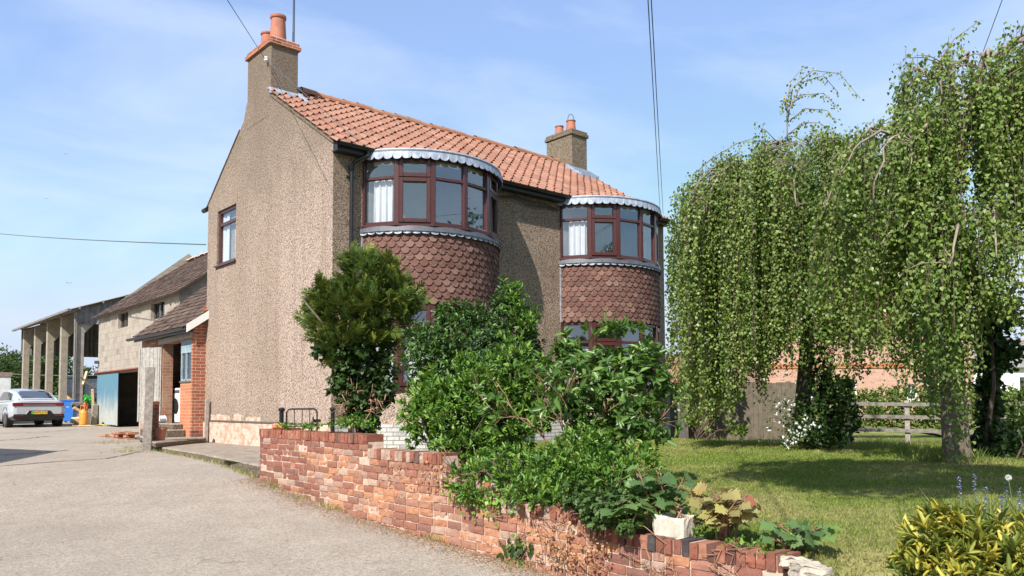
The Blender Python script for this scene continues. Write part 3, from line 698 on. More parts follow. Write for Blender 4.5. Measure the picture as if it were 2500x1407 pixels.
for cx in (2.15, 7.2):
    f = bay_frame(cx, 3.56, 4.80, 4.42)
    curtain(cx, (-1.10, -.84), 3.58, 4.42, f, R=1.52, n=70, k=30); curtain(cx, (.82, 1.08), 3.58, 4.42, f, R=1.52, n=70, k=30)
    th = np.linspace(-1.1, 1.1, 60)                            # scalloped pelmet of the blind behind the top lights
    MB().grid([[arc(cx, 1.55, t, 4.78) for t in th], [arc(cx, 1.55, t, 4.70 - .03 * abs(math.sin(t * 16))) for t in th]]).build('blind_pelmet', 'curtain', f, fix=False)
    # sill
    m = MB()
    pv = [arc(cx, BR + .075, t) for t in VTX]; pw = [arc(cx, BR - .05, t) for t in VTX]
    for i in range(6):
        a, b, c, d = pv[i], pv[i + 1], pw[i + 1], pw[i]
        m.prism([(a[0], a[1], 3.525), (b[0], b[1], 3.525), (c[0], c[1], 3.525), (d[0], d[1], 3.525)], (0, 0, .035))
    m.build('sill', 'upvc', f)
    # flat grey panel in place of a room, toned to lighten the panes
    m = MB(); m.quad((cx - 1.5, -.004, 3.5), (cx + 1.5, -.004, 3.5), (cx + 1.5, -.004, 4.9), (cx - 1.5, -.004, 4.9)); m.build('room_panel', 'room', f, fix=False)
    # lead canopy
    RT = BR + .09; tm = tmax(RT); th = np.linspace(-tm, tm, 49)
    m = MB(); m.add([(cx, .0, 4.985)] + [arc(cx, RT - .12, t, 4.955) for t in th] + [arc(cx, RT - .01, t, 4.925) for t in th] + [arc(cx, RT, t, 4.90) for t in th],
                    [(0, i + 1, i + 2) for i in range(48)] + [(1 + k * 49 + i, 1 + (k + 1) * 49 + i, 2 + (k + 1) * 49 + i, 2 + k * 49 + i) for k in range(2) for i in range(48)])
    can = m.build('bay_canopy', 'lead', house)
    m = MB().grid(arcgrid(cx, RT, 4.90, RT + .004, 4.872, tmax=tm)); m.build('drip_edge', 'lead_dark', can, fix=False)
    scallop(cx, RT - .006, RT + .014, 4.88, 4.78, 'scalloped_lead', can)
    m = MB(); m.add([(cx, .0, 4.80)] + [arc(cx, RT - .03, t, 4.80) for t in th], [(0, i + 2, i + 1) for i in range(48)]); m.grid(arcgrid(cx, RT - .03, 4.80, RT - .03, 4.87, tmax=tmax(RT - .03))); m.build('canopy_soffit', 'upvc', can, fix=False)
    # tile hung skirt
    R2 = BR + .0
    m = MB().grid(arcgrid(cx, R2, 2.14, R2, 3.53, tmax=tmax(R2))); m.add([(cx, 0, 2.14)] + [arc(cx, R2, t, 2.14) for t in np.linspace(-tmax(R2), tmax(R2), 49)], [(0, i + 1, i + 2) for i in range(48)])
    sk = m.build('bay_skirt', 'soffit', house, fix=False)
    hung_tiles(cx, R2, 2.17, 3.50, sk)
    m = MB().grid(arcgrid(cx, R2 + .045, 3.525, R2 + .085, 3.425, tmax=tmax(R2 + .085))); m.build('sill_flashing', 'lead_dark', sk, fix=False)
    scallop(cx, R2 + .052, R2 + .066, 3.46, 3.422, 'scalloped_apron', sk, pitch=.162, depth=.05, mat='lead')
    for s in (-1, 1):
        m = MB()
        for k in range(11):
            z = 3.40 - k * .115; m.box((cx + s * 1.555 - .018, -.035 - .004 * (k % 2), z - .11), (cx + s * 1.555 + .018, -.001, z))
        m.build('corner_lead', 'lead_mid', sk)
    # ground floor bay
    f2 = bay_frame(cx, .62, 2.12, 1.68)
    curtain(cx, (-1.12, -.45), .66, 1.6, f2, n=80); curtain(cx, (.45, 1.12), .66, 1.6, f2, n=80)
    m = MB()
    for i in range(6):
        a, b, c, d = pv[i], pv[i + 1], pw[i + 1], pw[i]
        m.prism([(a[0], a[1], .585), (b[0], b[1], .585), (c[0], c[1], .585), (d[0], d[1], .585)], (0, 0, .035))
    m.build('sill', 'upvc', f2)
    m = MB(); m.quad((cx - 1.5, -.004, .6), (cx + 1.5, -.004, .6), (cx + 1.5, -.004, 2.13), (cx - 1.5, -.004, 2.13)); m.build('room_panel', 'room', f2, fix=False)  # same grey panel stands for the room behind the lower panes
    m = MB().grid(arcgrid(cx, BR, -.02, BR, .585, tmax=tmax(BR))); dado = m.build('bay_base', 'render', house, fix=False)
    th = np.linspace(-tmax(BR + .04), tmax(BR + .04), 41); m = MB()
    rows = [[arc(cx, BR + .04, t, z) for t in th] for z in (-.75, -.02)]; m.grid(rows)
    m.add([arc(cx, BR + .04, t, -.02) for t in th] + [arc(cx, BR - .02, t, -.02) for t in th], [(i, i + 1, 42 + i, 41 + i) for i in range(40)])
    o = m.build('brick_footing', 'brick_white', dado, fix=False)
    uv = o.data.uv_layers[0]                                   # run the courses round the curve
    for l in o.data.loops:
        v = o.data.vertices[l.vertex_index].co; uv.data[l.index].uv = (math.atan2(v.x - cx, BC - v.y) * BR, v.z)
# gable window
m = MB(); x = .07
for a, b in (((wy0, wz0), (wy0, wz1)), ((wy1, wz0), (wy1, wz1))): 
    s = 1 if a[0] == wy0 else -1
    m.box((x - .03, min(a[0], a[0] + s * .075), wz0), (x + .04, max(a[0], a[0] + s * .075), wz1))
for z, h in ((wz0, .07), (wz1 - .07, .07), (4.36, .075)): m.box((x - .03, wy0 + .075, z), (x + .04, wy1 - .075, z + h))
gw = m.build('gable_window', 'upvc', house, bevel=.008)
m = MB(); m.quad((x + .005, wy0, wz0), (x + .005, wy1, wz0), (x + .005, wy1, wz1), (x + .005, wy0, wz1)); m.build('glazing', 'glass', gw, fix=False)
m = MB(); m.box((-.05, wy0 - .04, wz0 - .035), (.09, wy1 + .04, wz0 + .003)); m.build('sill', 'upvc', gw)
rows = []
for z in np.linspace(wz0 + .03, wz1 - .1, 5): rows.append([(.125 + .015 * math.sin(y * 38 + 2 * math.sin(y * 9)), y, z) for y in np.concatenate([np.linspace(wy0 + .62, wy1 - .02, 30)])])
MB().grid(rows).build('net_curtain', 'curtain', gw, fix=False, smooth=True)
rows = []
for z in np.linspace(wz0 + .03, 4.2, 5): rows.append([(.125 + .012 * math.sin(y * 45), y, z) for y in np.linspace(wy0 + .03, wy0 + .30 + .1 * (z - wz0), 20)])
MB().grid(rows).build('net_curtain', 'curtain', gw, fix=False, smooth=True)
m = MB(); m.tube([(-.03, W + .02, 4.88), (-.03, W + .22, 4.88)], .055, 10); m.build('back_gutter', 'black', house)

# ============================================================ OUTHOUSE behind the gable
OX = -.29
oh = thing('outhouse', (0, 7.6, -.45), 'small red brick outhouse with brown tiled roof and open plank door', 'outhouse')
m = MB()
y0, y1, zt = 5.905, 9.65, 2.12
dy0, dy1 = 6.75, 7.95                                          # doorway
m.quad((OX, dy1, -.45), (OX, y1, -.45), (OX, y1, zt), (OX, dy1, zt)); m.quad((OX, y0, 1.85), (OX, dy1, 1.85), (OX, dy1, zt), (OX, y0, zt))
m.quad((OX, dy1, -.3), (OX + .24, dy1, -.3), (OX + .24, dy1, 1.85), (OX, dy1, 1.85))
m.quad((OX, y1, -.45), (2.2, y1, -.45), (2.2, y1, 4.4), (OX, y1, zt)); m.quad((OX + .005, y0, 1.85), (OX + .005, dy1, 1.85), (OX + .24, dy1, 1.85), (OX + .24, y0, 1.85))
m.build('wall', 'brick_old', oh, fix=False)
m = MB(); m.poly([(OX - .004, y0 - .002, -.24), (.15, y0 - .002, -.24), (.15, y0 - .002, 3.0), (OX - .004, y0 - .002, 2.14)]); m.quad((OX - .004, y0 - .002, -.24), (OX - .004, y0 + .10, -.24), (OX - .004, y0 + .10, 1.95), (OX - .004, y0 - .002, 1.95)); m.build('corner_pier', 'brick_red', oh, fix=False)
m = MB(); m.box((OX - .012, y0 - .012, -.42), (.15, y0 + .10, -.24)); m.build('pier_base', 'brick_pier', oh)
m = MB(); m.box((OX + .01, y0 + .1, -.42), (OX + .12, dy0 - .02, .86)); m.build('window_wall', 'brick_orange', oh)
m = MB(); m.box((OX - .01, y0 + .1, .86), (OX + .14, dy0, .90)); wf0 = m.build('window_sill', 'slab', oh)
m = MB()
for y in (y0 + .11, y0 + .47, dy0 - .06): m.box((OX + .02, y, .90), (OX + .08, y + .05, 1.86))
m.box((OX + .015, y0 + .11, 1.55), (OX + .075, dy0 - .01, 1.85)); m.box((OX + .02, y0 + .161, .90), (OX + .08, dy0 - .061, .94))
M['blue_peel'] = (lambda t: t.done(t.bsdf(t.mix(t.ramp(t.noise(t.map(t.obj(), (6, 6, 1.2)), 5, 6, .7), [(.42, 0.0), (.55, 1.0)]), (.10, .22, .30), (.36, .40, .40)), .8)))(NT('peeling blue paint'))
fr = m.build('window_frame', 'blue_peel', oh)
m = MB(); m.quad((OX + .05, y0 + .16, .93), (OX + .05, dy0 - .06, .93), (OX + .05, dy0 - .06, 1.56), (OX + .05, y0 + .16, 1.56)); m.build('pane', 'glass_dim', fr, fix=False)
m = MB(); m.bar((OX - .02, y0 + .02, 1.95), (OX - .03, dy1 + .12, 1.90), .12, .13); m.build('timber_lintel', 'wood_grey', oh, bevel=.015)
m = MB(); m.box((OX + .26, y0 + .1, -.12), (1.9, y1 - .05, -.10)); m.build('floor', 'slab', oh)
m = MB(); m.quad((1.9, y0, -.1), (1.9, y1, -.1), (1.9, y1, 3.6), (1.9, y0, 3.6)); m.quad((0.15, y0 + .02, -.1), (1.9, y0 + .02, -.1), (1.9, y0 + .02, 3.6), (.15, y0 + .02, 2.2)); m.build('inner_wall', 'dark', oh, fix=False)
def lowtiles(pts4, ncol, ncou, parent, name='roof', mat='fibre'):
    """rows of old tiles on a quad eave-left, eave-right, top-right, top-left"""
    A, B, C, D = [np.array(p, float) for p in pts4]; n = norm(np.cross(B - A, D - A)); n = n if n[2] > 0 else -n
    vs = []; fs = []; uvs = []
    for r in range(ncou):
        for c in range(ncol):
            u0, u1 = c / ncol, (c + 1) / ncol; v0, v1 = r / ncou - .004, (r + 1.1) / ncou
            j = rng.normal(0, .004, 4); dz = [.022 + j[0], .022 + j[1], .004, .004]; s = rng.normal(0, .004)
            q = [A * (1 - u) * (1 - v) + B * u * (1 - v) + C * u * v + D * (1 - u) * v for u, v in ((u0 + .004, v0 + s), (u1 - .002, v0 + s), (u1 - .002, min(v1, 1)), (u0 + .004, min(v1, 1)))]
            p = [a + n * d for a, d in zip(q, dz)]; b = len(vs); vs += p + [q[0], q[1]]
            fs += [(b, b + 1, b + 2, b + 3), (b + 4, b + 5, b + 1, b)]; uvs += [(c + .5, r + .5)] * 8
    b = len(vs); vs += [A - n * .03, B - n * .03, C - n * .03, D - n * .03]; fs.append((b, b + 3, b + 2, b + 1)); uvs += [(0, 0)] * 4
    me = bpy.data.meshes.new(name); me.from_pydata([tuple(v) for v in vs], [], fs); me.update()
    me.uv_layers.new(name='UVMap').data.foreach_set('uv', np.array(uvs, np.float32).ravel()); me.materials.append(M[mat])
    return link(bpy.data.objects.new(name, me), parent)
sl_o = math.tan(math.radians(47))
rf = lowtiles([(OX - .2, y1 + .1, 2.12), (OX - .2, y0 - .12, 2.12), (1.55, y0 - .12, 2.12 + 1.75 * .95), (1.55, y1 + .1, 2.12 + 1.75 * .95)], 20, 12, oh)
m = MB(); m.prism([(OX - .20, y0 - .15, 1.98), (OX - .2, y0 - .15, 2.16), (.6, y0 - .15, 2.16 + .8 * .95), (.6, y0 - .15, 1.98 + .8 * .95)], (0, .03, 0)); m.build('bargeboard', 'white', oh)
m = MB(); m.grid([[(OX - .25 + .06 * math.cos(a), y, 2.08 + .06 * math.sin(a)) for a in np.linspace(math.pi, 2 * math.pi, 8)] for y in (y0 - .1, y1 + .35)])
m.box((OX - .2, y0 - .1, 1.98), (OX - .17, y1, 2.08)); m.build('gutter', 'black', oh, fix=False)
# plank door standing open against the wall
m = MB(); a = Vector((OX - .03, 7.98, -.12)); dr = Vector((-.42, .88, 0)).normalized(); nn = Vector((dr.y, -dr.x, 0)); k = 6; w = .78; hh = 1.90
for i in range(k):
    p = a + dr * (w * i / k + .004); q = a + dr * (w * (i + 1) / k - .004); h2 = hh - .02 * rng.random(); z0_ = .0 + .05 * rng.random()
    m.prism([p + Vector((0, 0, z0_)), q + Vector((0, 0, z0_)), q + Vector((0, 0, h2)), p + Vector((0, 0, h2))], nn * .022)
for z in (.22, .95, 1.62): m.bar(a + dr * .02 - nn * -.03 + Vector((0, 0, z)), a + dr * (w - .02) + nn * .03 + Vector((0, 0, z)), .03, .14)
for t in (.06, w - .06): m.bar(a + dr * t + nn * .032 + Vector((0, 0, .05)), a + dr * t + nn * .032 + Vector((0, 0, hh - .03)), .03, .10, up=nn)
M['wood_pale'] = plain('bleached door planks', (.34, .315, .285), .9, .3, 14, .5)
d_ = m.build('plank_door', 'wood_pale', oh)
m = MB(); m.tube([a + dr * (w - .1) + nn * .05 + Vector((0, 0, .98)), a + dr * (w - .1) + nn * .08 + Vector((0, 0, 1.0)), a + dr * (w - .1) + nn * .08 + Vector((0, 0, 1.1)), a + dr * (w - .1) + nn * .05 + Vector((0, 0, 1.12))], .01, 6); m.build('handle', 'iron', d_)

wm = thing('washing_machine', (.28, 7.88, -.1), 'white washing machine just inside the outhouse doorway', 'washing machine')
m = MB(); m.box((.02, 7.60, -.09), (.6, 8.17, .76)); m.build('cabinet', 'appliance', wm, bevel=.015)
m = MB(); m.lathe([(.0, 0), (.17, 0), (.19, .02), (.15, .03), (.0, .035)], (0, 0, 0), 24); o = m.build('porthole_door', 'black', wm, local=False); o.parent = None
o.matrix_world = Matrix.Translation((.018, 7.88, .32)) @ Matrix.Rotation(-math.pi / 2, 4, 'Y'); o.parent = wm; o.matrix_parent_inverse = Matrix.Translation(-Vector(wm.location))
m = MB(); m.box((.012, 7.65, .64), (.022, 8.11, .71)); m.build('control_panel', 'lead_dark', wm)
ff = thing('fridge', (.85, 9.05, -.1), 'tall pale fridge standing in the dark at the back of the outhouse', 'fridge')
m = MB(); m.box((.66, 8.75, -.09), (1.2, 9.35, 1.62)); m.build('cabinet', 'appliance', ff, bevel=.02)
m = MB(); m.box((.63, 8.76, .62), (.655, 9.34, 1.60)); dd = m.build('upper_door', 'appliance', ff, bevel=.008); m = MB(); m.box((.63, 8.76, -.05), (.655, 9.34, .60)); m.build('lower_door', 'appliance', ff, bevel=.008)
m = MB(); m.bar((.60, 8.84, .75), (.60, 8.84, 1.05), .02, .02); m.build('handle', 'iron', dd)
tin = thing('paint_tin', (-.42, 7.55, -.09), 'white round tin lying on the outhouse doorstep', 'tin')
m = MB(); m.lathe([(.085, 0), (.09, .01), (.085, .02), (.085, .17), (.09, .18), (.08, .19)], (0, 0, 0), 20); o = m.build('can', 'appliance', tin, local=True); o.rotation_euler = (0, math.pi / 2, .25); o.location = (-.1, 0, .09)
m = MB(); m.lathe([(.055, 0), (.05, .012)], (0, 0, 0), 16); o = m.build('dark_mouth', 'black', tin, local=True); o.rotation_euler = (0, math.pi / 2, .25); o.location = (-.108, -.002, .09)

# posts, stub pier and pots in front of the outhouse
pp = atz(357, 1103, -.60)
gp_ = thing('gate_post', pp, 'tall grey weathered timber gatepost with hanging chain', 'post')
M['wood_post'] = plain('old gatepost timber', (.235, .205, .18), .9, .35, 14, .6)
m = MB(); m.prism([pp + np.array(v) for v in ((-.09, -.02, -.1), (.06, -.09, -.1), (.10, .03, -.1), (-.04, .10, -.1))], (.05, .0, 1.82)); m.build('timber', 'wood_post', gp_, bevel=.008)
m = MB(); c0 = pp + np.array([.16, -.02, .0])
for i in range(19):
    z = .86 - i * .045; ring = [(c0[0] + .012 * math.sin(i) + (.016 * math.cos(a) if i % 2 else .003), c0[1] + (.003 if i % 2 else .016 * math.cos(a)), pp[2] + z + .028 * math.sin(a)) for a in np.linspace(0, 2 * math.pi, 9)]
    m.tube(ring, .006, 5)
m.build('chain', 'iron', gp_)
bp = at(377, 1085, 16.6); bp[2] = -.6
pr = thing('brick_pier', bp, 'stub of broken brick gate pier beside the grey gatepost', 'pier')
m = MB(); m.box((bp[0] - .065, bp[1] - .065, -.65), (bp[0] + .065, bp[1] + .065, .34)); m.build('shaft', 'brick_pier', pr, bevel=.01)
m = MB(); m.box((bp[0] - .055, bp[1] - .065, .34), (bp[0] + .075, bp[1] + .075, .42)); m.build('top_brick', 'brick_orange', pr, bevel=.015)
tp = at(392, 1068, 16.6); tp[2] = -.39
m = MB(); m.lathe([(.08, 0), (.105, .14), (.12, .22), (.132, .225), (.132, .27), (.115, .27), (.10, .23), (.02, .22)], tp, 20); o = m.build('plant_pot', 'pot'); tag(o, 'empty terracotta flowerpot on the step behind the gatepost', 'flowerpot')
sp = atz(497, 1077, -.5); sp = np.array([-.10, 5.55, -.5])
m = MB(); m.prism([sp + np.array(v) for v in ((-.04, -.04, 0), (.03, -.05, 0), (.04, .03, 0), (-.03, .04, 0))], (.015, 0, .97)); o = m.build('timber_stake', 'wood_grey', bevel=.005); tag(o, 'short grey timber stake leaning on the farmhouse corner', 'stake')
# broken low brick kerb
for k, (px, py) in enumerate([(275, 1048), (300, 1050), (322, 1052)]): pass
rk = atz(296, 1068, -.56)
rk = atz(300, 1072, -.56)
kb = thing('brick_kerb', rk, 'ruined low brick kerb crumbling onto the yard', 'kerb')
m = MB()
for r in range(3):
    for c in range(10 - 2 * r):
        if rng.random() < .12: continue
        p = Vector((rk[0] - .15 + .16 * math.sin(c * 1.9), rk[1] - 1.3 + c * .235 + .11 * (r % 2), -.57 + r * .078)); j = rng.normal(0, .012, 6)
        m.box((p.x - .11 + j[0], p.y + j[1], p.z), (p.x + .10 + j[2], p.y + .215 + j[3], p.z + .072))
m.build('bricks', 'brick_old', kb, bevel=.012)

# ============================================================ BLOCK BARN
BX = 1.85
bb = thing('block_barn', (BX, 19.5, -.45), 'concrete block barn with brown tiled roof and blue corrugated sliding door', 'barn')
by0, by1, bz = 13.2, 22.5, 3.86
holes = [(18.6, 19.85, 3.22, 3.80), (14.6, 16.0, 3.22, 3.80)]
m = MB(); cuts = [by0, 14.6, 16.0, 17.05, 18.6, 19.85, 20.6, by1]
for a, b in zip(cuts[:-1], cuts[1:]):
    lo, hi = -.5, bz + .1
    door = a >= 17.05 and b <= 20.6
    if door: lo = 1.55
    h = [q for q in holes if q[0] == a]
    if h:
        m.quad((BX, a, lo), (BX, b, lo), (BX, b, 3.22), (BX, a, 3.22)); m.quad((BX, a, 3.80), (BX, b, 3.80), (BX, b, hi), (BX, a, hi))
    else: m.quad((BX, a, lo), (BX, b, lo), (BX, b, hi), (BX, a, hi))
for (a, b, c, d) in holes + [(17.05, 20.6, -.5, 1.55)]:
    e = .2
    m.quad((BX, a, c), (BX + e, a, c), (BX + e, a, d), (BX, a, d)); m.quad((BX, b, c), (BX + e, b, c), (BX + e, b, d), (BX, b, d)); m.quad((BX, a, d), (BX + e, a, d), (BX + e, b, d), (BX, b, d)); m.quad((BX, a, c), (BX + e, a, c), (BX + e, b, c), (BX, b, c))
m.poly([(BX, by0, -.5), (BX + 7, by0, -.5), (BX + 7, by0, 4), (BX + 3.5, by0, 6.9), (BX, by0, 3.96)]); m.poly([(BX, by1, -.5), (BX + 7, by1, -.5), (BX + 7, by1, 4), (BX + 3.5, by1, 6.9), (BX, by1, 3.96)])
m.quad((BX + 7, by0, -.5), (BX + 7, by1, -.5), (BX + 7, by1, 4), (BX + 7, by0, 4))
m.build('wall', 'block', bb, fix=False)
rf = lowtiles([(BX - .22, by1 + .3, 3.85), (BX - .22, by0 - .3, 3.85), (BX + 3.5, by0 - .3, 6.55), (BX + 3.5, by1 + .3, 6.55)], 44, 18, bb)
m = MB()
for i in range(26): 
    ya = by0 - .3 + i * .38; m.grid([[(BX + 3.5 + .12 * math.cos(a), y, 6.58 + .10 * math.sin(a) + .015 * math.sin(i * 2.3)) for a in np.linspace(0, math.pi, 7)] for y in (ya, ya + .39)])
m.build('ridge_tiles', 'mortar', rf, fix=False)
m = MB(); m.quad((BX + 3.5, by0 - .3, 6.54), (BX + 7.2, by0 - .3, 3.85), (BX + 7.2, by1 + .3, 3.85), (BX + 3.5, by1 + .3, 6.54)); m.build('back_slope', 'fibre', rf, fix=False)
for (a, b, c, d) in holes:
    m = MB(); m.box((BX + .10, a, c), (BX + .16, a + .07, d)); m.box((BX + .10, b - .07, c), (BX + .16, b, d)); m.box((BX + .10, a + .07, c), (BX + .16, b - .07, c + .06)); m.box((BX + .10, (a + b) / 2 - .03, c + .06), (BX + .16, (a + b) / 2 + .03, d))
    f = m.build('window', 'wood_dark', bb); m = MB(); m.quad((BX + .14, a, c), (BX + .14, b, c), (BX + .14, b, d), (BX + .14, a, d)); m.build('pane', 'glass_dim', f, fix=False)
m = MB(); m.box((BX - .08, 16.9, 1.56), (BX - .03, 22.6, 1.63)); m.box((BX - .14, 16.9, 1.62), (BX - .02, 22.6, 1.66)); m.build('door_rail', plain('rusty red rail', (.26, .10, .07), .8, .35), bb)
def corr_mat():
    t = NT('rusting blue painted tin'); o = t.obj(); st = t.noise(t.map(o, (1, 5, .5)), 3.0, 5, .65)
    sp_ = t.n('ShaderNodeSeparateXYZ', Vector=o); zz = t.math('ADD', sp_.outputs['Z'], t.math('MULTIPLY', st, 1.6))
    f = t.n('ShaderNodeMapRange', Value=zz); f.inputs['From Min'].default_value = .85; f.inputs['From Max'].default_value = 1.6
    col = t.mix(f.outputs[0], (.33, .345, .32), (.085, .19, .255)); col = t.mix(t.ramp(st, [(.55, 0.0), (.7, .8)]), col, (.22, .18, .14))
    return t.done(t.bsdf(col, .7, None, .3))
M['corr_blue'] = corr_mat()
m = MB(); yy = np.linspace(19.35, 22.3, 120); ws = [(BX - .06 + .025 * math.sin(y * 2 * math.pi / .19)) for y in yy]
low = [-.42 + .10 * max(0, math.sin(y * 5.1)) * (y > 21) + .04 * rng.random() for y in yy]
m.grid([[(w_, y, z) for w_, y, z in zip(ws, yy, low)], [(w_, y, 1.54) for w_, y in zip(ws, yy)]])
sd_ = m.build('sliding_door', 'corr_blue', bb, fix=False); md = sd_.modifiers.new('t', 'SOLIDIFY'); md.thickness = .004
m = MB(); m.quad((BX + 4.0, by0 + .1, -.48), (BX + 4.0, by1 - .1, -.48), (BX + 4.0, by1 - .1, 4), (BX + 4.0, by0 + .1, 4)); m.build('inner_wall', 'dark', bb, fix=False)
m = MB(); m.box((BX - .16, 22.3, 2.0), (BX - .02, 22.42, 2.12)); m.build('floodlight', 'lead_dark', bb)

def wheelie(name, loc, rz, col, label, logo=False):
    b = thing(name, loc, label, 'wheelie bin', 'wheelie bins in the farmyard', rz)
    mt = plain(name + ' plastic', col, .4, .08, 5, 0)
    m = MB(); lo, hi = (.21, .22), (.28, .33)
    m.add([(-lo[0], -lo[1], .06), (lo[0], -lo[1], .06), (lo[0], lo[1], .06), (-lo[0], lo[1], .06), (-hi[0], -hi[1], .96), (hi[0], -hi[1], .96), (hi[0], hi[1], .96), (-hi[0], hi[1], .96)], [(0, 3, 2, 1), (4, 5, 6, 7), (0, 1, 5, 4), (1, 2, 6, 5), (2, 3, 7, 6), (3, 0, 4, 7)])
    m.box((-.30, -.35, .93), (.30, .35, .99)); m.build('bin_body', mt, b, local=True, bevel=.02)
    m = MB(); m.prism([(-.30, -.38, .995), (-.30, .36, .995), (-.30, .33, 1.05), (-.30, -.30, 1.03)], (.6, 0, 0)); ld_ = m.build('lid', mt, b, local=True, bevel=.02)
    m = MB(); m.tube([(-.24, .40, .97), (.24, .40, .97)], .018, 8); m.build('handle', 'black', b, local=True)
    for s in (-1, 1):
        m = MB(); m.tube([(s * .24 - .03, .26, .10), (s * .24 + .03, .26, .10)], .10, 16); m.build('wheel', 'black', b, local=True)
    if logo:
        m = MB(); m.poly([(-.06 + .12 * t, -.298 - .0, .70 + .03 * math.sin(t * math.pi)) for t in np.linspace(0, 1, 8)] + [(.06, -.300, .69), (-.06, -.300, .69)]); m.build('white_mark', 'white', b, local=True, fix=False)
    return b
wheelie('wheelie_bin', (2.9, 19.2, -.47), math.radians(-75), (.045, .12, .055), 'dark green wheelie bin in the open barn doorway')
pb = at(170, 1022, 36.0); pb[2] = -.42
wheelie('wheelie_bin', pb, math.radians(-30), (.03, .16, .52), 'bright blue wheelie bin behind the white car', True)

# ---- dark odds and ends in the barn doorway
for k, (y, x, h) in enumerate([(18.6, 2.5, .62), (18.1, 2.8, .9)]):
    b = thing('garden_tool', (x, y, -.47), ['long handled fork leaning inside the barn doorway', 'broom leaning inside the barn doorway'][k], ['fork', 'broom'][k])
    m = MB(); m.tube([(x, y, -.2), (x + .25, y + .1, h + .4)], .016, 6); m.build('shaft', 'wood_grey', b)
    m = MB(); m.box((x - .12, y - .03, -.46), (x + .12, y + .03, -.2)) if k else [m.tube([(x + (i - 1.5) * .05, y, -.46), (x + (i - 1.5) * .05, y, -.2)], .008, 5) for i in range(4)]; m.build('head', 'iron', b)

# ============================================================ OPEN CONCRETE FRAMED BARN
db = thing('open_barn', (2.6, 34, -.35), 'open sided barn on tall concrete portal frames with sheeted roof', 'barn')
CX = 2.6
for k in range(5):
    y = 28.6 + 3.05 * k; m = MB()
    m.prism([(CX - .20, y - .13, -.45), (CX + .13, y - .13, -.45), (CX + .13, y - .13, 3.7), (CX + 1.05, y - .13, 4.75), (CX + 5.2, y - .13, 6.15), (CX + 5.2, y - .13, 6.55), (CX - .20, y - .13, 4.72)], (0, .26, 0))
    m.prism([(CX + 10.6, y - .13, 4.40), (CX + 10.6, y - .13, 4.72), (CX + 5.2, y - .13, 6.55), (CX + 5.2, y - .13, 6.15)], (0, .26, 0))
    m.build('portal_frame', 'concrete', db, bevel=.02)
def sheet(P0, P1, P2, P3, nw, amp, name, mat):
    P0, P1, P2, P3 = [np.array(p, float) for p in (P0, P1, P2, P3)]; n = norm(np.cross(P1 - P0, P3 - P0)); u = np.linspace(0, 1, nw * 6 + 1); w_ = amp * np.sin(u * nw * 2 * math.pi)
    r0 = P0 + (P1 - P0) * u[:, None] + n * w_[:, None]; r1 = P3 + (P2 - P3) * u[:, None] + n * w_[:, None]
    o = MB().grid([r0, r1]).build(name, mat, db, fix=False); return o
M['asbestos'] = plain('grey roof sheet', (.19, .18, .17), .9, .3, 3, .3); M['tin_dark'] = plain('dark cladding sheet', (.13, .125, .12), .8, .3, 2, .2)
Yr0, Yr1 = 28.1, 41.6
sheet((CX - .55, Yr0, 4.75), (CX - .55, Yr1, 4.75), (CX + 5.2, Yr1, 6.78), (CX + 5.2, Yr0, 6.78), 70, .03, 'roof', 'asbestos')
sheet((CX + 10.9, Yr0, 4.75), (CX + 10.9, Yr1, 4.75), (CX + 5.2, Yr1, 6.78), (CX + 5.2, Yr0, 6.78), 70, .03, 'roof', 'asbestos')
u = np.linspace(CX - .2, CX + 10.6, 241); gy = lambda x: 28.4 + .035 * math.sin((x - CX) * 2 * math.pi / .25)
gt = lambda x: 4.86 + (min(x, 2 * (CX + 5.2) - x) - CX) * .353
MB().grid([[(x, gy(x), 4.15 + .0) for x in u], [(x, gy(x), gt(x)) for x in u]]).build('gable_cladding', 'asbestos', db, fix=False)
u = np.linspace(Yr0 + .4, Yr1 - .3, 280)
MB().grid([[(CX + 10.65 + .03 * math.sin(y * 25), y, 2.6) for y in u], [(CX + 10.65 + .03 * math.sin(y * 25), y, 4.75) for y in u]]).build('back_cladding', 'tin_dark', db, fix=False)
u = np.linspace(CX - .2, CX + 10.6, 200)
MB().grid([[(x, Yr1 - .2 + .03 * math.sin(x * 25), 3.3) for x in u], [(x, Yr1 - .2 + .03 * math.sin(x * 25), gt(x)) for x in u]]).build('end_cladding', 'tin_dark', db, fix=False)
m = MB(); m.bar((CX - .60, Yr0, 4.72), (CX - .60, Yr1, 4.72), .12, .10); m.tube([(CX - .3, Yr0 + .3, 4.66), (CX - .28, 28.6 - .2, 3.9), (CX - .28, 28.6 - .2, .6)], .05, 8); m.build('gutter', 'asbestos', db)
m = MB()
for t in np.linspace(.04, .96, 6): m.bar((CX - .4 + 5.4 * t, Yr0, 4.76 + 1.95 * t), (CX - .4 + 5.4 * t, Yr1, 4.76 + 1.95 * t), .06, .12)
m.build('purlins', 'concrete', db)

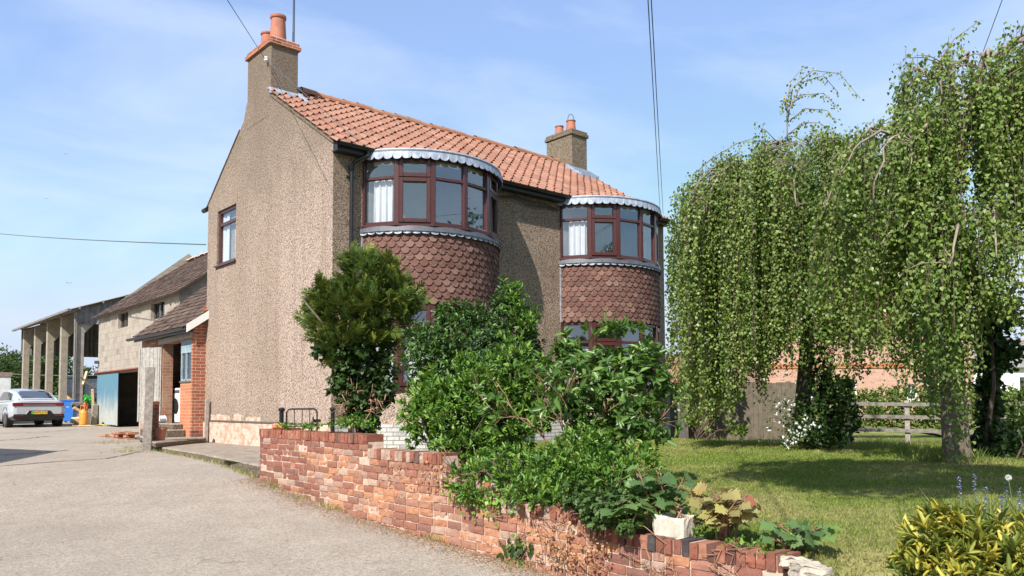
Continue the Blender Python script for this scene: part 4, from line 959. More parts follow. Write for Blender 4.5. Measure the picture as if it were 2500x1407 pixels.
# ============================================================ GARDEN WALL (real bricks, spalled and patched)
path = [(-1.55, -1.78), (-1.95, -1.80), (-2.12, -1.88), (-2.20, -2.08)] + [(-2.2 + .02 * math.sin(y * 1.3) + .012 * math.sin(y * 3.7), y) for y in np.arange(-2.5, -9.96, -.35)]
path = np.array(path); seg = np.linalg.norm(np.diff(path, axis=0), axis=1); S = np.concatenate([[0], np.cumsum(seg)]); STOT = S[-1]
def wp(s):
    s = np.clip(s, 0, STOT - 1e-6); x = np.interp(s, S, path[:, 0]); y = np.interp(s, S, path[:, 1])
    x2 = np.interp(s + .02, S, path[:, 0]); y2 = np.interp(s + .02, S, path[:, 1]); x1 = np.interp(s - .02, S, path[:, 0]); y1 = np.interp(s - .02, S, path[:, 1])
    t = np.array([x2 - x1, y2 - y1]); t = t / np.linalg.norm(t); return np.array([x, y]), t, np.array([t[1], -t[0]]) * 1.0
def level(y):
    return 0 if y > -4.85 else 2 if y > -6.25 else 5 if y > -7.0 else 7 if y > -8.0 else 8
def wdip(y): return -.035 * float(sst(7.6, 8.6, -y))
gwall = thing('garden_wall', (-2.1, -6, -.8), 'low weathered garden wall of red and spalled orange bricks beside the lane', 'wall')
bv = []; bf = []; bc = []
cv = []; cf = []; cc_ = []
def brick(V, Fc, Cc, s0, s1, z0, z1, out, depth, col, rough, nx=5, nz=3, top=False):
    b = len(V); us = np.linspace(0, 1, nx); vs_ = np.linspace(0, 1, nz)
    r = rng.normal(0, rough, (nz, nx))
    for j, v in enumerate(vs_):
        for i, u in enumerate(us):
            p, t, n = wp(s0 + (s1 - s0) * u); n = -n if (n[0] > 0 and abs(n[0]) > .5) or (abs(n[0]) <= .5 and n[1] < 0 and s0 > .6) else n
            if s0 < .6 and n[1] < 0: n = -n
            edge = (i in (0, nx - 1)) or (j in (0, nz - 1)); o = out + r[j, i] - (.003 if edge else 0)
            V.append((p[0] + n[0] * o, p[1] + n[1] * o, z0 + (z1 - z0) * v + (rng.normal(0, rough * .35) if edge else 0)))
    for j in range(nz - 1):
        for i in range(nx - 1): Fc.append((b + j * nx + i, b + j * nx + i + 1, b + (j + 1) * nx + i + 1, b + (j + 1) * nx + i)); Cc.append(col)
    loop = list(range(nx)) + [j * nx + nx - 1 for j in range(1, nz)] + [(nz - 1) * nx + i for i in range(nx - 2, -1, -1)] + [j * nx for j in range(nz - 2, 0, -1)]
    b2 = len(V)
    for k in loop:
        x, y, z = V[b + k]; i = k % nx; p, t, n = wp(s0 + (s1 - s0) * us[i])
        n = -n if (n[0] > 0 and abs(n[0]) > .5) else n
        if s0 < .6 and n[1] < 0: n = -n
        V.append((p[0] - n[0] * depth, p[1] - n[1] * depth, z))
    q = len(loop)
    for i in range(q): Fc.append((b + loop[i], b + loop[(i + 1) % q], b2 + (i + 1) % q, b2 + i)); Cc.append(col)
    if top: Fc.append(tuple(b2 + i for i in range(q))); Cc.append(col)
PAL = [np.array(c) for c in ((.27, .115, .082), (.235, .10, .075), (.19, .10, .085), (.44, .215, .125), (.43, .265, .20), (.46, .35, .28), (.32, .165, .12), (.50, .235, .125))]
def bcol(s, z, zt):
    y = float(wp(s)[0][1]); d = zt - z
    mid = float(sst(-2.9, -4.1, y) * (1 - sst(-7.6, -8.9, y))) * float(sst(.18, .40, d)) if y > -4.8 else float(sst(-2.9, -4.1, y) * (1 - .75 * sst(-7.6, -8.9, y))) * float(sst(.08, .2, d) * .9 + .05)
    patch = .5 + .5 * math.sin(y * 2.1 + z * 9) ; mid = min(1, mid * (.55 + .7 * patch))
    pr_ = np.array([.40, .25, .12, .03, .06, .04, .10, .0]) * (1 - mid) + np.array([.10, .06, .02, .24, .20, .12, .10, .16]) * mid
    k = rng.choice(8, p=pr_ / pr_.sum()); mean = np.array([.245, .098, .070]) * (1 - mid) + np.array([.41, .205, .13]) * mid; c = (PAL[k] * .68 + mean * .32) * rng.uniform(.88, 1.14)
    return (*np.clip(c, 0, 1), 1.0), (k in (3, 4, 7)), k
def zground(s):
    p, _, _ = wp(s); return float(lane_z(latdep(p[0], p[1])[1]))
for c in range(1, 20):
    z1 = -.10 - .075 * (c - 1) - .005; z0 = z1 - .064
    s = -.11 * (c % 2) - .05 * rng.random()
    while s < STOT:
        w = .215 if rng.random() > .14 else .103
        a, b = max(s, 0), min(s + w, STOT); s += w + .010
        if b - a < .04: continue
        y = float(wp((a + b) / 2)[0][1]); lv = level(y)
        zt = -.10 - .075 * lv
        dp = wdip(y)
        if z1 > zt + .01 or z1 + dp < zground((a + b) / 2) - .06: continue
        col, sp_, k = bcol((a + b) / 2, z0, zt + .11)
        out = rng.normal(0, .0018) - (min(.009, abs(rng.normal(0, .005))) if sp_ else 0)
        if sp_ and rng.random() < .04: continue
        j = rng.normal(0, .003)
        brick(bv, bf, bc, a + .003, b - .003, z0 + dp + j, z1 + dp + j, out, .05, col, .0030 if sp_ else .0012)
def mkbricks(V, Fc, Cc, name, mat):
    me = bpy.data.meshes.new(name); me.from_pydata([tuple(map(float, v)) for v in V], [], Fc); me.update()
    bm = bmesh.new(); bm.from_mesh(me); bmesh.ops.recalc_face_normals(bm, faces=bm.faces); bm.to_mesh(me); bm.free()
    a = me.attributes.new('col', 'FLOAT_COLOR', 'FACE'); a.data.foreach_set('color', np.array(Cc, np.float32).ravel()); me.materials.append(M[mat])
    return link(bpy.data.objects.new(name, me), gwall)
mkbricks(bv, bf, bc, 'brickwork', 'wallbrick')
s = .02
while s < STOT - .03:                                          # bricks on edge along the top
    y = float(wp(s + .03)[0][1]); lv = level(y); zt = -.10 - .075 * lv; dp = wdip(y)
    dark = y < -8.0
    pal = [(.27, .10, .065), (.21, .085, .06), (.12, .055, .045), (.055, .05, .052), (.36, .17, .115)] if dark else [(.30, .115, .075), (.25, .095, .065), (.34, .16, .11), (.14, .085, .07), (.42, .30, .235)]
    cidx = rng.choice(5, p=[.34, .28, .14, .16, .08] if dark else ([.45, .33, .1, .07, .05] if lv == 0 else [.25, .2, .15, .1, .3]))
    col = (*np.clip(np.array(pal[cidx]) * rng.uniform(.85, 1.15), 0, 1), 1.0)
    brick(cv, cf, cc_, s, s + .064, zt + dp + rng.normal(0, .003), zt + .104 + dp + rng.normal(0, .005), .006 + rng.normal(0, .004), .205, col, .003, 3, 4, True)
    s += .064 + .010
mkbricks(cv, cf, cc_, 'coping', 'wallbrick')
m = MB(); sv = np.linspace(0.01, STOT - .012, 260); rows = []
for s in sv:
    p, t, n = wp(s); n = -n if (n[0] > 0 and abs(n[0]) > .5) else n
    if s < .6 and n[1] < 0: n = -n
    y = p[1]; lv = level(y); zt = -.10 - .075 * lv + wdip(y) + .098
    f_ = p - n * (.0090 + .004 * float(sst(3.0, 4.2, -y)) + .002 * math.sin(s * 31) * math.sin(s * 13)); g_ = p - n * .20
    rows.append([(f_[0], f_[1], -1.6)] + [(f_[0] - n[0] * rng.normal(0, .0018), f_[1], z) for z in np.linspace(-1.3, zt - .02, 14)] + [(f_[0], f_[1], zt), (g_[0], g_[1], zt), (g_[0], g_[1], -1.6)])
m.grid(rows); m.poly(rows[0]); m.poly(rows[-1])
m.build('mortar', 'mortar', gwall, fix=False)
tb = at(655, 1040, 10.5); tb[2] = .01
m = MB(); m.box((-.06, -.10, 0), (.06, .11, .075)); o = m.build('loose_brick', 'brick_orange', bevel=.02); o.location = (-2.07, -2.42, .012); o.rotation_euler = (0, 0, .5); tag(o, 'loose worn pink brick lying on the left end of the garden wall', 'brick')

# iron gate between two round iron posts
gA = at(687, 1040, 12.2); gB = at(812, 1040, 12.9); gA[2] = gB[2] = -.5
for q, lb in ((gA, 'left black iron gatepost with flat cap beside the small iron gate'), (gB, 'black iron gatepost at the farmhouse corner under the cypress')):
    p_ = thing('iron_post', q, lb, 'gatepost', 'iron gateposts')
    m = MB(); m.lathe([(.045, 0), (.034, .05), (.034, .74)], q, 12); m.build('shaft', 'black', p_, smooth=False)
    m = MB(); m.lathe([(.036, 0), (.052, .01), (.052, .03), (.03, .055)], q + np.array([0, 0, .74]), 12); m.build('cap', 'black', p_)
gd = norm(gB - gA); gw_ = .55; g0 = gA + gd * .09
ig = thing('iron_gate', g0, 'small rusty iron garden gate with rounded top and thin bars', 'gate')
m = MB(); fr_ = [g0 + gd * 0 + np.array([0, 0, .05])] + [g0 + gd * (.07 - .07 * math.cos(a)) + np.array([0, 0, .70 + .07 * math.sin(a)]) for a in np.linspace(0, math.pi / 2, 5)] + [g0 + gd * (gw_ - .07 + .07 * math.sin(a)) + np.array([0, 0, .70 + .07 * math.cos(a)]) for a in np.linspace(0, math.pi / 2, 5)] + [g0 + gd * gw_ + np.array([0, 0, .05])]
m.tube(fr_, .013, 8); m.tube([g0 + np.array([0, 0, .06]), g0 + gd * gw_ + np.array([0, 0, .06])], .011, 6); m.tube([g0 + np.array([0, 0, .50]), g0 + gd * gw_ + np.array([0, 0, .50])], .009, 6)
m.build('gate_frame', 'iron', ig)
for k in range(1, 4):
    m = MB(); m.tube([g0 + gd * gw_ * k / 4 + np.array([0, 0, .06]), g0 + gd * gw_ * k / 4 + np.array([0, 0, .77])], .007, 6); m.build('gate_bar', 'iron', ig)
m = MB()
for k in range(9): m.tube([g0 + gd * gw_ * (k + .5) / 9 + np.array([0, 0, .06]), g0 + gd * gw_ * (k + .5) / 9 + np.array([0, 0, .5])], .004, 5)
m.build('lower_bars', 'iron', ig)
m = MB(); q = g0 + gd * (gw_ - .06) + np.array([0, 0, .58]); m.bar(q, q + gd * .12, .03, .05); m.tube([q, q + np.array([-.03, -.03, .06]), q + np.array([-.03, -.03, -.05])], .012, 6); m.build('latch', 'iron', ig)

# trough and broken concrete at the lane end of the wall
tq = at(1613, 1300, 5.78); yt = -8.92; tz = -.63
trg = thing('stone_trough', (-2.08, yt, tz), 'chipped white stone trough planter sitting on the garden wall', 'planter')
m = MB(); a_, b_ = .132, .105; n = 28; rows = []
for zi, (z, k_) in enumerate([(0, .90), (.012, .96), (.07, 1.0), (.135, 1.01), (.15, .97), (.145, .82), (.09, .76), (.09, .02)]):
    r = []
    for i in range(n):
        t = 2 * math.pi * i / n; ct, st_ = math.cos(t), math.sin(t); e = (abs(ct) ** 9 + abs(st_) ** 9) ** (-1 / 9)
        r.append((b_ * e * ct * k_ + rng.normal(0, .003), a_ * e * st_ * k_ + rng.normal(0, .003), z + (rng.normal(0, .006) if zi in (3, 4, 5) else 0)))
    rows.append(r + [r[0]])
m.grid(rows); m.poly(rows[0][:-1])
M['whitestone'] = plain('limewashed stone', (.50, .455, .385), .95, .22, 26, .9)
o = m.build('basin', 'whitestone', trg, local=True, smooth=False)
m = MB(); m.lathe([(.0, 0), (.085, .0)], (0, 0, .115), 16); o = m.build('soil', 'wood_dark', trg, local=True)
trg.rotation_euler = (0, 0, math.radians(4))
M['rubble'] = plain('broken concrete', (.42, .37, .30), .95, .3, 22, .9)
for k, (px, py, dp_, sx, sy, sz, rz, ry, lb) in enumerate([(1945, 1376, 4.98, .13, .09, .035, .5, .22, 'tilted slab of broken pale concrete topping the lane end of the wall'), (1978, 1398, 4.75, .10, .09, .05, .9, .05, 'lowest pale lump of broken concrete at the lane end of the wall')]):
    c = at(px, py, dp_); m = MB(); m.box((-sx, -sy, -sz), (sx, sy, sz)); o = m.build('concrete_chunk', 'rubble', bevel=.012)
    bm = bmesh.new(); bm.from_mesh(o.data); bmesh.ops.subdivide_edges(bm, edges=bm.edges, cuts=2, use_grid_fill=True)
    for v in bm.verts: v.co += Vector(rng.normal(0, .006, 3))
    bm.to_mesh(o.data); bm.free(); o.location = c; o.rotation_euler = (.1, ry, rz); tag(o, lb, 'rubble', 'broken concrete at the wall end')
c = at(1978, 1420, 4.75); m = MB(); m.box((-.13, -.12, -.6), (.13, .12, -.0)); o = m.build('rubble_footing', 'brick_orange', bevel=.02); o.location = c; o.rotation_euler = (0, 0, .8); tag(o, 'broken brick stump below the pale concrete at the wall end', 'rubble')

# ============================================================ PLANTS
def shrub(name, base, lobes, n, k, ln, mat, label, cat, wd=.45, tpl='folded', up=.45, shell=.5, stems=7, stemr=.02, group=None, spread=.9, tb=(0, 1), flat=0.0, stemmat='twig_dark', fname='foliage', droop=0.0):
    root = thing(name, base, label, cat, group)
    C = np.array([l[0] for l in lobes], float); R = np.array([l[1] if np.ndim(l[1]) else (l[1],) * 3 for l in lobes], float)
    w = (R[:, 0] * R[:, 1] * R[:, 2]) ** (2 / 3); idx = rng.choice(len(C), n, p=w / w.sum())
    u = rdir(n); ph = rng.uniform(0, 6.28, (len(C), 4))[idx]
    lump = 1 + .10 * np.sin(5 * u[:, 0] + ph[:, 0]) * np.sin(4 * u[:, 2] + ph[:, 1]) + .10 * np.sin(9 * u[:, 1] + ph[:, 2]) * np.sin(8 * u[:, 0] + ph[:, 3])
    r = (shell + (1.03 - shell) * rng.random(n) ** .6) * lump
    pos = C[idx] + R[idx] * u * r[:, None]
    dr = norm(u / R[idx] * R[idx].mean(1, keepdims=True) + np.array([0, 0, up]) + rng.normal(0, .35, (n, 3)))
    P = np.repeat(pos, k, 0); D = np.repeat(dr, k, 0); N = len(P)
    a = rdir(N); perp = norm(a - D * (a * D).sum(1, keepdims=True))
    sp = rng.uniform(.35, 1.0, (N, 1)) * spread
    ax = norm(D * (1 - .55 * sp) + perp * sp + np.array([0, 0, -droop]))
    nr = norm(D * 1.0 + np.array([0, 0, .5]) + rng.normal(0, .3, (N, 3)))
    size = np.repeat(rng.uniform(.75, 1.2, n), k) * rng.uniform(.7, 1.15, N) * ln
    t = np.clip(np.repeat(rng.beta(2, 2.6, n), k) * .8 + rng.normal(.1, .12, N), 0, 1) * (tb[1] - tb[0]) + tb[0]
    P = P - D * rng.uniform(0, .6, (N, 1)) * ln
    leaves(fname, mat, P, ax, nr, size, size * wd, t, root, tpl)
    if stems:
        m = MB(); b = np.array(base, float)
        for i in rng.choice(n, stems, replace=False):
            e = pos[i]; mid = (b + e) / 2 + rng.normal(0, .08, 3); mid[2] += .1
            s0 = b + np.append(rng.normal(0, .05, 2), 0); m.tube([s0, (s0 + mid) / 2 + rng.normal(0, .03, 3), mid, (mid + e) / 2 + rng.normal(0, .04, 3), e], [stemr, stemr * .8, stemr * .6, stemr * .4, stemr * .2], 6)
        m.build('stems', stemmat, root, smooth=True)
    return root
def lob(px, py, dep, rx, rz=None, ry=None): return (at(px, py, dep), (rx, ry or rx, rz or rx))
def gpt(px, py, dep, z=None):
    p = at(px, py, dep)
    if z is not None: p[2] = z
    return p

# golden cypress by the house corner, its trunk clothed in ivy
cb = gpt(885, 1040, 10.5, -.5)
cy = thing('cypress', cb, 'golden green bushy cypress on an ivy clad trunk by the farmhouse corner', 'conifer')
lobes = [lob(890, 770, 10.5, .62, .42), lob(835, 790, 10.5, .42, .40), lob(950, 740, 10.4, .38, .36), lob(900, 690, 10.5, .36, .30), lob(880, 650, 10.5, .17, .20), lob(945, 655, 10.5, .11, .18), lob(800, 730, 10.5, .2, .2), lob(870, 840, 10.4, .5, .28)]
ns = 1000; LP, LA, LN, LL, LT = [], [], [], [], []
Cc = np.array([l[0] for l in lobes]); Rr = np.array([l[1] for l in lobes]); w = Rr[:, 0] * Rr[:, 2]; idx = rng.choice(len(Cc), ns, p=w / w.sum())
for i in idx:
    u = rdir(1)[0]; u[2] = abs(u[2]) * .9 - .15 if rng.random() < .7 else u[2]; u = u / np.linalg.norm(u)
    p = Cc[i] + Rr[i] * u * rng.uniform(.55, 1.05); d = norm(u * .95 + np.array([0, 0, .35]) + rng.normal(0, .28, 3)); side = norm(np.cross(d, rdir(1)[0])); nn_ = np.cross(d, side)
    L0 = rng.uniform(.11, .22); tbase = rng.beta(2, 2.2) * .75
    for b in range(11):
        f = b / 10; q = p + d * L0 * f
        for sg in ((-1, 1) if b < 10 else (0,)):
            aa = norm(d * .8 + side * sg * .75 + rng.normal(0, .12, 3)); l_ = L0 * (.50 - .34 * f) * rng.uniform(.8, 1.2) + .015
            LP.append(q); LA.append(aa); LN.append(nn_ + rng.normal(0, .25, 3)); LL.append(l_); LT.append(np.clip(tbase + .28 * f + rng.normal(0, .07), 0, 1))
            LP.append(q + aa * l_ * .5); LA.append(norm(aa + side * sg * .4 + rng.normal(0, .2, 3))); LN.append(nn_); LL.append(l_ * .7); LT.append(np.clip(tbase + .12 + .3 * f, 0, 1))
leaves('crown', 'leaf_conifer', np.array(LP), np.array(LA), np.array(LN), np.array(LL), np.array(LL) * .26, np.array(LT), cy, 'kite')
m = MB(); m.tube([cb + np.array([0, 0, -.1]), cb + np.array([.03, .02, .5]), cb + np.array([-.02, .0, 1.2]), cb + np.array([0, 0, 2.2])], [.09, .075, .06, .02], 10)
for k in range(14):
    e = Cc[k % len(Cc)] + rng.normal(0, .2, 3); s0 = cb + np.array([0, 0, rng.uniform(.5, 1.4)]); m.tube([s0, (s0 + e) / 2 + np.array([0, 0, -.06]), e], [.025, .018, .006], 6)
m.build('trunk', 'bark', cy, smooth=True)
shrub('ivy', gpt(890, 1040, 10.3, -.4), [lob(900, 880, 10.35, .32, .34), lob(865, 900, 10.35, .24, .30), lob(905, 960, 10.3, .25, .30), lob(850, 860, 10.3, .3, .25), lob(895, 1030, 10.1, .18, .16), lob(800, 850, 10.4, .2, .22), lob(940, 930, 10.3, .2, .32), lob(840, 940, 10.3, .2, .28), lob(880, 990, 10.2, .24, .18)], 1150, 4, .075, 'leaf_ivy', 'dark ivy smothering the cypress trunk beside the iron gate', 'ivy', wd=.85, tpl='heart', up=.1, shell=.25, stems=26, stemr=.014, spread=1.1, droop=.5, stemmat='twig')
m = MB()
for k in range(22):
    a0 = gpt(880 + rng.uniform(-45, 60), 1000 + rng.uniform(-30, 20), 10.1); p = [a0]
    for j in range(5): p.append(p[-1] + np.array([rng.normal(0, .07), rng.normal(0, .07), rng.normal(.0, .06)]))
    m.tube(p, [.009, .008, .007, .006, .004, .002], 5)
tag(m.build('dead_creeper_stems', 'twig', smooth=True), 'tangle of bare brown creeper stems under the cypress on the wall top', 'creeper')
shrub('ground_ivy', gpt(820, 1042, 9.9, 0.0), [lob(700, 1040, 10.5, .13, .04), lob(860, 1030, 9.5, .3, .07), lob(760, 1040, 10.1, .14, .03)], 150, 4, .05, 'leaf_choisya', 'small bright green weeds growing along the garden wall top by the gate', 'weeds', wd=.6, up=.8, shell=.2, stems=0)

# dark laurel behind, bright mexican orange in front
shrub('laurel_shrub', gpt(1180, 1050, 9.4, -.5), [lob(1150, 850, 9.5, .70, .46), lob(1230, 800, 9.4, .34, .46), lob(1060, 880, 9.4, .42, .40), lob(1235, 720, 9.3, .13, .22), lob(1275, 870, 9.3, .28, .34), lob(1120, 770, 9.5, .30, .18), lob(1030, 830, 9.6, .22, .2), lob(1180, 1000, 9.2, .6, .45)], 2900, 5, .072, 'leaf_laurel', 'big dark evergreen laurel in the middle of the garden bed', 'shrub', wd=.40, up=.15, shell=.45, droop=.35, stems=14)
shrub('mexican_orange', gpt(1120, 1090, 8.6, -.5), [lob(1090, 1010, 8.7, .42, .38), lob(1030, 1020, 8.8, .26, .34), lob(1170, 950, 8.6, .40, .40), lob(1250, 900, 8.5, .26, .36), lob(1240, 1040, 8.4, .36, .36), lob(1140, 1100, 8.3, .34, .22), lob(1060, 960, 8.8, .26, .3), lob(1330, 960, 8.5, .25, .4)], 1750, 6, .078, 'leaf_choisya', 'bright green whorled evergreen bush spilling over the wall step', 'shrub', wd=.36, up=.65, shell=.45, stems=10)
shrub('pale_tipped_shrub', gpt(1255, 900, 8.9, -.4), [lob(1255, 730, 9.2, .14, .24), lob(1280, 790, 9.1, .18, .28)], 150, 6, .07, 'leaf_choisya', 'upright shoots of light green leaves at the peak of the laurel', 'shrub', wd=.34, up=1.0, shell=.2, stems=6)
shrub('low_choisya', gpt(1300, 1190, 7.1, -.55), [lob(1180, 1160, 7.6, .22, .20), lob(1260, 1150, 7.3, .32, .24), lob(1370, 1150, 7.0, .36, .24), lob(1470, 1160, 6.8, .28, .24), lob(1320, 1200, 6.9, .34, .15), lob(1560, 1140, 6.9, .22, .22), lob(1125, 1170, 7.5, .14, .14), lob(1150, 1200, 7.35, .12, .10), lob(1420, 1100, 7.2, .3, .25)], 1250, 6, .068, 'leaf_choisya', 'low sprawling bright evergreen shrub tumbling over the garden wall', 'shrub', wd=.34, up=.6, shell=.4, stems=8)

# sparse tree with big glossy leaves and pinkish bare branches
gb = gpt(1450, 1150, 7.9, -.55)
gt_ = thing('glossy_shrub', gb, 'sparse small tree of large glossy leaves and bare pinkish branches', 'shrub')
m = MB(); tips = []; rb = np.random.default_rng(21)
def branch(p, d, l, r, depth):
    p = np.array(p); pts = [p]; n = 4
    for i in range(n):
        d = norm(d + rb.normal(0, .16, 3) + np.array([0, 0, .05])); p = p + d * l / n; pts.append(p)
    m.tube(pts, list(np.linspace(r, r * .62, n + 1)), 6 if r > .012 else 5)
    if depth == 0 or r < .004: tips.append((pts[-1], d)); tips.append((pts[2], d)); return
    for k in range(rb.integers(2, 4)):
        a = norm(rb.normal(size=3)); nd = norm(d * .9 + (a - d * (a @ d)) * .85); branch(pts[rb.integers(2, n + 1)], nd, l * rb.uniform(.62, .85), r * .62, depth - 1)
branch(gb, np.array([.0, .05, 1.0]), .62, .022, 5)
branch(gb + RT2 * .12, RT2 * .55 + np.array([0, 0, .8]), .62, .019, 5)
branch(gb - RT2 * .1, RT2 * -.5 + np.array([0, 0, .9]), .62, .018, 5)
branch(gb + np.array([0, 0, .4]), RT2 * .25 + np.array([0, 0, 1.]), .6, .016, 5)
m.build('branches', 'twig', gt_, smooth=True)
k = 7; P = []; D = []
GL = [lob(1470, 920, 7.9, .48, .34), lob(1560, 900, 7.8, .30, .30), lob(1385, 850, 8.0, .22, .20), lob(1500, 800, 7.9, .34, .10), lob(1610, 930, 7.9, .14, .3), lob(1530, 1010, 7.7, .32, .3), lob(1470, 1080, 7.6, .3, .25), lob(1400, 990, 7.7, .25, .3), lob(1600, 1060, 7.5, .2, .08), lob(1590, 850, 8.0, .2, .12)]
gC = np.array([l[0] for l in GL]); gR = np.array([l[1] for l in GL]); gw = gR[:, 0] * gR[:, 2]
ii = rng.choice(len(gC), 520, p=gw / gw.sum()); uu = rdir(520); ex = [(gC[i] + gR[i] * u_ * rng.uniform(.3, 1), norm(u_ + np.array([0, 0, .7]))) for i, u_ in zip(ii, uu)]
tipf = [q for q in tips if ((np.abs((q[0] - gC) / (gR * 1.25))**2).sum(1) < 1).any()]
for p, d in tips[::2] + ex:
    P.append(np.repeat(np.array(p)[None], k, 0)); D.append(np.repeat(norm(np.array(d) + rng.normal(0, .3, 3))[None], k, 0))
P = np.concatenate(P); D = np.concatenate(D); N = len(P); a = rdir(N); perp = norm(a - D * (a * D).sum(1, keepdims=True))
ln = rng.uniform(.065, .125, N)
leaves('foliage', 'leaf_big', P - D * rng.uniform(0, .07, (N, 1)), norm(D * .45 + perp + np.array([0, 0, -.15])), norm(D + rng.normal(0, .35, (N, 3))), ln, ln * .42, np.clip(rng.beta(2, 2.4, N), 0, 1), gt_, 'folded')

# ivy and dead creeper hanging on the wall
shrub('wall_ivy', gpt(1470, 1230, 6.2, -.6), [lob(1420, 1210, 6.45, .20, .14), lob(1490, 1230, 6.15, .22, .15), lob(1460, 1255, 6.2, .15, .13), lob(1540, 1240, 6.05, .12, .14), lob(1530, 1280, 5.95, .10, .08)], 620, 4, .042, 'leaf_ivy', 'variegated ivy clump hanging over the coping beside the stone trough', 'ivy', wd=.9, tpl='heart', up=.1, shell=.3, stems=10, stemr=.006, droop=.5, tb=(.45, 1))
def creeper(base, pts, n, ln, mat, label, cat, stems=10):
    root = thing('creeper', base, label, cat); P = []; m = MB()
    for _ in range(stems):
        s_ = rng.uniform(0, 1); y = np.interp(s_, [0, 1], [pts[0], pts[1]]); z = rng.uniform(pts[2], pts[3]); p = [np.array([WX - .012, y, z])]
        for j in range(6): p.append(p[-1] + np.array([rng.normal(0, .006), rng.normal(0, .06), rng.normal(0, .05)]))
        for q in p: q[0] = min(q[0], WX - .004)
        m.tube(p, .0035, 4)
    m.build('stems', 'twig', root)
    y = rng.normal((pts[0] + pts[1]) / 2, abs(pts[1] - pts[0]) / 3.4, n); z = rng.normal((pts[2] + pts[3]) / 2, (pts[3] - pts[2]) / 3.4, n)
    pos = np.stack([WX - rng.uniform(.01, .06, n), y, z], 1); N = n
    leaves('foliage', mat, pos, norm(rng.normal(0, 1, (N, 3)) * np.array([.4, 1, 1]) + np.array([0, 0, -.6])), norm(np.array([-1, 0, .3]) + rng.normal(0, .4, (N, 3))), rng.uniform(.6, 1.2, N) * ln, rng.uniform(.6, 1.1, N) * ln * .8, rng.random(N), root, 'heart')
creeper((WX, -7.9, -.9), (-7.6, -8.35, -1.05, -.6), 270, .033, 'leaf_dry', 'dead orange brown creeper clinging to the wall below the ivy', 'creeper', 22)
creeper((WX, -7.35, -1.0), (-7.2, -7.5, -.98, -.82), 46, .065, 'leaf_ivy', 'small green ivy sprig growing at the foot of the garden wall', 'ivy', 6)
creeper((WX, -9.3, -.85), (-8.6, -9.7, -1.0, -.72), 6, .02, 'leaf_dry', 'bare brown creeper stems on the wall near its lane end', 'creeper', 26)
creeper((WX, -6.3, -.45), (-5.4, -6.9, -.5, -.2), 160, .03, 'leaf_dry', 'thin dry creeper stems trailing under the bright evergreen bush', 'creeper', 26)
creeper((WX, -6.9, -.55), (-6.5, -7.3, -.62, -.40), 230, .045, 'leaf_choisya', 'bright green leafy trail hanging down the wall below the low shrub', 'creeper', 12)

# sycamore saplings behind the wall
def sapling(base, stems_, n, ln, mat, label, spread, zr, lean=(0, 0, 0)):
    root = thing('sycamore_sapling', base, label, 'sapling', 'sycamore saplings behind the wall'); b = np.array(base, float); m = MB(); P = []; A = []; T = []
    for s_ in range(stems_):
        th = rng.uniform(0, 6.28); rr = spread * math.sqrt(rng.random()); top = b + np.array([rr * math.cos(th), rr * math.sin(th), zr * rng.uniform(.6, 1.0)]) + np.array(lean)
        mid = (b + top) / 2 + np.append(rng.normal(0, .03, 2), .04); m.tube([b + np.append(rng.normal(0, .04, 2), 0), mid, top], [.008, .006, .003], 5)
        kk = max(2, n // stems_)
        for j in range(kk):
            f = .3 + .7 * (j + rng.random()) / kk; p = b + (top - b) * f + (mid - (b + top) / 2) * (1 - abs(2 * f - 1)); th2 = j * 1.57 + rng.normal(0, .4); out = np.array([math.cos(th2), math.sin(th2), .35]); pe = rng.uniform(.05, .11) * (1.2 - .5 * f)
            q = p + out * pe; m.tube([p, q], .0022, 4, cap=False); P.append(q); A.append(norm(out + np.array([0, 0, -.55]))); T.append(np.clip(rng.beta(2, 3) + .28 * (f > .9), 0, 1))
    m.build('stems', 'twig', root); P = np.array(P); A = np.array(A); N = len(P); l_ = rng.uniform(.65, 1.15, N) * ln
    leaves('foliage', mat, P, A, norm(np.array([-.25, -.3, .8]) + rng.normal(0, .3, (N, 3))), l_, l_ * 1.0, np.array(T), root, 'palm')
sapling(gpt(1610, 1290, 6.15, -.64), 11, 110, .115, 'leaf_syc', 'green sycamore sapling growing behind the stone trough', .24, .52)
sapling(gpt(1530, 1290, 6.0, -.62), 5, 34, .12, 'leaf_syc', 'grey green sycamore sapling between wall ivy and trough', .12, .26)
sapling(gpt(1770, 1320, 5.75, -.68), 12, 130, .10, 'leaf_sycred', 'bronze tinted sycamore sapling right of the stone trough', .22, .42)
sapling(gpt(1930, 1365, 5.35, -.70), 8, 64, .10, 'leaf_syc', 'low green sycamore sapling at the lane end of the wall', .22, .24)
sapling(np.array([-2.06, -8.93, -.52]), 3, 9, .085, 'leaf_syc', 'seedling with one lime green leaf growing in the stone trough', .05, .14)
shrub('low_weeds', gpt(1850, 1345, 5.4, -.66), [lob(1800, 1330, 5.5, .16, .05), lob(1880, 1345, 5.3, .16, .04), lob(1700, 1290, 5.9, .18, .09)], 130, 4, .035, 'leaf_choisya', 'small green weeds behind the dark coping bricks', 'weeds', wd=.5, up=.8, shell=.1, stems=0)

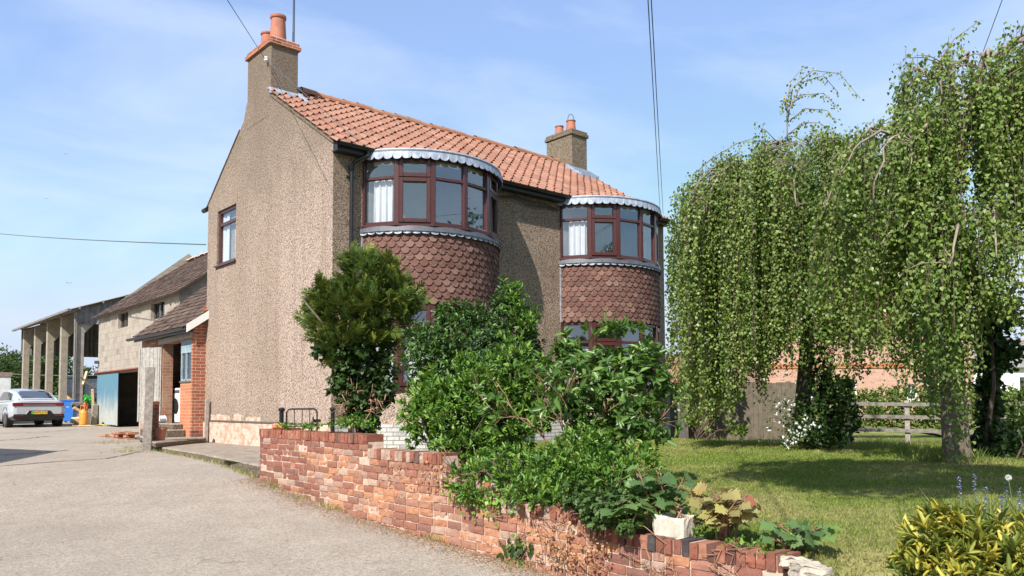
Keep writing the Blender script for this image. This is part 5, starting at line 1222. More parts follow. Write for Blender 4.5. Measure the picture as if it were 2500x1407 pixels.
# gold splashed laurel in the near corner
shrub('spotted_laurel', gpt(2400, 1380, 4.5, -.85), [lob(2330, 1330, 4.5, .26, .20), lob(2440, 1330, 4.5, .24, .18), lob(2300, 1260, 4.6, .12, .07), lob(2500, 1400, 4.3, .3, .25), lob(2270, 1390, 4.5, .2, .2), lob(2400, 1420, 4.3, .3, .25)], 640, 8, .085, 'leaf_gold', 'yellow splashed laurel bush in the near corner of the lawn', 'shrub', wd=.28, up=.75, shell=.3, stems=8, spread=1.0)
for k, (px, py, d, h) in enumerate([(2345, 1250, 6.2, .30), (2385, 1255, 6.0, .34), (2410, 1250, 5.9, .25), (2440, 1270, 5.6, .22), (2480, 1250, 5.6, .28), (2495, 1255, 5.4, .22), (2455, 1255, 6.1, .3)]):
    b = gpt(px, py, d, -.72); root = thing('flower_spike', b, 'pale blue flower spike standing behind the spotted laurel', 'flower', 'blue flower spikes by the lawn')
    m = MB(); top = b + np.array([rng.normal(0, .03), rng.normal(0, .03), h + .18]); m.tube([b, (b + top) / 2, top], [.004, .003, .002], 5)
    m.build('stalk', plain('flower stalk', (.10, .16, .05), .7, .2, bump=0) if k == 0 else bpy.data.materials['flower stalk'], root)
    n = 46; f = rng.random(n); P = b + (top - b) * (.62 + .38 * f)[:, None]; A = rdir(n) * np.array([1, 1, .3])
    leaves('petals', 'leaf_lav', P, A, np.array([0, 0, 1.0]) + rng.normal(0, .2, (n, 3)), .022, .014, rng.random(n), root, 'kite')
dc = gpt(2472, 1230, 6.0, -.7); root = thing('dandelion_clock', dc, 'fluffy white dandelion clock on a thin stalk by the lawn edge', 'dandelion')
m = MB(); m.tube([dc, dc + np.array([.01, 0, .25]), dc + np.array([.0, .02, .46])], .003, 5); m.build('stalk', bpy.data.materials['flower stalk'], root)
n = 200; A = rdir(n); leaves('seed_head', 'petal', np.repeat((dc + np.array([0, .02, .47]))[None], n, 0), A, rdir(n), .026, .004, rng.random(n), root, 'kite')

# ---------------------------------------------------- weeping birches
def bez(a, b, c, n): t = np.linspace(0, 1, n)[:, None]; return (1 - t) ** 2 * a + 2 * t * (1 - t) * b + t * t * c
def to_w(lat, dep, z): return plan(lat, dep, z)
def birch(base, trunk, limbs, nst, zbot, label, ln=.052, mat='leaf_birch', pitch=.036, bark='bark', keep=None):
    """trunk: list of (lat, dep, z, r); limbs: (start index on trunk, apex, end, radius, strands) in the tree's plan frame"""
    root = thing('weeping_birch', base, label, 'tree', 'weeping birches on the lawn')
    m = MB(); T = [to_w(*q[:3]) for q in trunk]; m.tube(T, [q[3] for q in trunk], 12)
    m.build('trunk', bark, root, smooth=True)
    mb = MB(); starts = []; outd = []; cid = []
    for (si, ap, en, r, ns_) in limbs:
        pts = bez(T[si], 2 * to_w(*ap) - (T[si] + to_w(*en)) / 2, to_w(*en), 14); pts[1:-1] += rng.normal(0, .04, (12, 3))
        mb.tube(pts, list(np.linspace(r, r * .22, 14)), 7)
        ncl = max(3, ns_ // 10); fcl = rng.uniform(.28, 1.0, ncl); scl = rng.normal(0, 1, ncl) * .26; tcl = rng.normal(0, .16, ncl); lcl = np.where(rng.random(ncl) < .42, rng.uniform(.10, .34, ncl), rng.uniform(.72, 1.0, ncl))
        for _ in range(ns_):
            j = int(rng.integers(0, ncl)); cid.append((tcl[j], lcl[j]))
            f = float(np.clip(fcl[j] + rng.normal(0, .03), .2, 1.0)); i = min(int(f * 13), 12); p = pts[i] + (pts[i + 1] - pts[i]) * (f * 13 - i); d = norm(pts[i + 1] - pts[i])
            side = norm(np.array([d[1], -d[0], 0]))
            tw = side * (scl[j] + rng.normal(0, .06)) + d * rng.uniform(0, .14) + np.array([0, 0, rng.uniform(.0, .14)])
            q = p + tw; starts.append(q); outd.append(norm(tw + d * .3))
            if rng.random() < .12: mb.tube([p, p + tw * .6 + np.array([0, 0, .05]), q, q + norm(tw) * .08 - np.array([0, 0, .12])], [.010, .007, .004, .002], 4)
    br_ = mb.build('limbs', 'bark_birch', root, smooth=True)
    P, A, Nn, Tt, Lg = [], [], [], [], []; ms = MB()
    for q, o, (tc_, lc_) in zip(starts, outd, cid):
        lat, dep = latdep(q[0], q[1]); zb = zbot(float(lat), float(dep)); full = max(.35, q[2] - zb); cl_ = .5 + .5 * math.sin(q[0] * 7.3 + 1.3 * math.sin(q[1] * 5)) * math.sin(q[1] * 6.1 + 2 * math.sin(q[0] * 3)); L_ = full * lc_ ** .7 * (1 - (.12 + .5 * (1 - cl_)) * rng.random() ** 1.5)
        if keep is not None and not keep(float(lat), float(dep), q[2]): continue
        k = max(4, int(L_ / pitch * rng.uniform(.75, 1.15))); s = np.sort(rng.uniform(.0, L_, k)); drift = rng.uniform(.06, .22); wob = rng.uniform(0, 6.28); ot = o * np.array([1, 1, 0])
        c = q + ot * (drift * (1 - np.exp(-s / .35)))[:, None] + np.stack([.05 * np.sin(s * 2.2 + wob), .05 * np.cos(s * 1.9 + wob), -s + .10 * np.exp(-s / .15)], 1)
        if rng.random() < .4: ms.tube(c[::max(1, k // 6)], .0028, 3, cap=False)
        ps = c + rng.normal(0, .030, (k, 3)); P.append(ps); hor = rdir(k) * np.array([1, 1, .25]); A.append(norm(hor * .75 + np.array([0, 0, -.75]))); Nn.append(norm(hor + ot * .5 + rng.normal(0, .35, (k, 3)) + np.array([0, 0, .45])))
        tt = rng.beta(2, 2.6) * .8 + tc_; Tt.append(np.clip(tt * .55 + rng.beta(2, 2.4, k) * .5, 0, 1)); Lg.append(rng.uniform(.7, 1.15, k) * ln)
    P = np.concatenate(P); N = len(P)
    leaves('crown', mat, P, np.concatenate(A), np.concatenate(Nn), np.concatenate(Lg), np.concatenate(Lg) * .78, np.concatenate(Tt), root, 'heart')
    ms.build('strands', 'twig_dark', br_, fix=False)
    return root
# far birch (its trunk dark among the shrubs)
LT0, DP0 = 5.35, 14.2
trunk = [(LT0, DP0 + .5, -.75, .17), (LT0 - .03, DP0 + .5, .2, .14), (LT0 + .05, DP0 + .4, 1.4, .12), (LT0 - .05, DP0 + .2, 2.6, .10), (LT0 - .15, DP0, 3.6, .075), (LT0 - .2, DP0 - .1, 4.5, .05)]
limbs = []
for k in range(15):
    th = k * 2 * math.pi / 15 + rng.normal(0, .12); R_ = rng.uniform(1.75, 2.25); e = (LT0 - .25 + R_ * (1.02 if math.cos(th) < 0 else 1.0) * math.cos(th), DP0 + R_ * .8 * math.sin(th), rng.uniform(2.9, 3.5) - .25 * (math.cos(th) < -.5))
    a_ = (LT0 - .25 + R_ * .62 * math.cos(th), DP0 + R_ * .5 * math.sin(th), rng.uniform(4.15, 4.75)); limbs.append((int(rng.integers(3, 5)), a_, e, .045, 92))
for th, R_, zz in ((2.75, 1.9, 3.2), (3.0, 2.0, 3.0), (3.3, 1.95, 3.1), (3.6, 2.0, 3.3), (2.5, 2.0, 3.3), (3.9, 1.9, 3.2), (3.2, 1.6, 3.7)):
    limbs.append((4, (LT0 - .25 + R_ * .62 * math.cos(th), DP0 + R_ * .5 * math.sin(th), 4.5), (LT0 - .25 + R_ * 1.0 * math.cos(th), DP0 + R_ * .75 * math.sin(th), zz), .035, 80))
for k in range(9):
    th = rng.uniform(0, 6.28); R_ = rng.uniform(.7, 1.4); limbs.append((5, (LT0 - .2 + R_ * .6 * math.cos(th), DP0 + R_ * .6 * math.sin(th), rng.uniform(4.7, 5.0)), (LT0 - .2 + R_ * math.cos(th), DP0 + R_ * math.sin(th), rng.uniform(4.2, 4.7)), .03, 62))
def zb1(lat, dep):
    px = 1250 + F * lat / dep
    z = np.interp(px, [1600, 1640, 1700, 1790, 1835, 1870, 1900, 1960, 2040, 2075, 2130, 2230, 2400], [.7, .1, -.25, -.22, .5, .25, .6, .72, .62, .55, .7, .6, .5])
    return float(z) + (.25 if dep > DP0 + .3 else 0)
birch(plan(LT0, DP0 + .5, -.75), trunk, limbs, 0, zb1, 'broad weeping birch whose curtain of leaves hangs before the plank fence', .054, bark='wood_dark')
# near birch
LT1, DP1 = 5.75, 10.45
trunk = [(LT1 + .08, DP1, -.75, .20), (LT1 + .02, DP1, -.2, .165), (LT1, DP1, .6, .155), (LT1 + .02, DP1 + .05, 1.6, .145), (LT1 - .02, DP1 + .1, 2.5, .125), (LT1 + .15, DP1 + .1, 3.4, .10), (LT1 + .45, DP1 + .1, 4.3, .07), (LT1 + .65, DP1 + .1, 4.95, .045)]
limbs = [(4, (LT1 - .5, DP1 - .5, 2.72), (LT1 - 1.25, DP1 - .8, 2.25), .045, 80), (4, (LT1 - .35, DP1 - .8, 2.5), (LT1 - .75, DP1 - 1.4, 1.9), .04, 70), (4, (LT1 + .1, DP1 - .7, 2.7), (LT1 - .15, DP1 - 1.3, 2.0), .04, 70),
         (3, (LT1 - .05, DP1 - .35, 2.0), (LT1 - .0, DP1 - .75, 1.5), .03, 80), (3, (LT1 + .1, DP1 - .3, 1.9), (LT1 + .12, DP1 - .6, 1.3), .03, 50), (4, (LT1 + .1, DP1 + .5, 3.0), (LT1 + .2, DP1 + 1.2, 2.6), .04, 60), (5, (LT1 + .7, DP1 - .5, 3.5), (LT1 + 1.15, DP1 - .9, 2.8), .04, 60), (6, (LT1 + 1.0, DP1 - .4, 4.6), (LT1 + 1.5, DP1 - .6, 3.9), .035, 70), (6, (LT1 + 1.2, DP1 + .4, 4.5), (LT1 + 1.9, DP1 + .6, 3.8), .035, 60)]
for k in range(11):
    th = k * 2 * math.pi / 11 + .2; R_ = rng.uniform(.9, 1.35); limbs.append((int(rng.integers(5, 8)), (LT1 + .62 + R_ * .55 * math.cos(th), DP1 + R_ * .55 * math.sin(th), rng.uniform(4.6, 5.1)), (LT1 + .62 + R_ * 1.0 * math.cos(th), DP1 + R_ * .9 * math.sin(th), rng.uniform(3.6, 4.3)), .035, 66))
for k in range(7):
    th = math.pi * (.75 + .5 * k / 6); R_ = rng.uniform(1.1, 1.7); limbs.append((5, (LT1 + R_ * .55 * math.cos(th), DP1 + R_ * .6 * math.sin(th), rng.uniform(3.5, 4.0)), (LT1 + R_ * math.cos(th), DP1 + R_ * math.sin(th), rng.uniform(2.8, 3.3)), .035, 56))
def zb2(lat, dep):
    px = 1250 + F * lat / dep
    return float(np.interp(px, [1900, 2040, 2100, 2160, 2220, 2270, 2310, 2345, 2380, 2430, 2470, 2520, 2700], [1.7, 1.2, .75, .55, .15, .3, -.78, -.75, .9, 1.5, 1.0, 1.25, 1.0])) + (.9 if dep > DP1 + .3 else 0)
def gap(lat, dep, z):
    px = 1250 + F * lat / dep
    return not (2290 < px < 2375 and dep < DP1 + .1 and rng.random() < .35)
birch(plan(LT1 + .08, DP1, -.75), trunk, limbs, 0, zb2, 'near weeping birch with thick trunk at the lawn edge, strands sweeping the grass', .056, keep=gap)

# upright spray of new shoots on top of the far birch belongs to that tree
fb = [o for o in bpy.data.objects if o.name.startswith('weeping_birch') and o.type == 'EMPTY'][0]
m = MB(); P = []; A = []
D0 = 13.9
for pxs in ([(1922, 345), (1921, 250), (1930, 200), (1965, 160)], [(1922, 300), (1935, 215), (1985, 172), (2050, 180), (2100, 240)], [(1925, 270), (1960, 200), (2010, 185), (2045, 225)], [(1922, 262), (1960, 232), (2010, 228), (2045, 262)], [(1922, 300), (1965, 265), (2020, 270), (2040, 300)], [(1921, 255), (1915, 240), (1908, 268)], [(1922, 330), (1960, 300), (2000, 300), (2040, 325)], [(2100, 330), (2170, 305), (2240, 272), (2265, 276)], [(1700, 420), (1740, 385), (1800, 350), (1850, 335)], [(2250, 225), (2280, 170), (2330, 95), (2390, 52)]):
    pts = [at(x, y, (D0 if x < 2200 else 10.3) + rng.normal(0, .12)) for x, y in pxs]
    fine = []
    for i in range(len(pts) - 1):
        for t in np.linspace(0, 1, 7)[:-1]: fine.append(pts[i] * (1 - t) + pts[i + 1] * t)
    fine.append(pts[-1]); m.tube(fine, list(np.linspace(.013, .004, len(fine))), 5)
    for q in fine[2:]:
        for _ in range(3): P.append(q + rng.normal(0, .035, 3) - np.array([0, 0, .03])); A.append(norm(rng.normal(0, .5, 3) + np.array([0, 0, -.6])))
m.build('shoots', 'bark_birch', fb, smooth=True); N = len(P)
leaves('shoot_leaves', 'leaf_birch', np.array(P), np.array(A), rdir(N), .05, .04, rng.random(N), fb, 'heart')

def rooted(name, lat, dep, z, label, cat, group=None): return thing(name, plan(lat, dep, z), label, cat, group, -YAW)

# ---------------------------------------------------- fences behind the lawn
f0 = at(1628, 1062, 20.6); f1 = at(1968, 1068, 21.0)
fz = -.66; lat0, dep0 = latdep(f0[0], f0[1]); lat1, dep1 = latdep(f1[0], f1[1])
fl = float(math.hypot(lat1 - lat0, dep1 - dep0))
fc = rooted('plank_fence', float(lat0), float(dep0), fz, 'close boarded timber fence in the shade of the far birch', 'fence')
fc.rotation_euler[2] += math.atan2(float(dep1 - dep0), float(lat1 - lat0))
m = MB(); nb = int(fl / .125)
for i in range(nb):
    x = i * fl / nb; m.box((x, -.012 + .006 * (i % 2), .04 + rng.normal(0, .012)), (x + .122, .010 + .006 * (i % 2), 1.52 + rng.normal(0, .012)))
m.build('boards', 'wood_fence_shaded', fc, local=True)
for i in range(4):
    m = MB(); x = i * fl / 3; m.box((x - .05, .02, -.1), (x + .05, .12, 1.58)); m.build('post', 'wood_dark', fc, local=True)
m = MB(); m.box((0, .02, .3), (fl, .06, .39)); m.box((0, .02, 1.2), (fl, .06, 1.29)); m.build('rails', 'wood_dark', fc, local=True)
# dark timber gate leaf next to the farmhouse corner
dg = rooted('side_gate', 6.9 * .58, 20.2, -.6, 'dark weathered timber side gate between farmhouse corner and plank fence', 'gate')
m = MB()
for i in range(5): m.box((-.02 + i * .09, -.01 + .004 * (i % 2), .03), (.065 + i * .09, .015 + .004 * (i % 2), 1.15))
m.build('boards', 'wood_dark', dg, local=True)
m = MB(); m.box((-.12, -.05, -.1), (-.03, .05, 1.25)); m.build('post', 'wood_grey', dg, local=True)

rf0 = at(2075, 1060, 19.6); rf1 = at(2560, 1072, 17.6)
rl0, rd0 = latdep(rf0[0], rf0[1]); rl1, rd1 = latdep(rf1[0], rf1[1]); rl = float(math.hypot(rl1 - rl0, rd1 - rd0))
rfc = rooted('rail_fence', float(rl0), float(rd0), -.64, 'grey post and rail fence running behind the near birch', 'fence'); rfc.rotation_euler[2] += math.atan2(float(rd1 - rd0), float(rl1 - rl0))
for x in (.0, 1.27, 3.1, 4.9):
    m = MB(); m.box((x - .055, -.05, -.15), (x + .055, .05, 1.0)); m.build('post', 'wood_grey', rfc, local=True, bevel=.01)
for z in (.30, .62, .92):
    m = MB(); m.bar((-.1, -.07, z + .01), (rl * .5, -.075, z - .015), .04, .085); m.bar((rl * .5, -.075, z - .015), (rl + .1, -.07, z + .01), .04, .085); m.build('rail', 'wood_rail_shaded', rfc, local=True)

# shrubs and hedge along the back
shrub('blossom_shrub', at(1995, 1085, 13.6) * [1, 1, 0] + [0, 0, -.72], [lob(2015, 985, 13.6, .42, .44), lob(1985, 1035, 13.5, .46, .34), lob(2060, 1020, 13.6, .28, .42), lob(2020, 935, 13.7, .34, .26), lob(2000, 1065, 13.4, .5, .2), lob(2000, 885, 13.8, .22, .3), lob(2050, 960, 13.7, .3, .3)], 1700, 4, .075, 'leaf_ivy', 'dark shrub dotted with white blossom at the foot of the far birch', 'shrub', wd=.6, up=.3, shell=.3, stems=10)
bs = [o for o in bpy.data.objects if o.name == 'blossom_shrub'][0]
cl = [at(1900, 1030, 13.2), at(1920, 1000, 13.2), at(1932, 1078, 13.0), at(1955, 1060, 13.0), at(1910, 985, 13.2), at(1950, 1040, 13.1), at(1978, 1040, 13.0)]
n = 85; ctr = np.array(cl)[rng.integers(0, 7, n)] + rng.normal(0, .075, (n, 3)); P = np.repeat(ctr, 5, 0); A = rdir(n * 5)
leaves('blossom', 'petal', P, A, rdir(n * 5), .034, .03, rng.random(n * 5), bs, 'kite')
leaves('spray_leaves', 'leaf_ivy', ctr[::1].repeat(3, 0) + rng.normal(0, .08, (n * 3, 3)), rdir(n * 3), rdir(n * 3), .06, .035, rng.random(n * 3), bs, 'folded')
shrub('fence_creeper', at(1700, 1062, 20.2) * [1, 1, 0] + [0, 0, -.65], [lob(1690, 1020, 20.3, .26, .22), lob(1745, 1000, 20.3, .24, .22), lob(1660, 985, 20.4, .3, .4), lob(1780, 950, 20.3, .4, .4), lob(1700, 930, 20.3, .4, .35), lob(1800, 1050, 20.2, .3, .14)], 620, 4, .10, 'leaf_hedge', 'leafy climber growing over the left end of the plank fence', 'climber', wd=.7, up=.3, shell=.3, stems=14, stemr=.022)
shrub('hedge', at(2300, 1050, 23.5) * [1, 1, 0] + [0, 0, -.7], [lob(px, 990 + (px % 3) * 4, 23.2, .75, .62, .6) for px in range(2040, 2620, 62)], 5200, 3, .10, 'leaf_hedge', 'sunlit clipped hedge behind the post and rail fence', 'hedge', wd=.6, up=.3, shell=.45, stems=12, stemr=.03)
shrub('yellow_green_bush', at(2480, 1060, 19.5) * [1, 1, 0] + [0, 0, -.7], [lob(2490, 1000, 15.5, .35, .5), lob(2520, 1080, 15, .5, .4)], 420, 4, .10, 'leaf_hedge', 'yellow green bush at the far right edge of the garden', 'bush', wd=.6, up=.4, shell=.35, stems=6)
iv = at(2415, 1140, 12.2) * [1, 1, 0] + [0, 0, -.75]
shrub('ivy_tree', iv, [lob(2415, y, 12.2, .26 + .05 * math.sin(y), .22) for y in range(740, 1140, 50)] + [lob(2440, 860, 12.3, .34, .3), lob(2400, 800, 12.3, .34, .26), lob(2450, 760, 12.4, .3, .26), lob(2430, 1090, 12.2, .34, .3)], 2100, 4, .075, 'leaf_ivy', 'dead looking trunk wrapped in dark ivy behind the near birch', 'tree', wd=.9, tpl='heart', up=.05, shell=.2, stems=8, stemr=.05, droop=.4)
it = [o for o in bpy.data.objects if o.name == 'ivy_tree'][0]
m = MB(); m.tube([iv, at(2420, 900, 12.3), at(2440, 720, 12.4)], [.16, .12, .08], 10)
for pts in ([(2430, 780), (2470, 765), (2500, 790), (2530, 830)], [(2440, 740), (2480, 700), (2520, 690)], [(2420, 690), (2445, 640), (2480, 600), (2530, 590)]): m.tube([at(x, y, 12.3) for x, y in pts], [.05, .04, .03, .015][:len(pts)], 7)
m.build('trunk', 'wood_dark', it, smooth=True)
shrub('shade_undergrowth', at(2460, 1150, 11) * [1, 1, 0] + [0, 0, -.75], [lob(2480, 1120, 11.5, .4, .3), lob(2540, 1100, 11, .5, .5), lob(2400, 1130, 11.6, .3, .14)], 420, 4, .085, 'leaf_ivy', 'dark undergrowth around the ivy wrapped trunk', 'undergrowth', wd=.6, up=.5, shell=.2, stems=4)

# ---------------------------------------------------- houses behind the garden
bh = rooted('brick_house', 12.4, 40, -.7, 'pink brick house with white windows seen through the birches', 'house')
m = MB(); WH = 4.7; x0, x1 = .3, 10.7
wins = [(1.75, 2.7, 1.25, 2.12), (3.95, 4.85, 1.25, 2.15), (7.35, 7.85, 1.1, 1.9)]
cuts = [x0]
for w_ in wins: cuts += [w_[0], w_[1]]
cuts.append(x1)
for a, b in zip(cuts[:-1], cuts[1:]):
    q = [w_ for w_ in wins if w_[0] == a]
    if q: m.quad((a, 0, 0), (b, 0, 0), (b, 0, q[0][2]), (a, 0, q[0][2])); m.quad((a, 0, q[0][3]), (b, 0, q[0][3]), (b, 0, WH), (a, 0, WH))
    else: m.quad((a, 0, 0), (b, 0, 0), (b, 0, WH), (a, 0, WH))
for (a, b, c, d) in wins:
    for (p, q) in (((a, c), (a, d)), ((a, d), (b, d)), ((b, d), (b, c)), ((b, c), (a, c))): m.quad((p[0], 0, p[1]), (q[0], 0, q[1]), (q[0], .3, q[1]), (p[0], .3, p[1]))
m.poly([(x0, 0, 0), (x0, 6, 0), (x0, 6, WH), (x0, 3, WH + 2.4), (x0, 0, WH)]); m.poly([(x1, 0, 0), (x1, 6, 0), (x1, 6, WH), (x1, 3, WH + 2.4), (x1, 0, WH)]); m.quad((x0, 6, 0), (x1, 6, 0), (x1, 6, WH), (x0, 6, WH))
m.poly([(2.6, -.35, 0), (2.6, 0, 0), (2.6, 0, WH), (2.6, -.35, WH)])
m.build('wall', 'brick_far', bh, local=True, fix=False)
m = MB(); m.box((x0, -.05, 2.72), (x1, .0, 2.80)); m.box((x0, -.07, 2.88), (x1, .0, 2.93))
for i in range(46): m.box((x0 + .05 + i * .225, -.06, 2.80), (x0 + .15 + i * .225, .0, 2.88))
m.build('string_course', 'brick_orange', bh, local=True)
for (a, b, c, d) in wins:
    m = MB(); e = .07
    m.box((a, .08, c), (a + e, .16, d)); m.box((b - e, .08, c), (b, .16, d)); m.box((a + e, .08, d - e), (b - e, .16, d)); m.box((a + e, .08, c), (b - e, .16, c + e)); m.box((a + e, .09, (c + d) / 2 - .03), (b - e, .15, (c + d) / 2 + .03)); m.box(((a + b) / 2 - .02, .09, c + e), ((a + b) / 2 + .02, .15, (c + d) / 2 - .03)); m.box(((a + b) / 2 - .02, .09, (c + d) / 2 + .03), ((a + b) / 2 + .02, .15, d - e))
    f = m.build('window', 'white', bh, local=True); m = MB(); m.quad((a, .13, c), (b, .13, c), (b, .13, d), (a, .13, d)); m.build('pane', 'glass_dim', f, local=True, fix=False)
    m = MB(); m.quad((a, .29, c), (b, .29, c), (b, .29, d), (a, .29, d)); m.build('room_back', 'dark', f, local=True, fix=False)
    m = MB(); m.box((a - .05, -.06, c - .08), (b + .05, .08, c)); m.build('sill', 'white', f, local=True)
m = MB(); m.quad((x0 - .2, -.25, WH - .15), (x1 + .2, -.25, WH - .15), (x1 + .2, 3, WH + 2.45), (x0 - .2, 3, WH + 2.45)); m.quad((x0 - .2, 6.25, WH - .15), (x1 + .2, 6.25, WH - .15), (x1 + .2, 3, WH + 2.45), (x0 - .2, 3, WH + 2.45)); m.build('roof', 'ridge', bh, local=True, fix=False)
ct = rooted('cottage', 26.2, 46, -.7, 'white cottage with grey slate roof at the far right', 'cottage')
m = MB(); a, b, h = 0, 9, 3.05; m.quad((a, 0, 0), (b, 0, 0), (b, 0, h), (a, 0, h)); m.poly([(a, 0, 0), (a, 5, 0), (a, 5, h), (a, 2.5, h + 1.5), (a, 0, h)]); m.poly([(b, 0, 0), (b, 5, 0), (b, 5, h), (b, 2.5, h + 1.5), (b, 0, h)]); m.build('wall', 'white', ct, local=True, fix=False)
m = MB(); m.quad((a - .25, -.3, h - .1), (b + .25, -.3, h - .1), (b + .25, 2.5, h + 1.6), (a - .25, 2.5, h + 1.6)); m.quad((a - .25, 5.3, h - .1), (b + .25, 5.3, h - .1), (b + .25, 2.5, h + 1.6), (a - .25, 2.5, h + 1.6)); m.build('roof', 'asbestos', ct, local=True, fix=False)
m = MB(); m.tube([(a - .25, 2.5, h + 1.6), (b + .25, 2.5, h + 1.6)], .10, 8); m.build('ridge_tiles', 'ridge', ct, local=True)
for x in (.5, 3.0):
    m = MB(); m.box((x, -.04, 1.4), (x + 1.0, -.004, 2.4)); f = m.build('window', 'black', ct, local=True); m = MB(); m.box((x + .05, -.06, 1.45), (x + .95, -.042, 2.35)); m.build('pane', 'lead_dark', f, local=True)
ob = rooted('pantiled_shed', 6.3, 33, -.6, 'low shed with bright orange pantile roof glimpsed beside the farmhouse', 'shed')
m = MB(); m.box((-.5, 0, 0), (1.1, 3, 1.75)); m.build('wall', 'brick_far', ob, local=True)
o = pantiles(-.2, 1.7, 1.8, 3.0, -.7, 1.3, 8, 8, ob, 'roof', 'pantile'); o.matrix_parent_inverse = Matrix.Identity(4)
m = MB(); m.quad((-.7, 3.6, 1.7), (1.3, 3.6, 1.7), (1.3, 1.8, 3.05), (-.7, 1.8, 3.05)); m.build('back_slope', 'fibre', ob, local=True, fix=False)

# ---------------------------------------------------- trees beyond the yard and the one behind the viewer
def bigtree(name, base, h, rx, label, nclump=420, leaf=.34, crown=.45, cat='tree', group=None, mat='leaf_oak', k=26, trunk_r=.28):
    root = thing(name, base, label, cat, group); b = np.array(base, float); m = MB(); c0 = b + np.array([0, 0, h * crown])
    m.tube([b + np.array([0, 0, -.2]), b + np.array([.05, 0, h * .25]), c0, c0 + np.array([.1, .1, h * .3])], [trunk_r, trunk_r * .75, trunk_r * .5, trunk_r * .15], 10)
    cen = b + np.array([0, 0, h * (crown + 1) / 2]); R = np.array([rx, rx, h * (1 - crown) / 2 * 1.05])
    nb_ = 16; bl = cen + R * rdir(nb_) * rng.uniform(.45, .8, (nb_, 1)); br2 = rng.uniform(.28, .46, nb_)[:, None] * R
    for e in bl: m.tube([b + np.array([0, 0, h * rng.uniform(.25, .5)]), (c0 + e) / 2 + rng.normal(0, .2, 3), e], [trunk_r * .4, trunk_r * .25, trunk_r * .08], 6)
    m.build('trunk', 'bark', root, smooth=True)
    idx = rng.integers(0, nb_, nclump); u = rdir(nclump); pos = bl[idx] + br2[idx] * u * rng.uniform(.55, 1.08, (nclump, 1))
    P = np.repeat(pos, k, 0) + rng.normal(0, 1, (nclump * k, 3)) * leaf * np.array([1.1, 1.1, .7]); n = len(P)
    A = norm(np.repeat(u, k, 0) * .4 + rng.normal(0, .7, (n, 3))); Nn = norm(np.repeat(u, k, 0) * .6 + np.array([0, 0, .7]) + rng.normal(0, .4, (n, 3))); s_ = leaf * rng.uniform(.6, 1.2, n)
    leaves('crown', mat, P, A, Nn, s_, s_ * .62, np.clip(np.repeat(rng.beta(2, 2.5, nclump), k) * .6 + rng.random(n) * .4, 0, 1), root, 'folded')
    return root
grp = 'field trees beyond the open barn'
for k, (px, py, d, h, rx, lb) in enumerate([(60, 985, 75, 6.6, 4.6, 'broad dark tree beyond the first bays of the open barn'), (150, 985, 80, 6.4, 3.0, 'dark tree seen between the last barn columns'), (-30, 985, 70, 5.6, 3.4, 'dark tree at the far left edge behind the lorry'), (105, 985, 90, 7.2, 4.0, 'tallest dark tree behind the barn columns')]):
    b = at(px, py, d); b[2] = -.75; bigtree('field_tree', b, h, rx, lb, 330, .26, .12, group=grp)
gt0 = plan(4.7, 2.4, -1.0); gtr = thing('garden_tree', gt0, 'broadleaf tree just beyond the right edge whose overhanging limbs shade the lawn', 'tree')
gcen = plan(1.95, 3.9, 4.85); m = MB(); m.tube([gt0, gt0 + [0, 0, 1.6], plan(4.2, 2.7, 3.2), plan(3.2, 3.1, 4.4), gcen], [.2, .17, .13, .09, .03], 10)
m.tube([plan(4.2, 2.7, 3.2), plan(4.6, 2.2, 4.6), plan(4.9, 1.8, 5.6)], [.11, .08, .03], 8)
ncl = 330; u = rdir(ncl); pos = gcen + (RT2[None] * (u[:, :1] * 1.9) + FWD2[None] * (u[:, 1:2] * 1.95) + np.array([0, 0, 1.])[None] * u[:, 2:] * .62) * rng.uniform(.3, 1.0, (ncl, 1)) ** .6
pos = np.concatenate([pos, plan(4.6, 2.2, 5.2) + rdir(90) * rng.uniform(.3, 1.2, (90, 1))])
for q in pos[::9]: m.tube([gcen + (q - gcen) * .25, q], [.018, .004], 5)
m.build('trunk', 'bark', gtr, smooth=True)
k = 40; P = np.repeat(pos, k, 0) + rng.normal(0, .13, (len(pos) * k, 3)); n = len(P)
leaves('crown', 'leaf_oak', P, rdir(n), rdir(n) + np.array([0, 0, .8]), rng.uniform(.07, .13, n), .075, rng.random(n), gtr, 'folded')
bt = at(1660, 985, 70); bt[2] = -.75
bigtree('field_tree', at(2180, 985, 85) * [1, 1, 0] + [0, 0, -.75], 6.5, 5, 'distant tree behind the pink brick house', 200, .3, .15, group=grp)

bigtree('lane_tree', np.array([7.2, -22.0, -1.2]), 10.5, 4.2, 'leafy tree across the lane behind the viewer, mirrored in the bay windows', 260, .26, .25, k=22)
bigtree('lane_tree', np.array([19.0, -11.0, -.8]), 11.0, 4.5, 'leafy tree beyond the right edge of the garden, mirrored in the bay windows', 260, .26, .25, k=22)
# neighbouring barn out of frame to the left: its corner shades the lane
nbn = thing('neighbouring_barn', plan(-12.35, 7.4, -.6), 'brick barn across the lane, casting shade over the lane edge', 'barn', None, -YAW + .25)
m = MB(); m.box((-3, -4.6, -.4), (3, 5.2, 3.0)); m.build('wall', 'brick_old', nbn, local=True)
m = MB(); m.prism([(-3.3, -4.9, 2.9), (3.3, -4.9, 2.9), (0, -4.9, 4.9)], (0, 10.4, 0)); m.build('roof', 'fibre', nbn, local=True)

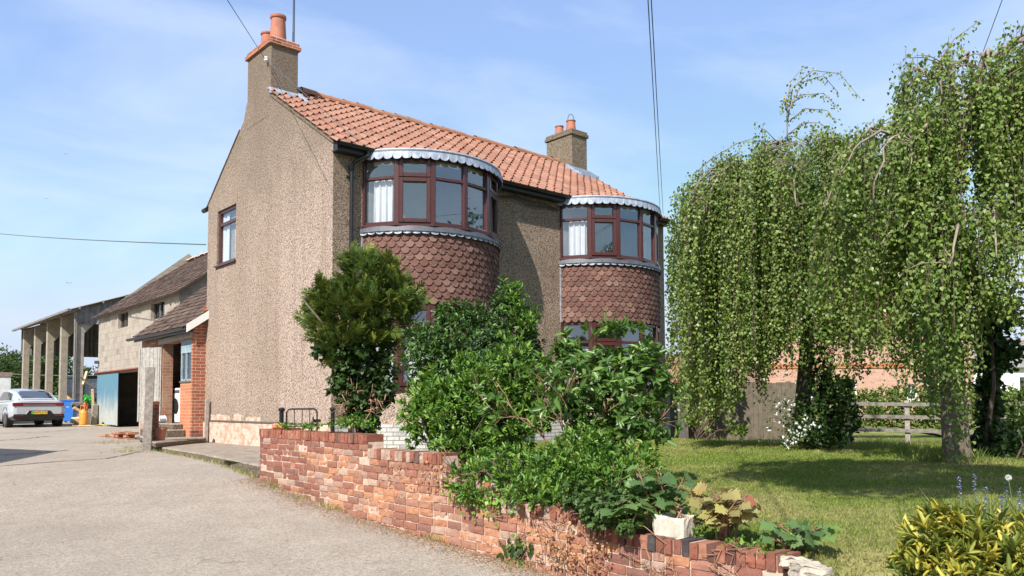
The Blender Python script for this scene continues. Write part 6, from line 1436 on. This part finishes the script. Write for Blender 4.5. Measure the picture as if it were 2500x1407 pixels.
# ---------------------------------------------------- wires and mast
M['cable'] = plain('overhead cable', (.07, .09, .10), .6, .1, bump=0)
def wire(pts, r, label, sag=0.0, mat='cable', group=None):
    a, b = np.array(pts[0]), np.array(pts[-1]); P = []
    for t in np.linspace(0, 1, 25): P.append(a + (b - a) * t - np.array([0, 0, sag * 4 * t * (1 - t)]))
    o = MB().tube(P, r, 6).build('overhead_cable', mat); return tag(o, label, 'cable', group)
wire([(-.05, W - .0, 4.05), at(0, 571, 34), ][::1], .014, 'single cable running left from the farmhouse back corner', .05)
e0 = at(0, 571, 34)
wire([tuple(e0), tuple(e0 + (e0 - np.array([-.05, W, 4.05])) * .5)], .014, 'far span of the single cable leaving the left edge', .05)
for k, (t0, b0) in enumerate([((1582, 0), (1612, 523)), ((1590, 0), (1619, 523))]):
    A_ = at(*b0, 20.5); B_ = at(*t0, 7.0); wire([A_, B_ + (B_ - A_) * .9], .0052, ['left cable of the pair rising from the farmhouse end gable', 'right cable of the pair rising from the farmhouse end gable'][k], 0.0, group='paired cables above the farmhouse')
A_ = np.array([-.08, 2.72, 7.38]); B_ = at(555, 0, 9.5); wire([A_, B_ + (B_ - A_) * .8], .0055, 'thin phone line reaching the insulator on the tall chimney', 0.0)
wire([A_, (.30, -.30, 5.02)], .0055, 'thin slack line falling from the chimney insulator to the eaves', .0)
A_ = at(2424, 62, 12); B_ = at(2449, -6, 11); wire([A_ - (B_ - A_) * 2, B_ + (B_ - A_) * 6], .006, 'short wire crossing the sky above the near birch', 0)
for k, y in enumerate((911, 913)): pass
wire([at(-60, 908, 62), at(230, 917, 60)], .022, 'distant pale cable in front of the field trees', .1, 'asbestos')
ma = np.array([.67, 3.02, 7.30]); am = thing('aerial_mast', ma, 'thin twin pole aerial mast clamped to the tall chimney', 'aerial')
m = MB(); m.tube([ma + [0, 0, -.05], ma + [0, 0, 2.3]], .014, 8); m.build('pole', 'cable', am)
m = MB(); m.tube([ma + [.045, .02, .0], ma + [.03, .01, 2.3]], .008, 6); m.build('feeder_cable', 'cable', am)
for z in (.02, .30):
    m = MB(); m.bar(ma + [-.08, 0, z], ma + [.06, 0, z], .03, .03); m.tube([ma + [.0, -.05, z], ma + [.02, .07, z]], .016, 6); m.tube([ma + [.05, .02, z - .03], ma + [.09, .03, z + .04]], .014, 6); m.build('clamp', 'black', am)
py_ = rooted('pylon', -1028 / F * 960, 960, -3, 'tiny lattice electricity pylon on the horizon by the barn', 'pylon'); m = MB()
Hh = 40
wz_ = lambda z: 3.6 * (1 - z / Hh) ** 1.3 + .5
for sx in (-1, 1):
    for sy in (-1, 1): m.tube([(sx * wz_(z), sy * wz_(z), z) for z in np.linspace(0, Hh, 6)], .28, 4)
for i in range(7):
    z0, z1 = Hh * i / 7, Hh * (i + 1) / 7
    for sy in (-1, 1): m.bar((-wz_(z0), sy * wz_(z0), z0), (wz_(z1), sy * wz_(z1), z1), .3, .3); m.bar((wz_(z0), sy * wz_(z0), z0), (-wz_(z1), sy * wz_(z1), z1), .3, .3)
m.build('tower', 'asbestos', py_, local=True)
for z, w_ in ((38, 5.5), (32, 7.5), (26, 6.5)):
    m = MB(); m.bar((-w_, 0, z), (w_, 0, z), .4, .4); m.bar((-w_, 0, z), (0, 0, z + 2), .3, .3); m.bar((w_, 0, z), (0, 0, z + 2), .3, .3); m.build('crossarm', 'asbestos', py_, local=True)
for k, (px, py2, d) in enumerate([(168, 692, 40), (161, 377, 45), (113, 486, 60)]):
    c = at(px, py2, d); m = MB(); s_ = .09
    m.add([c + np.array(v) * s_ for v in ((0, .7, 0), (-.18, 0, .0), (0, -.9, .05), (.18, 0, 0), (0, 0, .2), (0, 0, -.16))], [(0, 1, 4), (1, 2, 4), (2, 3, 4), (3, 0, 4), (1, 0, 5), (2, 1, 5), (3, 2, 5), (0, 3, 5)])
    m.add([c + np.array(v) * s_ for v in ((-.1, .25, .08), (-1.1, .0, .5), (-1.6, -.4, .3), (-.1, -.35, .08), (.1, .25, .08), (1.1, .0, .5), (1.6, -.4, .3), (.1, -.35, .08))], [(0, 1, 2, 3), (7, 6, 5, 4)])
    tag(m.build('bird', 'black', fix=False), ['small dark bird flying low above the open barn', 'tiny bird high in the left sky', 'faint tiny bird level with the gable window'][k], 'bird', 'birds in the sky')

# ============================================================ CAR AND YARD THINGS
M['paint'] = (lambda t: t.done(t.bsdf((.40, .415, .44), .22, None, .5, 0.0, Coat_Weight=.6)))(NT('white car paint'))
M['carglass'] = (lambda t: t.done(t.bsdf((.02, .025, .035), .04, None, .9)))(NT('tinted car glass'))
M['redlamp'] = plain('dark red lamp', (.16, .012, .018), .2, .2, bump=0); M['tyre'] = plain('tyre rubber', (.018, .018, .019), .85, .2, 20, .2); M['rim'] = plain('grey alloy', (.10, .10, .11), .35, .1, bump=0, metal=.6)
M['yellow_plate'] = plain('yellow plate', (.80, .50, .03), .4, .03, bump=0); M['green_strip'] = plain('green strip', (.03, .40, .14), .4, .03, bump=0)
cx_, cy_ = (lambda q: (q[0], q[1]))(plan((92 - 1250) / F * 29.9, 29.9))
car = thing('parked_car', (cx_, cy_ + 2.3, -.47), 'white fastback electric car parked in the yard with its rear facing out', 'car', None, math.radians(2))
def ring(hw, zb, zm, zs, zt): 
    h = [(0, zb), (hw * .82, zb), (hw * .97, zb + .10), (hw, zm), (hw * .985, zs - .06), (hw * .93, zs), (hw * .80, zt), (hw * .4, zt + .02)]
    return h + [(0, zt + .025)] + [(-x, z) for x, z in h[:0:-1]]
stn = [(-2.30, .74, .40, .60, .86, .96), (-2.26, .84, .36, .60, .90, 1.005), (-2.10, .90, .31, .58, .93, 1.03), (-1.75, .925, .27, .56, .94, 1.02), (-1.0, .93, .22, .55, .93, .99), (.6, .93, .20, .54, .90, .96), (1.4, .93, .22, .53, .86, .93), (1.9, .90, .25, .50, .78, .86), (2.2, .80, .30, .48, .68, .76), (2.30, .66, .36, .48, .60, .66)]
m = MB(); rows = []
for y, hw, zb, zm, zs, zt in stn: r = ring(hw, zb, zm, zs, zt); rows.append([(x, y, z) for x, z in r + [r[0]]])
m.grid(rows); m.poly(rows[0][:-1]); m.poly(rows[-1][:-1]); body = m.build('body', 'paint', car, local=True, smooth=False)
gh = [(-2.12, .68, 1.03, .58, 1.05), (-1.7, .76, 1.00, .59, 1.19), (-1.2, .79, .98, .60, 1.345), (-.6, .80, .97, .605, 1.445), (0, .80, .96, .60, 1.475), (.45, .80, .95, .585, 1.45), (.85, .79, .94, .57, 1.30), (1.45, .74, .92, .60, .97)]
rows = []
for y, hb, zb, ht, zt in gh: h = [(hb, zb), (ht * 1.10, zb + (zt - zb) * .80), (ht, zt - .025), (ht * .8, zt), (0, zt + .012)]; rows.append([(x, y, z) for x, z in h + [(-x, z) for x, z in h[-2::-1]]])
m = MB().grid(rows); m.build('roof', 'paint', car, local=True)
gz = lambda y: np.interp(y, [g[0] for g in gh], [g[4] for g in gh]); gt2 = lambda y: np.interp(y, [g[0] for g in gh], [g[3] for g in gh]); gb2 = lambda y: (np.interp(y, [g[0] for g in gh], [g[1] for g in gh]), np.interp(y, [g[0] for g in gh], [g[2] for g in gh]))
m = MB().grid([[(x, y, float(gz(y)) + .018 - .02 * abs(x / .5) ** 3) for x in np.linspace(-.52 + .0 * y, .52, 9)] for y in np.linspace(-2.0, -1.05, 6)]); m.build('rear_window', 'carglass', car, local=True)
m = MB().grid([[(x, y, float(gz(y)) + .018 - .02 * abs(x / .5) ** 3) for x in np.linspace(-.52, .52, 9)] for y in np.linspace(.55, 1.38, 6)]); m.build('windscreen', 'carglass', car, local=True)
for sg in (-1, 1):
    rws = []
    for f in (.12, .78):
        rws.append([(sg * (gb2(y)[0] * (1 - f / .8) + gt2(y) * 1.10 * f / .8 + .008), y, gb2(y)[1] + (gz(y) - gb2(y)[1]) * f) for y in np.linspace(-1.45 + .25 * f, 1.25 - .75 * f, 14)])
    MB().grid(rws).build('side_window', 'carglass', car, local=True, fix=False)
    m = MB(); m.box((sg * .70 - .17, -2.325, .80), (sg * .70 + .12 if sg > 0 else sg * .70 + .17, -2.2, .925) if sg > 0 else (sg * .70 + .17, -2.2, .925)); m.build('tail_light', 'redlamp', car, local=True, bevel=.02)
    m = MB(); m.prism([(sg * .90, .78, .93), (sg * 1.06, .74, .92), (sg * 1.08, .76, 1.06), (sg * .92, .80, 1.05)], (0, .10, 0)); m.build('door_mirror', 'black', car, local=True, bevel=.02)
    for yw in (-1.38, 1.37):
        m = MB(); m.tube([(sg * .70, yw, .34), (sg * .92, yw, .34)], .345, 28); w_ = m.build('wheel', 'tyre', car, local=True, bevel=.02)
        m = MB(); m.tube([(sg * .91, yw, .34), (sg * .928, yw, .34)], .235, 20); m.build('rim', 'rim', w_, local=True)
        m = MB(); m.tube([(sg * .90, yw, .36), (sg * .936, yw, .36)], .40, 28, cap=False); m.tube([(sg * .936, yw, .36), (sg * .9361, yw, .36)], .40, 28) if False else None; m.build('wheel_arch', 'black', car, local=True)
m = MB(); m.box((-.53, -2.322, .855), (.53, -2.25, .915)); m.box((-.53, -2.318, .80), (.53, -2.25, .815)); m.build('light_bar', 'redlamp', car, local=True, bevel=.01)
m = MB(); m.prism([(-.82, -2.33, .50), (-.86, -2.30, .36), (-.70, -2.28, .28), (.70, -2.28, .28), (.86, -2.30, .36), (.82, -2.33, .50), (.46, -2.335, .50), (.36, -2.335, .63), (-.36, -2.335, .63), (-.46, -2.335, .50)], (0, .14, 0)); m.build('rear_bumper', 'black', car, local=True, bevel=.012)
m = MB(); m.box((-.78, -2.34, .43), (-.50, -2.32, .47)); m.box((.50, -2.34, .43), (.78, -2.32, .47)); m.build('reflector', 'redlamp', car, local=True)
m = MB(); m.box((-.26, -2.352, .50), (.26, -2.34, .612)); pl = m.build('number_plate', 'yellow_plate', car, local=True)
m = MB(); m.box((-.26, -2.356, .50), (-.205, -2.3525, .612)); m.build('green_band', 'green_strip', pl, local=True)
def text(body_, size, mat, parent, loc, rot, name='lettering'):
    c = bpy.data.curves.new(name, 'FONT'); c.body = body_; c.size = size; c.align_x = 'CENTER'; c.align_y = 'CENTER'; c.extrude = .001
    o = bpy.data.objects.new(name, c); COL.objects.link(o); bpy.context.view_layer.update()
    me = bpy.data.meshes.new_from_object(o.evaluated_get(bpy.context.evaluated_depsgraph_get())); bpy.data.objects.remove(o)
    me.materials.clear(); me.materials.append(M[mat]); o = bpy.data.objects.new(name, me); link(o, parent, True); o.location = loc; o.rotation_euler = rot; return o
text('OV72 JYO', .105, 'black', pl, (.028, -2.355, .556), (math.pi / 2, 0, 0))
m = MB(); m.prism([(-.02, -.55, 1.455), (.02, -.55, 1.455), (.0, -.70, 1.50), (.0, -.70, 1.44)], (.0, .02, 0)); m.build('aerial_fin', 'black', car, local=True)

# lorry body at the far left edge
lb = plan((-62 - 1250) / F * 36, 36, -.45); lo = thing('lorry', lb, 'white weathered box lorry cut off by the left edge', 'lorry', None, -YAW + .62)
m = MB(); m.box((-1.2, -3, 1.0), (1.2, 3.0, 2.05)); m.build('box_body', plain('stained white panel', (.55, .55, .53), .6, .3, 2), lo, local=True)
m = MB(); m.box((-1.24, -3.04, 2.05), (1.24, 3.04, 2.22)); m.build('roof', plain('rusty roof', (.22, .16, .11), .8, .3), lo, local=True)
m = MB(); m.box((-1.1, -2.95, .70), (1.1, 4.2, 1.0)); m.build('chassis', 'wood_dark', lo, local=True)
m = MB(); m.box((-1.1, 3.1, .9), (1.1, 4.6, 2.0)); m.build('cab', 'lead_dark', lo, local=True, bevel=.08)
for sx in (-1, 1):
    for yy in (-2.0, 3.6):
        m = MB(); m.tube([(sx * .85, yy, .42), (sx * 1.12, yy, .42)], .42, 20); m.build('wheel', 'tyre', lo, local=True)

# gas bottle, hose, timber heap, concrete blocks
gq = atz(206, 1033, -.40); gq = plan((206 - 1250) / F * 31.0, 31.0, -.42)
gbt = thing('gas_bottle', gq, 'orange gas bottle standing beside the block barn corner', 'gas bottle')
m = MB(); m.lathe([(.15, 0), (.155, .05), (.155, .46), (.14, .54), (.08, .60), (.03, .61)], gq, 20); m.build('cylinder', plain('orange enamel', (.72, .27, .045), .45, .15), gbt, smooth=True)
m = MB(); m.lathe([(.03, .6), (.03, .68), (.045, .69), (.02, .72)], gq, 10); m.build('valve', 'lead_dark', gbt)
m = MB()
for a in np.linspace(0, 2 * math.pi, 5)[:-1]: m.bar(gq + [.11 * math.cos(a), .11 * math.sin(a), .57], gq + [.11 * math.cos(a), .11 * math.sin(a), .76], .06, .012)
m.tube([gq + [.11 * math.cos(a), .11 * math.sin(a), .76] for a in np.linspace(0, 2 * math.pi, 17)], .012, 6); m.build('collar', plain('orange collar', (.70, .25, .05), .5, .15), gbt)
hp = [(180, 1036), (195, 1038), (212, 1037), (226, 1036), (236, 1031), (241, 1025)]; P = [plan((x - 1250) / F * 30.6, 30.6 + .1 * i, -.43 + .02 * (i > 3)) for i, (x, y) in enumerate(hp)]
F2 = []
for i in range(len(P) - 1):
    for t in np.linspace(0, 1, 6)[:-1]: F2.append(P[i] * (1 - t) + P[i + 1] * t + np.array([.03 * math.sin(3 * (i + t)), .1 * math.sin(2 * (i + t)), 0]))
tag(MB().tube(F2, .02, 6).build('garden_hose', plain('yellow hose', (.62, .45, .05), .5, .1)), 'yellow hose trailing on the ground past the gas bottle', 'hose')
def yard(px, dep, z): return plan((px - 1250) / F * dep, dep, z)
c = yard(217, 31.5, -.42)
for k, (dx, h, lbx) in enumerate([(0, .62, 'upright grey concrete block beside the gas bottle'), (.22, .9, 'taller concrete slab leaning at the corner of the block barn')]):
    m = MB(); q = c + RT2 * dx; m.prism([q + [-.1, -.1, -.1], q + [.12, -.08, -.1], q + [.1, .12, -.1], q + [-.1, .1, -.1]], (.03 * k, 0, h)); tag(m.build('concrete_block', 'concrete', bevel=.02), lbx, 'block')
cnt = 0
for k in range(13):
    q = yard(rng.uniform(204, 226), rng.uniform(33, 34.5), -.42 + .16 * (k // 2) * rng.uniform(.6, 1)); d = norm(np.array([rng.normal(0, 1), rng.normal(0, .4), rng.normal(0, .35)])); l_ = rng.uniform(.5, 1.1)
    wd_ = ['bark', 'wood_new', 'wood_dark'][k % 3]; m = MB().tube([q - d * l_ / 2, q + d * l_ / 2], [rng.uniform(.07, .12)] * 2, 9)
    tag(m.build('log', wd_), 'cut log in the heap of firewood beside the barn column', 'log', 'firewood heap by the barn')
for k, (p0, p1, lbx) in enumerate([((196, 1.5), (232, 1.05), 'dark pole lying across the top of the firewood heap'), ((226, 1.0), (230, .1), 'pale sawn plank propped upright on the firewood heap'), ((203, 1.2), (212, 1.75), 'pale sawn board sticking out of the firewood heap')]):
    a = yard(p0[0], 33, p0[1]); b = yard(p1[0], 33.2, p1[1]); tag(MB().bar(a, b, .10, .08).build('timber_pole', ['wood_dark', 'wood_new', 'wood_new'][k]), lbx, 'timber')
q = yard(213, 32.4, .55); m = MB(); rows = [[q + np.array([.13 * u + .03 * math.sin(5 * v), .08 * math.sin(4 * u + v), .19 * v + .06 * math.sin(7 * u)]) for u in np.linspace(-1, 1, 9)] for v in np.linspace(-1, 1, 7)]
o = m.grid(rows).build('plastic_sheet', plain('bright green plastic', (.06, .42, .06), .4, .1, bump=0), fix=False); tag(o, 'bright green crumpled plastic sheet on the firewood heap', 'plastic'); md = o.modifiers.new('t', 'SOLIDIFY'); md.thickness = .01
q = yard(209, 32.2, -.42); rc = thing('red_canister', q, 'red canister standing behind the orange gas bottle', 'canister'); m = MB(); m.lathe([(.09, 0), (.095, .02), (.095, .75), (.06, .86), (.03, .9)], q, 14); m.build('cylinder', plain('red enamel', (.42, .04, .03), .5, .2), rc, smooth=True); m = MB(); m.lathe([(.02, .88), (.02, .96), (.05, .97), (.01, 1.0)], q, 8); m.build('valve', 'black', rc)
# sand heap and tractor behind the columns
sh_ = yard(163, 41, -.45); X_, Y_ = np.meshgrid(np.linspace(-1, 1, 17), np.linspace(-1, 1, 17), indexing='ij'); rr = np.sqrt(X_ ** 2 + Y_ ** 2)
Zh = 1.35 * np.clip(1 - rr, -.05, 1) ** .85 + .05 * fbm2(X_, Y_, 4, 3, 4); Zh = np.where(np.isfinite(Zh), Zh, -.1)
o = MB().grid(np.stack([sh_[0] + X_ * 1.6, sh_[1] + Y_ * 1.6, sh_[2] + Zh], -1)).build('sand_heap', plain('orange sand', (.55, .33, .13), .95, .2, 5, .4), smooth=True); tag(o, 'heap of orange sand behind the blue wheelie bin', 'sand heap')
tr = thing('tractor', yard(207, 46, -.4), 'dark tractor with a flat cab roof parked behind the barn columns', 'tractor', None, -YAW + 1.2)
m = MB(); m.box((-.75, -.8, 2.28), (.75, .8, 2.42)); m.build('cab_roof', plain('navy cab roof', (.03, .045, .08), .5, .2), tr, local=True, bevel=.05)
m = MB()
for sx in (-.68, .68):
    for sy in (-.7, .7): m.bar((sx, sy, 1.1), (sx, sy, 2.3), .07, .07)
m.build('cab_frame', 'black', tr, local=True)
m = MB(); m.box((-.66, -.68, 1.15), (.66, .68, 2.25)); m.build('cab_glass', 'glass_dim', tr, local=True)
m = MB(); m.box((-.35, .8, .75), (.35, 2.6, 1.35)); m.box((-.6, -.7, .6), (.6, .8, 1.1)); m.build('bonnet', plain('green tractor paint', (.05, .14, .06), .5, .2), tr, local=True, bevel=.05)
for sx in (-1, 1):
    m = MB(); m.tube([(sx * .65, -.3, .75), (sx * 1.0, -.3, .75)], .75, 24); m.build('rear_wheel', 'tyre', tr, local=True); m = MB(); m.tube([(sx * .6, 2.2, .48), (sx * .85, 2.2, .48)], .48, 20); m.build('front_wheel', 'tyre', tr, local=True)

# ============================================================ GRASS, WEEDS, LITTER (uncountable)
def blades(name, pts, h, w, label, mat='blade', tshift=0.0):
    n = len(pts); lean = rng.normal(0, .45, (n, 2)); A = norm(np.column_stack([lean, np.ones(n)])); Nn = rdir(n) * np.array([1, 1, .1])
    o = leaves(name, mat, pts, A, Nn, h, w, np.clip(rng.beta(2, 2, n) + tshift, 0, 1), None, 'kite'); return tag(o, label, 'grass', kind='stuff')
n = 150000; dep = 4.2 + 15.5 * rng.random(n) ** 1.25; px = rng.uniform(1250, 2560, n); lat = (px - 1250) / F * dep; P = np.array([plan(a, b) for a, b in zip(lat, dep)]) if False else (np.array([CAM[0], CAM[1], 0])[None] + RT2[None] * lat[:, None] + FWD2[None] * dep[:, None])
ok = (P[:, 0] > -1.98) & ~((P[:, 1] > -.1) & (P[:, 0] < 9.4)) ; bay = np.zeros(n, bool)
for cx in (2.15, 7.2): bay |= (P[:, 0] - cx) ** 2 + (P[:, 1] - BC) ** 2 < (BR + .05) ** 2
ok &= ~bay; P = P[ok]; dep = dep[ok]; P[:, 2] = lawn_h(P[:, 0], P[:, 1]) - .004
rough_ = sst(0, .8, dep - np.interp(latdep(P[:, 0], P[:, 1])[0], [2.5, 3.6, 4.7, 5.4, 5.9, 9], [19.2, 18.8, 16.2, 13.6, 11.2, 10.2]))
blades('grass', P, rng.uniform(.016, .040, len(P)) * (1 + 2.2 * rough_), .0045 + dep * .0006, 'short mown grass of the lawn with straw coloured dry patches')
# taller tufts along the back of the lawn and by the birch
T = []
for (px, py, d, r, k) in [(2060, 1085, 16.5, .5, 500), (2130, 1078, 17.0, .5, 400), (2030, 1092, 15.5, .25, 300), (2260, 1110, 12.5, .35, 350), (2290, 1150, 10.6, .25, 300), (2350, 1160, 10.4, .25, 250), (2160, 1062, 19, 1.0, 700), (2380, 1075, 15, .8, 700), (2470, 1090, 13.5, .6, 500), (2440, 1240, 6.0, .5, 240), (2390, 1240, 6.2, .2, 80), (1720, 1062, 19.8, .9, 600), (1830, 1068, 19.6, .8, 500)]:
    c = at(px, py, d); q = np.column_stack([c[0] + rng.normal(0, r * .6, k), c[1] + rng.normal(0, r * .6, k), np.zeros(k)]); q[:, 2] = lawn_h(q[:, 0], q[:, 1]) - .02; T.append(q)
T = np.concatenate(T); blades('grass', T, rng.uniform(.08, .30, len(T)), .010, 'long grass tufts along the back edge of the lawn', 'blade_long')
# weeds and grit along the wall foot, kerb and cracks of the lane
n = 9000; y = rng.uniform(-9.9, -1.9, n); x = WX - np.abs(rng.normal(0, .16, n)) - .01; P = np.column_stack([x, y, lane_z(latdep(x, y)[1]) + .012 * fbm2(x, y, 5, 4, .9) + .003])
o = leaves('leaf_litter', 'leaf_dry', P, rdir(n) * np.array([1, 1, .2]), rdir(n) * .4 + np.array([0, 0, 1.0]), rng.uniform(.006, .026, n), .012, rng.random(n), None, 'kite'); tag(o, 'dry leaf litter and brick crumbs along the foot of the wall', 'litter', kind='stuff')
n = 5200; dep = 3.6 + 22 * rng.random(n) ** 1.3; lat = rng.uniform(-.66, .1, n) * dep; P = np.array([CAM[0], CAM[1], 0])[None] + RT2[None] * lat[:, None] + FWD2[None] * dep[:, None]; ok = P[:, 0] < -2.4; P = P[ok]; P[:, 2] = drive_h(P[:, 0], P[:, 1]) + .004
o = leaves('loose_grit', 'leaf_dry', P, rdir(len(P)) * np.array([1, 1, .3]), rdir(len(P)) * .6 + np.array([0, 0, 1.0]), rng.uniform(.006, .020, len(P)), .010, rng.random(len(P)), None, 'kite'); tag(o, 'loose grit and bits of leaf scattered over the lane', 'grit', kind='stuff')
T = []
for a, b in zip(P1[:-1], P1[1:]):
    k = 260; f = rng.random(k); T.append(np.column_stack([a[0] + (b[0] - a[0]) * f - np.abs(rng.normal(0, .06, k)), a[1] + (b[1] - a[1]) * f, np.zeros(k)]))
k = 500; T.append(np.column_stack([np.full(k, WX) - np.abs(rng.normal(0, .07, k)), rng.choice([-2.6, -3.4, -4.1, -6.2, -7.4, -8.6], k) + rng.normal(0, .12, k), np.zeros(k)]))
for (px, py, d, r, k) in [(275, 1050, 19, .6, 260), (310, 1098, 15.8, .4, 160), (165, 1032, 33, 1.2, 600), (200, 1030, 31.5, .6, 500), (330, 1062, 17, .3, 140)]:
    c = at(px, py, d); T.append(np.column_stack([c[0] + rng.normal(0, r * .6, k), c[1] + rng.normal(0, r * .6, k), np.zeros(k)]))
T = np.concatenate(T); T[:, 2] = drive_h(T[:, 0], T[:, 1]) - .005; blades('grass', T, rng.uniform(.02, .10, len(T)), .007, 'thin dry weeds growing along the path edge and wall foot', 'blade_long', tshift=.28)
